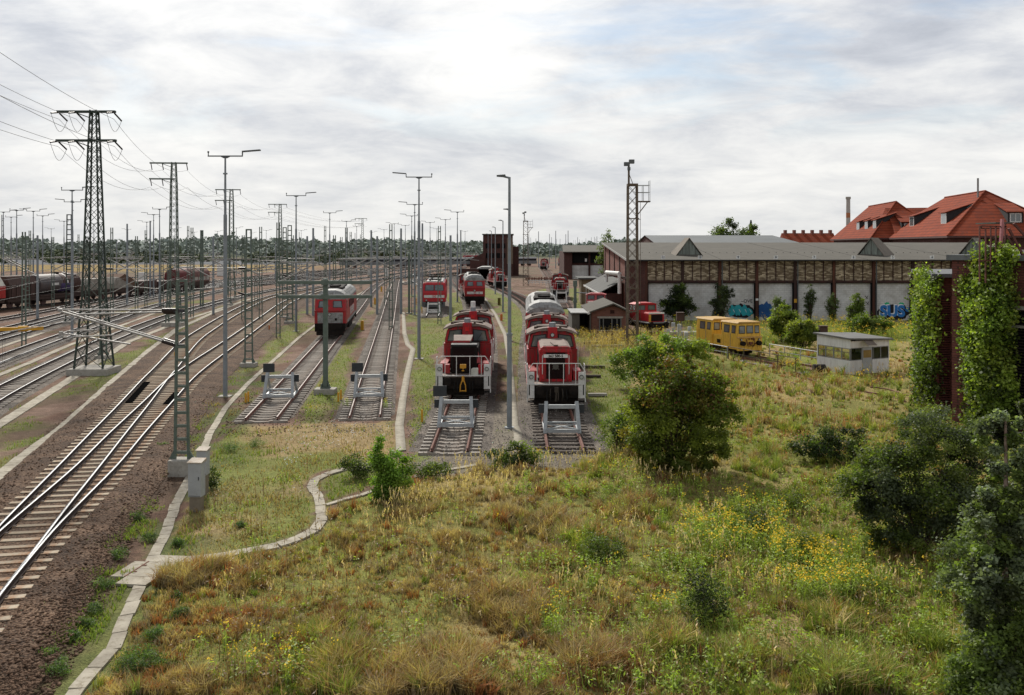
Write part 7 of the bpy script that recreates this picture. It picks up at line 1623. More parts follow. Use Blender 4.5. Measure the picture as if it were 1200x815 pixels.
bush('shrub','bright green spreading shrub behind the large dark shrub, at its left','shrub',gb(762,455),[(0,0,1.5,1.7,1.3,1.5),(-1.4,0.1,1.2,1.2,1.0,1.2),(1.4,0,1.7,1.4,1.0,1.2),(0.3,0.5,2.5,1.2,0.9,0.9),(-0.8,0,2.0,0.9,0.8,0.8)],14000,0.12,[(0.22,0.32,0.06),(0.16,0.24,0.045),YLG,MDG],[4,4,2,1],70,0.2,14,0.03,seed=5,inner=0.65)
bush('shrub','light green creeper mound left of the yellow railcar','shrub',gb(806,431),[(0,0,1.6,1.5,1.0,0.55),(-0.9,0,1.2,0.9,0.8,0.9),(0.9,0,1.2,0.9,0.8,0.7)],5000,0.12,[(0.32,0.38,0.07),(0.24,0.32,0.06),LTG],[3,4,2],45,0.2,8,0.03,seed=6,inner=0.65)
# sapling and small shrubs near the shunters
bush('sapling','tall pointed green sapling left of the shunter with bare radiator','sapling',gb(456,591),[(-0.25,0,1.0,0.40,0.38,1.0),(-0.28,0,2.1,0.2,0.2,0.75),(0.28,0,0.9,0.46,0.4,0.9),(0.42,0.05,1.6,0.22,0.2,0.5),(0,0,0.5,0.65,0.5,0.5)],13000,0.075,[(0.19,0.32,0.05),(0.24,0.33,0.06),(0.13,0.21,0.04),(0.22,0.36,0.06)],[4,3,1,2],70,0.2,16,0.016,seed=7,inner=0.7)
bush('shrub','low dark green shrub with white flowers left of the sapling','shrub',gb(418,561),[(0,0,0.45,0.55,0.5,0.45),(0.4,0.2,0.35,0.5,0.4,0.3)],3200,0.06,[DKG,MDG,(0.3,0.32,0.24)],[5,3,0.7],40,0.2,8,0.012,seed=8)
bush('shrub','fresh green weed shrub with white umbels behind the sapling','shrub',gb(492,560),[(0,0,0.3,0.7,0.5,0.3),(0.6,0.3,0.25,0.6,0.5,0.25)],2600,0.06,[MDG,LTG,(0.32,0.34,0.26)],[4,3,0.8],40,0.2,6,0.012,seed=9)
bush('shrub','wide green shrub at the foot of the tall single arm lamp','shrub',gb(602,548),[(0,0,0.5,0.85,0.6,0.5),(-0.6,0,0.35,0.5,0.5,0.35),(0.6,0.1,0.4,0.5,0.5,0.4),(0.2,0.2,0.9,0.4,0.3,0.35)],5200,0.07,[MDG,LTG,DKG,(0.05,0.08,0.03)],[4,3,2,2],50,0.2,10,0.014,seed=10,inner=0.65)
bush('shrub','small dark bush close behind the grey cabinets','shrub',gb(248,574),[(0,0,0.4,0.3,0.3,0.4)],1500,0.05,[DKG,MDG],[3,2],20,0.25,5,0.01,seed=11)
bush('creeping_shrub','dark evergreen creeping shrub lying in the dry grass before the hut','shrub',gb(972,541),[(0,0,0.7,1.3,0.8,0.65),(0.9,0.1,1.05,0.7,0.6,0.5),(-0.9,0,0.45,0.9,0.6,0.4),(0.3,-0.3,0.4,1.2,0.5,0.4)],9000,0.075,[DKG,(0.022,0.04,0.016),MDG,LTG],[5,4,2,1],60,0.18,12,0.02,seed=12,inner=0.4)
# dark bush and the silvery tree at the right
bush('broad_bush','broad dark grey green bush in front of the ivy building','shrub',gb(1082,650),[(0,0.2,2.2,1.8,1.5,1.5),(-1.0,0,1.5,1.2,1.1,1.2),(1.0,0.3,1.9,1.35,1.2,1.3),(0.2,0.4,3.2,1.35,1.1,0.95),(0.1,-0.2,0.8,1.7,1.0,0.7),(-0.6,0.3,2.9,1.1,0.9,0.8),(-1.5,0.1,1.9,0.8,0.8,0.9),(0.9,0.3,3.1,0.9,0.9,0.8),(1.8,0.4,2.3,1.0,1.0,1.4),(-1.2,-0.2,0.8,1.1,0.8,0.7),(1.5,0.0,1.0,1.1,0.9,0.9)],62000,0.075,[(0.06,0.08,0.04),MDG,GRY,(0.16,0.20,0.05),(0.03,0.038,0.018)],[2,3.5,4,4,1],230,0.13,30,0.025,seed=13,inner=0.26,aspect=0.36)
tr = bush('silver_leaf_tree','silvery leaved tree with pale trunk cut by the right edge','tree',(XD(1200,13.6),13.8,0),[(-0.25,0.1,4.95,0.42,0.45,0.75),(-0.15,0,4.1,0.55,0.5,0.6),(-0.3,-0.2,3.2,0.8,0.7,0.7),(-0.35,-0.3,2.2,0.95,0.8,0.8),(-0.4,-0.4,1.2,0.95,0.8,0.8),(-0.3,-0.5,0.5,1.0,0.7,0.5),(0.6,0,3.0,0.7,0.8,2.2),(-0.75,-0.2,3.5,0.35,0.3,0.3),(-0.85,-0.4,1.8,0.5,0.5,0.6),(-0.75,-0.5,0.7,0.6,0.5,0.6),(-0.7,-0.3,2.7,0.45,0.45,0.4),(0.2,0,5.2,0.4,0.4,0.6)],70000,0.085,[(0.21,0.26,0.15),(0.27,0.33,0.22),(0.16,0.22,0.06),(0.09,0.11,0.05),(0.20,0.25,0.10)],[4,2.2,3,2.5,2],260,0.12,16,0.02,seed=14,inner=0.5,aspect=0.34,stemcol=mat('pale_bark',(0.30,0.24,0.19),0.9,(0.20,0.15,0.12),5.0))
MB().use(mat('pale_bark2',(0.36,0.27,0.21),0.9,(0.18,0.13,0.11),4.0)).cyl((-0.2,0.15,0.0),(-0.16,0.1,2.6),0.075,0.06,9).cyl((-0.16,0.1,2.6),(-0.2,0.05,5.3),0.06,0.025,9).build('trunk', None, tr)
bush('bramble','low bramble with red leaves at the bottom right corner','shrub',(XD(1165,14.6),14.6,0),[(0,0,0.4,0.9,0.8,0.4),(0.8,0.2,0.6,0.7,0.7,0.5)],5000,0.065,[LTG,MDG,YLG,(0.25,0.05,0.02)],[4,3,2,0.25],45,0.2,8,0.012,seed=15)
bush('silver_shrub','low silvery green shrub filling the gap between broad bush and cut off tree','shrub',(XD(1150,16.6),16.6,0),[(0,0,1.0,1.0,0.9,1.0),(0.6,0.2,1.8,0.9,0.8,1.0),(-0.5,0,0.6,0.8,0.7,0.6),(0.9,-0.2,0.9,0.9,0.8,0.8)],22000,0.08,[(0.20,0.26,0.13),(0.15,0.21,0.06),(0.26,0.32,0.18),(0.10,0.13,0.05)],[4,4,2,2],110,0.16,16,0.015,seed=91,inner=0.5,aspect=0.34)
bush('silver_shrub','yellow green shrub at the foot of the cut off tree','shrub',(XD(1178,13.2),13.2,0),[(0,0,0.7,0.8,0.7,0.7),(-0.6,0,0.5,0.6,0.6,0.5),(0.5,-0.2,1.2,0.7,0.6,0.7)],14000,0.08,[(0.22,0.29,0.07),(0.17,0.24,0.06),(0.24,0.30,0.15)],[4,4,2],70,0.17,10,0.012,seed=92,inner=0.55,aspect=0.34)
# weeds standing in the meadow
for i, (px, py, sx_, h_, cols, w_, lb) in enumerate(((706,660,0.75,0.85,[DKG,MDG,LTG],[2,4,2],'dark green weed clump in the left middle of the meadow'),(826,732,0.6,1.35,[(0.03,0.045,0.02),DKG,MDG],[2,3,3],'dark bush with blackish leaves in the lower meadow'),(878,632,0.8,1.0,[DKG,MDG,LTG],[3,3,2],'dark green bush behind the goldenrod'),(850,612,0.6,0.75,[MDG,LTG,YLG],[3,3,1],'green bramble arching below the large dark shrub'),(925,600,0.9,0.8,[MDG,LTG,YLG],[3,3,2],'yellow green weed clump right of the goldenrod'),(1000,575,1.0,0.9,[LTG,YLG,MDG],[3,3,2],'light green weed mass left of the broad dark bush'),(945,660,0.8,0.95,[LTG,YLG,MDG],[4,3,2],'bright weed clump under the goldenrod heads'),(1010,700,0.8,0.5,[YLG,LTG,MDG],[3,3,1],'low yellow green weeds right of the goldenrod'))):
    bush('weed_clump', lb, 'weed', gb(px,py), [(0,0,h_*0.5,sx_*0.7,sx_*0.6,h_*0.5),(sx_*0.4,0.1,h_*0.4,sx_*0.5,sx_*0.5,h_*0.4),(-sx_*0.4,0,h_*0.35,sx_*0.5,sx_*0.4,h_*0.35)], 3400, 0.07, cols, w_, 46, 0.3, 12, 0.008, seed=20+i, inner=0.5, aspect=0.2)
for i, (px, py, s_) in enumerate(((165,772,0.42),(180,782,0.38),(150,788,0.4),(182,750,0.35),(66,790,0.4),(212,724,0.3),(140,655,0.4),(120,690,0.35),(300,524,0.5),(268,530,0.5),(175,635,0.35),(100,735,0.3),(60,772,0.3),(85,750,0.25),(160,610,0.35),(205,705,0.28),(110,720,0.3),(283,618,0.25),(208,640,0.3),(190,525,0.3))):
    bush('weed_tuft','fresh green weed tuft beside the concrete strip','weed',gb(px,py),[(0,0,s_*0.35,s_*0.8,s_*0.7,s_*0.4)],1300,0.05,[(0.11,0.19,0.05),(0.085,0.15,0.045),(0.14,0.20,0.06)],[3,3,2],22,0.25,4,0.008,'weed tufts beside the strip',seed=40+i,aspect=0.16,inner=0.65)
# shrubs and young trees before the engine shed
def tree(label, px, pyb, d, ptop, wpx, cols, w_, n, seed, narrow=False, leaf=0.2, name='young_tree', cat='tree', trunk=0.06, dens=50, sp=0.18):
    x = XD(px, d); h_ = ZD(ptop, d); wd = wpx*d/800/2
    lobes = [(0,0,h_*0.55,wd*0.8,wd*0.7,h_*0.40),(-wd*0.45,0,h_*0.42,wd*0.55,wd*0.5,h_*0.30),(wd*0.45,0.2,h_*0.45,wd*0.55,wd*0.5,h_*0.32),(0.1*wd,0,h_*0.8,wd*0.4,wd*0.4,h_*0.22)]
    if narrow: lobes = [(0,0,h_*0.55,wd*0.5,wd*0.5,h_*0.42),(wd*0.4,0,h_*0.62,wd*0.35,wd*0.3,h_*0.25),(-wd*0.4,0,h_*0.42,wd*0.35,wd*0.3,h_*0.25),(wd*0.1,0,h_*0.86,wd*0.25,wd*0.25,h_*0.16)]
    return bush(name, label, cat, (x,d,0), lobes, n*2, leaf*0.75, cols, w_, int(dens*1.6), sp, 24, trunk, seed=seed, inner=0.68)
tree('dark dense elder bush before the first white gate',795,372,77.5,334,42,[DKG,MDG,(0.02,0.035,0.015)],[4,2,3],6000,61)
tree('feathery grey green young tree before the second white gate',846,372,77.5,328,38,[GRY,MDG,(0.045,0.06,0.035)],[3,3,3],3600,62,True,0.16)
tree('young grey green tree against the third pillar of the shed',912,376,74,346,24,[GRY,MDG],[3,3],1800,63,True,0.16)
tree('bright green bush just right of the yellow railcar',918,408,62,357,38,[LTG,MDG,YLG],[4,3,2],5000,64)
tree('yellow green bush beside the white hut, its left',940,416,58,373,42,[YLG,LTG,(0.11,0.15,0.03)],[3,4,3],6000,65)
tree('thin dark sapling against the white gate wall',949,372,77,333,20,[DKG,GRY],[3,2],1400,66,True,0.16)
tree('sparse young tree beside the rusty pillar',975,374,76,342,22,[GRY,MDG],[3,3],1300,67,True,0.16)
tree('green young tree beside the blue graffiti',1003,385,72,345,34,[MDG,LTG,GRY],[4,3,2],3500,68,True,0.16)
tree('wide olive green bush below the blue graffiti',1018,396,66,368,56,[MDG,LTG,(0.06,0.08,0.03)],[4,3,2],5000,69)
tree('pale leaning birch rising over the rear brick hall',710,300,165,268,20,[GRY,MDG,LTG],[3,3,1],1500,70,False,0.4,trunk=0.15)
tree('dark leafy tree rising behind the grey metal roof, its left',850,300,172,258,58,[(0.06,0.09,0.025),MDG,DKG],[3,3,3],9000,71,False,0.5,trunk=0.2)
tree('dark leafy tree behind the grey metal roof, beside the spruce',876,300,175,263,44,[(0.06,0.09,0.025),MDG,DKG],[3,3,3],6000,72,False,0.5,trunk=0.2)
sp_ = thing('spruce','pointed spruce top behind the grey metal roof','tree',(XD(880,178),178,0)); rng = np.random.default_rng(5); n = 1800; zz = rng.random(n)**0.7; r_ = (1-zz)*2.6*rng.random(n)**0.5; a_ = rng.random(n)*2*PI
V,Q,C = leaf_quads(np.stack([r_*np.cos(a_), r_*np.sin(a_), 5+zz*10.3],1), np.full(n,0.5), np.array(DKG)*(0.6+0.8*rng.random(n))[:,None], 0.2, 0.3, rng); npmesh('crown',V,Q,None,C,LEAF,sp_); MB().use(BARK()).cyl((0,0,0),(0,0,14),0.2,0.05,8).build('trunk',None,sp_)
# ivy sheets
def ivy(label, pts, h0, h1, thick, n, cols, w_, seed, top=None, lean=0.0):
    rng = np.random.default_rng(seed); t = thing('ivy', label, 'ivy', (pts[0][0], pts[0][1], 0)); o = np.array([pts[0][0], pts[0][1], 0]); P_ = np.array(pts); seg = np.linalg.norm(np.diff(P_,axis=0),axis=1); cum = np.concatenate([[0],np.cumsum(seg)])
    cl = 230; s = rng.random(cl)*cum[-1]; cx = np.interp(s,cum,P_[:,0]); cy = np.interp(s,cum,P_[:,1]); u_ = s/cum[-1]; hh = h0 + rng.random(cl)*(np.interp(u_,[0,0.5,1],top or [h1,h1,h1])-h0)
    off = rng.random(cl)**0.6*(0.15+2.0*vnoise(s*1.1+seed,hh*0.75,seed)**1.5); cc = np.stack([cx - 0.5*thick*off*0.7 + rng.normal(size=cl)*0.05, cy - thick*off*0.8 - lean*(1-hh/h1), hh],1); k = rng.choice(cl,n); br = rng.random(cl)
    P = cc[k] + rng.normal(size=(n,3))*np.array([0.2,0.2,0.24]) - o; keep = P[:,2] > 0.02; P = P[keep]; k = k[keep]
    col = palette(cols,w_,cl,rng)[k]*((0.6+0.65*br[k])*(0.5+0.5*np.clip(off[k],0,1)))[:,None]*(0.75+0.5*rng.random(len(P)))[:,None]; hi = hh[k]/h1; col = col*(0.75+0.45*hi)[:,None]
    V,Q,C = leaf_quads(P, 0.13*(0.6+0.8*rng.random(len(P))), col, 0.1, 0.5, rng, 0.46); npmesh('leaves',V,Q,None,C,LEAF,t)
    mb = MB().use(BARK())
    for q in range(8): i = rng.integers(cl); mb.tube([(cx[i]-o[0],cy[i]-o[1],0),(cx[i]-o[0]+0.1,cy[i]-o[1]-0.05,hh[i]*0.5),tuple(cc[i]-o)],0.025,5)
    mb.build('stem',None,t); return t
IV = [(0.20,0.29,0.05),(0.14,0.21,0.04),(0.26,0.34,0.06),(0.32,0.38,0.07),(0.08,0.115,0.028)]
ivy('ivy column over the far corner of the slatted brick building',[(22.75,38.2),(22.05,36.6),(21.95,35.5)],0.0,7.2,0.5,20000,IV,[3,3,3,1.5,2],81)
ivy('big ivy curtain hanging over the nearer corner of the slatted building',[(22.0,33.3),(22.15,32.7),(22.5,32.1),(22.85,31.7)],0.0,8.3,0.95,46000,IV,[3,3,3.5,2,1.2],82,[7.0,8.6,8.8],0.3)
# far wood on the horizon, one mass
rng = np.random.default_rng(21); n = 42000
px = rng.random(n)*1800 - 400; d = 520 + rng.random(n)*330; x = (px-600)/800*d
prof = 11.5 + 5.0*vnoise(px*0.03, px*0+3, 5) + 2.2*vnoise(px*0.11, px*0+7, 6) + np.where((px > 215) & (px < 330), 3.0, 0) - np.where((px > 600) & (px < 720), 3.5, 0)
z = prof * rng.random(n)**0.75 * (0.72+0.28*vnoise(px*0.22, d*0.02, 9)); cb = vnoise(px*0.07, d*0.02, 12)
col = np.array([0.06,0.078,0.042])*(0.55+0.8*cb)[:,None]*(0.6+0.5*(z/prof))[:,None] + np.array([0.17,0.19,0.19]); V,Q,C = leaf_quads(np.stack([x,d,z],1), 2.2+rng.random(n)*1.6, col, 0.3, 0.0, rng, 0.5); o = npmesh('far_wood',V,Q,None,C,vcolmat('far_leaves',0.9,0,0.1)); tag(o,None,None,None,'stuff')  # pale blue grey haze is added into the leaf colour
n = 9000; px = rng.random(n)*560-60; d = 330+rng.random(n)*150; x = (px-600)/800*d; m_ = vnoise(px*0.03,d*0.015,33); z = rng.random(n)*np.clip((m_-0.38)*16,0,6); col = np.array([0.055,0.07,0.03])*(0.5+0.9*rng.random(n))[:,None]
V,Q,C = leaf_quads(np.stack([x,d,z],1)[m_>0.4], (1.3+rng.random(n)*0.8)[m_>0.4], col[m_>0.4], 0.3,0,rng,0.5); o = npmesh('far_undergrowth',V,Q,None,C,vcolmat('far_leaves',0.9,0,0.1)); tag(o,None,None,None,'stuff')

# ------------------------------------------------------------------ grass, one object per kind of growth
def gz(x, y):
    me, isl, gr, dt, dp_ = zones(x, y); return me, isl, gr, dt, dp_, meadow_h(x, y, me)*sstep(2.2,3.5,dt)*sstep(0.5,1.4,dp_)
def blades(name, x, y, z, h, w_, col, lean=0.35, rng=RNG, curve=0.3, parent=None):
    n = len(x); a = rng.random(n)*2*PI; fx, fy = np.cos(a)*w_*0.5, np.sin(a)*w_*0.5; b = rng.random(n)*2*PI; l = lean*h*rng.random(n); lx, ly = np.cos(b)*l, np.sin(b)*l
    V = np.zeros((n,5,3),np.float32); V[:,0] = np.stack([x-fx,y-fy,z-0.02],1); V[:,1] = np.stack([x+fx,y+fy,z-0.02],1)
    V[:,2] = np.stack([x+fx*0.75+lx*0.4,y+fy*0.75+ly*0.4,z+h*0.6],1); V[:,3] = np.stack([x-fx*0.75+lx*0.4,y-fy*0.75+ly*0.4,z+h*0.6],1); V[:,4] = np.stack([x+lx*(1+curve),y+ly*(1+curve),z+h],1)
    i = np.arange(n)*5; Q = np.stack([i,i+1,i+2,i+3],1); T = np.stack([i+3,i+2,i+4],1)
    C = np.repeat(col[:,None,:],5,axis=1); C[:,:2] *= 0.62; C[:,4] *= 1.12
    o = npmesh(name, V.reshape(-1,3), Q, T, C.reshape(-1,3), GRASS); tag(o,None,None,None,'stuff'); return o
def sample(n, d0, d1, pw=1.0, pxr=(-40,1240)):
    """more samples near, since blades there show larger"""
    u = RNG.random(n); d = 1.0/(1.0/d0 + u*(1.0/d1-1.0/d0)); px = pxr[0] + RNG.random(n)*(pxr[1]-pxr[0]); return (px-600)/800*d, d
STRAW = np.array([0.50,0.39,0.19]); DRY = np.array([0.31,0.21,0.105]); GRN = np.array([0.17,0.235,0.042]); YG_ = np.array([0.32,0.34,0.065]); RSS = np.array([0.34,0.145,0.065])
def meadow(nt_, per, d0, d1, hs=1.0, ws=1.0):
    """tufts: each has its own colour, height and spread; between them low thatch"""
    tx, ty = sample(int(nt_*1.08), d0, d1, pxr=(60,1340)); me, isl, gr, dt, dp_, z = gz(tx, ty); k = (me > 0) & (dp_ > 0.3) & (dt > 1.5); tx, ty = tx[k], ty[k]; m_ = len(tx)
    a = fbm(tx*0.28,ty*0.28,101,4); b = fbm(tx*0.55+30,ty*0.55,111,4); q = fbm(tx*1.5,ty*1.5,107,3); tall = fbm(tx*0.6+9,ty*0.6,121,3)
    g_ = sstep(0.36,0.62,0.55*a+0.45*q+0.022*np.clip(tx-5.0,-6,6)); r = RNG.random(m_); r2 = RNG.random(m_)
    isg = r < 0.05+0.64*g_
    straw = np.where((r2 < 0.34)[:,None], STRAW, np.where((r2 < 0.68)[:,None], DRY, np.where((r2 < 0.86)[:,None], np.array([0.33,0.265,0.18]), RSS))); green = np.where((r2 < 0.4)[:,None], YG_, np.where((r2 < 0.8)[:,None], GRN, np.array([0.28,0.34,0.10])))
    tc_ = np.where(isg[:,None], green, straw)*(0.74+0.62*RNG.random(m_))[:,None]; gap = sstep(0.30,0.46,fbm(tx*0.9,ty*0.9,191,3))
    th = (0.08+0.40*sstep(0.42,0.74,tall)+0.16*RNG.random(m_)**3)*(0.45+0.55*gap)*hs; tr_ = 0.06+0.13*RNG.random(m_); cnt = np.maximum(3,(per*(0.35+0.9*gap)*(0.5+RNG.random(m_)))).astype(int)
    i = np.repeat(np.arange(m_), cnt); n = len(i); an = RNG.random(n)*2*PI; rad = tr_[i]*np.sqrt(RNG.random(n)); x = tx[i]+np.cos(an)*rad; y = ty[i]+np.sin(an)*rad*0.7; z = meadow_h(x,y,np.ones(n)); h = th[i]*(0.5+0.7*RNG.random(n))
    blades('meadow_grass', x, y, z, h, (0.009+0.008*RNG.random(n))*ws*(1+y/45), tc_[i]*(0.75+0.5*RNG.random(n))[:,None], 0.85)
meadow(15000, 26, 12.5, 33); meadow(9000, 15, 30, 80, 1.2, 1.5)
# short turf of the island and green strips
x, y = sample(170000, 15, 110, pxr=(0,800)); me, isl, gr, dt, dp_, z = gz(x, y); pat = fbm(x*0.33+50,y*0.33,77,4); fr_ = (pdist(x,y,TRACKC['p_main']) < 2.2) & (y < 46) & (fbm(x*0.9,y*0.9,8,4) > 0.47)
wild = (pat > 0.57) & (me == 0) & (x > -45) & (y < 90) & (RNG.random(len(x)) < 0.5); k = ((isl > 0) | (gr > 0) | wild | fr_) & (me == 0) & (dp_ > 0.33) & (dt > 1.6); x, y, z, isl, gr = x[k], y[k], z[k], isl[k], gr[k]; n = len(x)
a = fbm(x*0.4,y*0.4,151,4); g_ = np.where(isl > 0, sstep(0.50,0.62,fbm(x*0.6,y*0.6,153,4))*0.8, sstep(0.25,0.5,a)); gm = RNG.random(n) < 0.12+0.85*g_; c = np.where(gm[:,None], np.array([0.17,0.27,0.05])+(np.array([0.29,0.34,0.075])-np.array([0.17,0.27,0.05]))*RNG.random(n)[:,None], np.where((RNG.random(n) < 0.5)[:,None], STRAW*0.85, DRY))
kk = RNG.random(n) < np.where(isl > 0, 0.25+0.6*sstep(0.4,0.6,fbm(x*1.1,y*1.1,231,3)), 0.85); x,y,z,c = x[kk],y[kk],z[kk],c[kk]*(0.7+0.6*RNG.random(kk.sum()))[:,None]; n = len(x); blades('short_turf', x, y, z, (0.04+0.08*RNG.random(n))*(1+0.7*(fbm(x*0.8,y*0.8,161,3) > 0.55)), (0.012+0.012*RNG.random(n))*(1+y/40), c, 0.8)
# plumed straw grass
def plumes(spots, per, hgt, rad, name='plume_grass'):
    X_, Y_ = [], []
    for px, py, m_, r_ in spots: x0, y0 = G(px, py); X_.append(x0+RNG.normal(size=int(per*m_))*rad*r_*1.3); Y_.append(y0+RNG.normal(size=int(per*m_))*rad*r_*0.6)
    x = np.concatenate(X_); y = np.concatenate(Y_); n = len(x); h = hgt*(0.65+0.5*RNG.random(n)); c = np.array([0.60,0.47,0.27])*(0.7+0.5*RNG.random(n))[:,None]; me = np.ones(n); z = meadow_h(x,y,me)
    blades(name, x, y, z, h*0.85, np.full(n,0.014), c*0.75, 0.25)
    hd = 4; b = RNG.random(n)*2*PI; P = []; S_ = []; CC = []
    for q in range(hd): tt = 0.8+0.09*q; P.append(np.stack([x+np.cos(b)*0.10*h*(tt**3), y+np.sin(b)*0.10*h*(tt**3), z+h*tt*(1-0.05*q/hd)],1)); S_.append(np.full(n,0.11)); CC.append(c*(0.9+0.25*RNG.random(n))[:,None])
    V,Q,C = leaf_quads(np.concatenate(P), np.concatenate(S_), np.concatenate(CC), 0.0, -2.2, RNG, 0.16); o = npmesh('plume_heads',V,Q,None,C,GRASS); tag(o,None,None,None,'stuff')
plumes([(505,600,1.3,1.3),(480,605,1.0,1.0),(530,590,1,1.2),(560,582,0.7,1),(585,590,0.6,1),(470,592,0.7,0.7),(540,560,0.5,0.9),(575,556,0.4,0.6),(450,625,0.5,1),(600,575,0.6,1.6),(650,560,0.4,1.2),(690,556,0.5,0.8),(750,566,0.5,1),(800,574,0.5,1.4),(830,620,0.5,1.2),(800,660,0.5,1.4),(860,690,0.4,1.2),(700,720,0.35,0.7),(665,700,0.35,0.5),(900,700,0.4,0.6),(760,640,0.4,1.4),(980,640,0.3,1.5),(1040,700,0.4,1.2),(1000,760,0.3,1.5),(420,680,0.4,2),(560,650,0.4,2.5),(520,710,0.3,2.5),(740,780,0.3,2.5),(470,640,0.5,1.6),(330,720,0.3,1.5)], 60, 0.78, 0.42)
plumes([(715,402,2.5,3),(735,398,2,2),(700,415,2,2.2),(720,425,2,2.5),(740,440,1.6,2),(890,470,1.6,4),(940,480,1.4,4),(1000,450,1.3,4),(880,500,1.2,3),(1040,440,1.2,3),(860,450,1,2),(950,400,1.6,5),(1020,415,1.5,5),(870,395,1,4),(1060,430,1,3)], 46, 0.85, 0.5, 'tall_straw_grass')
# goldenrod and yellow ragwort
def golden(spots, per, hgt, name, rad=0.35, head=0.042, hn=7, frac=0.36, base=(0.21,0.27,0.06), lf=10):
    X_, Y_ = [], []
    for px, py, m_, r_ in spots: x0, y0 = G(px, py); X_.append(x0+RNG.normal(size=int(per*m_))*rad*r_*1.3); Y_.append(y0+RNG.normal(size=int(per*m_))*rad*r_*0.7)
    x = np.concatenate(X_); y = np.concatenate(Y_); n = len(x); h = hgt*(0.65+0.5*RNG.random(n)); z = meadow_h(x,y,np.ones(n)); gcol = np.array(base)*1.2*(0.7+0.6*RNG.random(n))[:,None]
    blades(name+'_stems', x, y, z, h, np.full(n,0.02), gcol, 0.25)
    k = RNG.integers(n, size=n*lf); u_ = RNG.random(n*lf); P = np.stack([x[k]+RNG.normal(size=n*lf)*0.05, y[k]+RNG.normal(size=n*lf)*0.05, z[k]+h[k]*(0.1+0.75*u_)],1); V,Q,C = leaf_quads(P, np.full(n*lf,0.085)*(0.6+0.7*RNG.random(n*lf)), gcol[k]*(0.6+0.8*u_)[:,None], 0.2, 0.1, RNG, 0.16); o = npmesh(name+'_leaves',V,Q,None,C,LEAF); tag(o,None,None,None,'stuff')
    if hn == 0: return
    fl_ = RNG.random(n) < frac; ii = np.where(fl_)[0]; k = np.repeat(ii, hn); m_ = len(k); P = np.stack([x[k]+RNG.normal(size=m_)*0.055, y[k]+RNG.normal(size=m_)*0.055, z[k]+h[k]*0.98+RNG.normal(size=m_)*0.045],1); yc = np.array([0.72,0.50,0.04])*(0.7+0.5*RNG.random(m_))[:,None]
    V,Q,C = leaf_quads(P, head*(0.6+0.8*RNG.random(m_)), yc, 0.8, 0, RNG, 0.5); o = npmesh(name+'_flowers',V,Q,None,C,vcolmat('petals',0.8,0.2,0.1)); tag(o,None,None,None,'stuff')
golden([(840,650,1.4,1.1),(870,640,1,1.0),(905,650,1.6,1.1),(930,665,1.8,1.1),(960,670,1.8,1.0),(985,690,1.2,1),(900,630,1,1),(940,700,1.2,1.2),(975,705,1,1),(835,625,0.8,1),(870,600,0.8,1),(905,608,0.8,1.2),(820,635,0.5,.6),(995,660,0.6,0.8),(1020,640,0.4,0.8)], 75, 0.78, 'goldenrod')
golden([(655,728,0.45,0.5),(645,742,0.3,0.4),(770,722,0.4,0.5),(300,775,0.35,1.1),(335,792,0.3,1),(285,795,0.4,1),(370,794,0.2,1.2),(265,765,0.2,0.8),(735,552,0.6,0.8),(715,565,0.5,0.9),(760,570,0.5,0.9),(700,560,0.3,0.8),(830,575,0.3,0.8),(610,548,0.15,0.3),(632,545,0.5,0.4),(405,478,0.15,0.5),(365,492,0.2,0.5),(560,615,0.25,0.9),(1060,640,0.3,1),(1045,700,0.3,1.5),(1100,690,0.3,1.5),(1165,560,0.2,0.8),(450,480,0.2,0.5)], 50, 0.55, 'ragwort')
golden([(690,400,0.6,2.2),(705,390,0.5,2),(760,388,0.8,2),(950,395,1.3,4),(890,400,1,3),(1010,400,1.3,4),(1060,410,1,3),(926,438,0.5,0.6),(1050,450,0.8,2.5),(1000,455,0.8,3),(880,395,1,3),(690,432,0.5,1.5)], 60, 0.8, 'yard_goldenrod', 0.5, 0.07, 6)
rq = random.Random(8)
golden([(rq.uniform(815,1075), rq.uniform(381,402), rq.uniform(0.6,1.4), rq.uniform(1.5,3.5)) for _ in range(60)], 60, 1.15, 'shed_front_weeds', 0.5, 0.08, 5, 0.2, (0.22,0.26,0.06), 9)
golden([(rq.uniform(672,790), rq.uniform(392,412), rq.uniform(0.6,1.4), rq.uniform(1.2,2.5)) for _ in range(22)], 60, 1.0, 'hut_front_weeds', 0.5, 0.08, 4, 0.08, (0.38,0.28,0.115), 6)
rw = random.Random(77)
def rs_(n_, x0, x1, y0, y1, m0, m1): return [(rw.uniform(x0,x1), y0 + (y1-y0)*rw.random()**1.2, rw.uniform(m0,m1), rw.uniform(0.6,1.8)) for _ in range(n_)]
golden(rs_(75, 600, 1130, 570, 810, 0.5, 1.3), 22, 0.55, 'tall_green_weeds', hn=0, base=(0.20,0.27,0.05), lf=14)
golden(rs_(40, 250, 800, 570, 810, 0.3, 1.0), 14, 0.42, 'low_green_weeds', hn=0, base=(0.22,0.28,0.06), lf=10)
golden(rs_(150, 260, 1100, 565, 810, 0.3, 1.1), 16, 0.6, 'dead_stalks', hn=0, base=(0.20,0.135,0.08), lf=7)
golden(rs_(40, 640, 1130, 560, 740, 0.2, 0.7), 12, 0.6, 'scattered_ragwort', base=(0.22,0.28,0.05), frac=0.3, hn=6)
golden(rs_(60, 780, 1060, 430, 545, 0.4, 1.2), 22, 0.6, 'rusty_sorrel', hn=0, base=(0.27,0.125,0.06), lf=8)
golden(rs_(70, 780, 1060, 400, 545, 0.4, 1.2), 22, 0.6, 'back_green_weeds', hn=0, base=(0.24,0.28,0.06), lf=10)
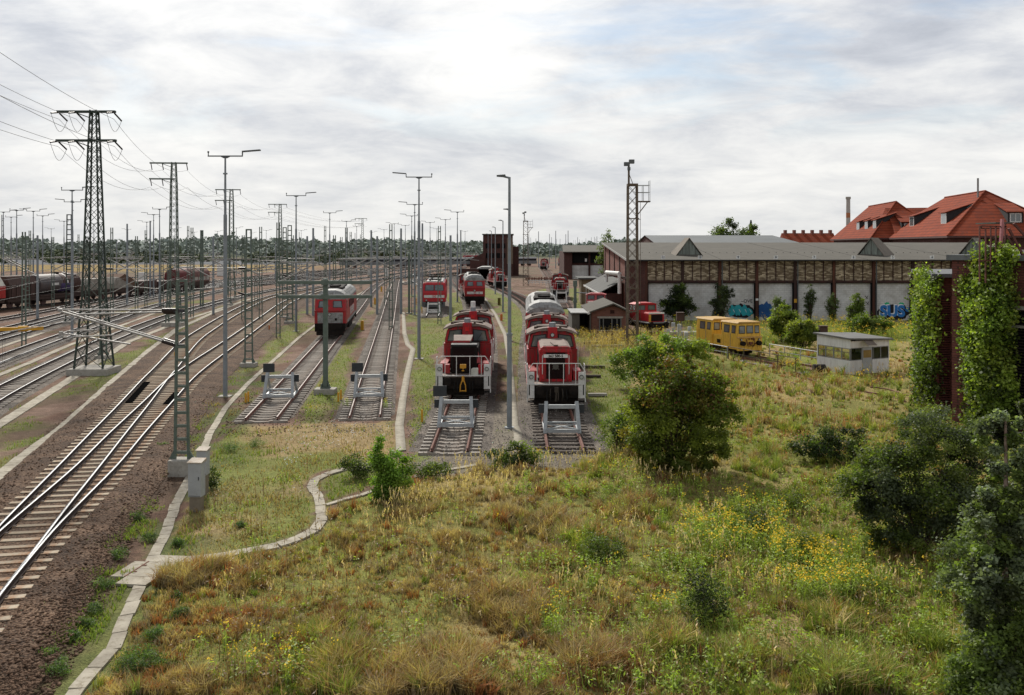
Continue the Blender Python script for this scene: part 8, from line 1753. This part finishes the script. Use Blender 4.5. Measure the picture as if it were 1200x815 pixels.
# white umbels and dots
x, y = sample(2600, 22, 45, pxr=(330,520)); k = fbm(x*0.5,y*0.5,171,3) > 0.5; x, y = x[k], y[k]; me, isl, gr, dt, dp_, z = gz(x, y); k = (isl > 0) & (dp_ > 0.4) & (y > 24); V,Q,C = leaf_quads(np.stack([x,y,z+0.16+0.08*RNG.random(len(x))],1)[k], np.full(k.sum(),0.06), np.full((k.sum(),3),0.5), 1.5, 0, RNG, 0.5); o = npmesh('white_flowers',V,Q,None,C,vcolmat('petals',0.8,0.2,0.1)); tag(o,None,None,None,'stuff')
# leafy weeds filling the meadow (broad leaves low among the grass)
x, y = sample(90000, 12.5, 40, pxr=(150,1250)); me, isl, gr, dt, dp_, z = gz(x, y); gq = fbm(x*0.28,y*0.28,101,4)+0.014*(x-3); cl_ = fbm(x*1.3,y*1.3,181,3); k = (me > 0) & (dp_ > 0.4) & (dt > 1.8) & (gq > 0.50) & (cl_ > 0.53); x,y,z,cl_ = x[k],y[k],z[k],cl_[k]; n = len(x); hh = (cl_-0.5)*2.4*RNG.random(n)+0.04
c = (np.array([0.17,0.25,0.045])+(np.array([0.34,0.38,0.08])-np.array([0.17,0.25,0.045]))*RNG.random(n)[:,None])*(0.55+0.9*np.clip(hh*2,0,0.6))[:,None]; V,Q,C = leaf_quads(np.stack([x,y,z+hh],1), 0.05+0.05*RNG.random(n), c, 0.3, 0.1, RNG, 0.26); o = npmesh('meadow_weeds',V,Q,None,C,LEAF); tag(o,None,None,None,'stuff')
# loose stones on the ballast shoulders and yard ends
n = 64000; x, y = sample(n, 12, 42, pxr=(-100,720)); D = np.minimum(near_any(x,y,[resample(T_LEFT,1.0),resample(T_RIGHT,1.0)],4.5), 9); D2 = near_any(x,y,[TRACKC[K3],TRACKC[K4],TRACKC[K1],TRACKC['empty stub track ending at a buffer stop beside the narrow path']],3.5)
e1 = np.hypot(x+0.2,y-28.2); k = ((D < 3.1) & (D > 0.9)) | ((D2 < 2.6)) ; me_, isl_, gr_, dt_, dp_ = zones(x, y); end = (y > 26.2) & (y < 29.5) & (x > -4.6) & (x < 4.2) & (RNG.random(n) < 0.8); end2 = (y > 32.0) & (y < 35) & (x > -15) & (x < -6) & (RNG.random(n) < 0.4); k = (k | end | end2) & (dp_ > 0.35)
x,y,D,D2 = x[k],y[k],D[k],D2[k]; n = len(x); s_ = 0.02+0.03*RNG.random(n)**1.6; z0 = np.where(D < 2.8, 0.155, np.where(D < 9, np.clip(0.155-(D-2.1)*0.28,0,1), np.where(D2 < 2.0, 0.085, 0.02)))
on = np.where(D < 2.15, RNG.random(n) < 0.5, True); x,y,s_,z0,D = x[on],y[on],s_[on],z0[on],D[on]; n = len(x)
oct_ = np.array([(1,0,0),(0,1,0),(-1,0,0),(0,-1,0),(0,0,0.8),(0,0,-0.5)]); T0 = np.array([(0,1,4),(1,2,4),(2,3,4),(3,0,4),(1,0,5),(2,1,5),(3,2,5),(0,3,5)])
V = oct_[None]*s_[:,None,None]*(0.6+0.8*RNG.random((n,6,3))); ang = RNG.random(n)*2*PI; ca,sa = np.cos(ang)[:,None],np.sin(ang)[:,None]; V = np.stack([V[...,0]*ca-V[...,1]*sa+x[:,None], V[...,0]*sa+V[...,1]*ca+y[:,None], V[...,2]+z0[:,None]+s_[:,None]*0.3],2); T = (T0[None]+np.arange(n)[:,None,None]*6).reshape(-1,3)
dark = (D < 9); c = np.where(dark[:,None], np.array([0.12,0.075,0.05]), np.array([0.25,0.225,0.20]))*(0.5+1.0*RNG.random(n))[:,None]; o = npmesh('loose_gravel', V.reshape(-1,3), None, T, np.repeat(c,6,axis=0), vcolmat('stone',0.95,0,0.15)); tag(o,None,None,None,'stuff')

# ------------------------------------------------------------------ depth scale: the layout above was drawn up for a lens of 24 mm; the photograph was taken with 36 mm,
# so everything stands half as far away again. Single things move, sheets drawn in world metres stretch along Y.
KD = 1.5; done = set()
bpy.context.view_layer.update()
BAKE = ('red_roofed_house', 'linking_roof', 'terraced_houses', 'turntable_bridge', 'ivy')
def stretch(me, M=None):
    n = len(me.vertices); a = np.empty(n*3, np.float32); me.vertices.foreach_get('co', a); a = a.reshape(-1, 3)
    if M is not None: m = np.array(M, dtype=np.float32); a = a @ m[:3, :3].T + m[:3, 3]
    a[:, 1] *= KD; me.vertices.foreach_set('co', a.ravel()); me.update()
def conv(o):
    if o.type in ('CAMERA', 'LIGHT'): return
    if o.location.length < 1e-6 or (o.parent is not None and abs(o.location.x) < 1e-6 and abs(o.location.y) < 1e-6):
        if o.type == 'MESH' and o.data.name not in done: done.add(o.data.name); stretch(o.data)
        for c in list(o.children): conv(c)
    else:
        a = o.rotation_euler; o.location.y *= KD
        if abs(a.x) < 1e-6 and abs(a.y) < 1e-6: a.z = math.atan2(math.sin(a.z), KD * math.cos(a.z))
def bake(o, root):
    M = o.matrix_world.copy()
    for c in list(o.children): bake(c, root)
    if o.type == 'MESH': stretch(o.data, M)
def zero(o):
    o.location = (0, 0, 0); o.rotation_euler = (0, 0, 0)
    for c in o.children: zero(c)
for o in [o for o in SC.objects if o.parent is None]:
    if o.name.split('.')[0] in BAKE: bake(o, o); zero(o)
    else: conv(o)
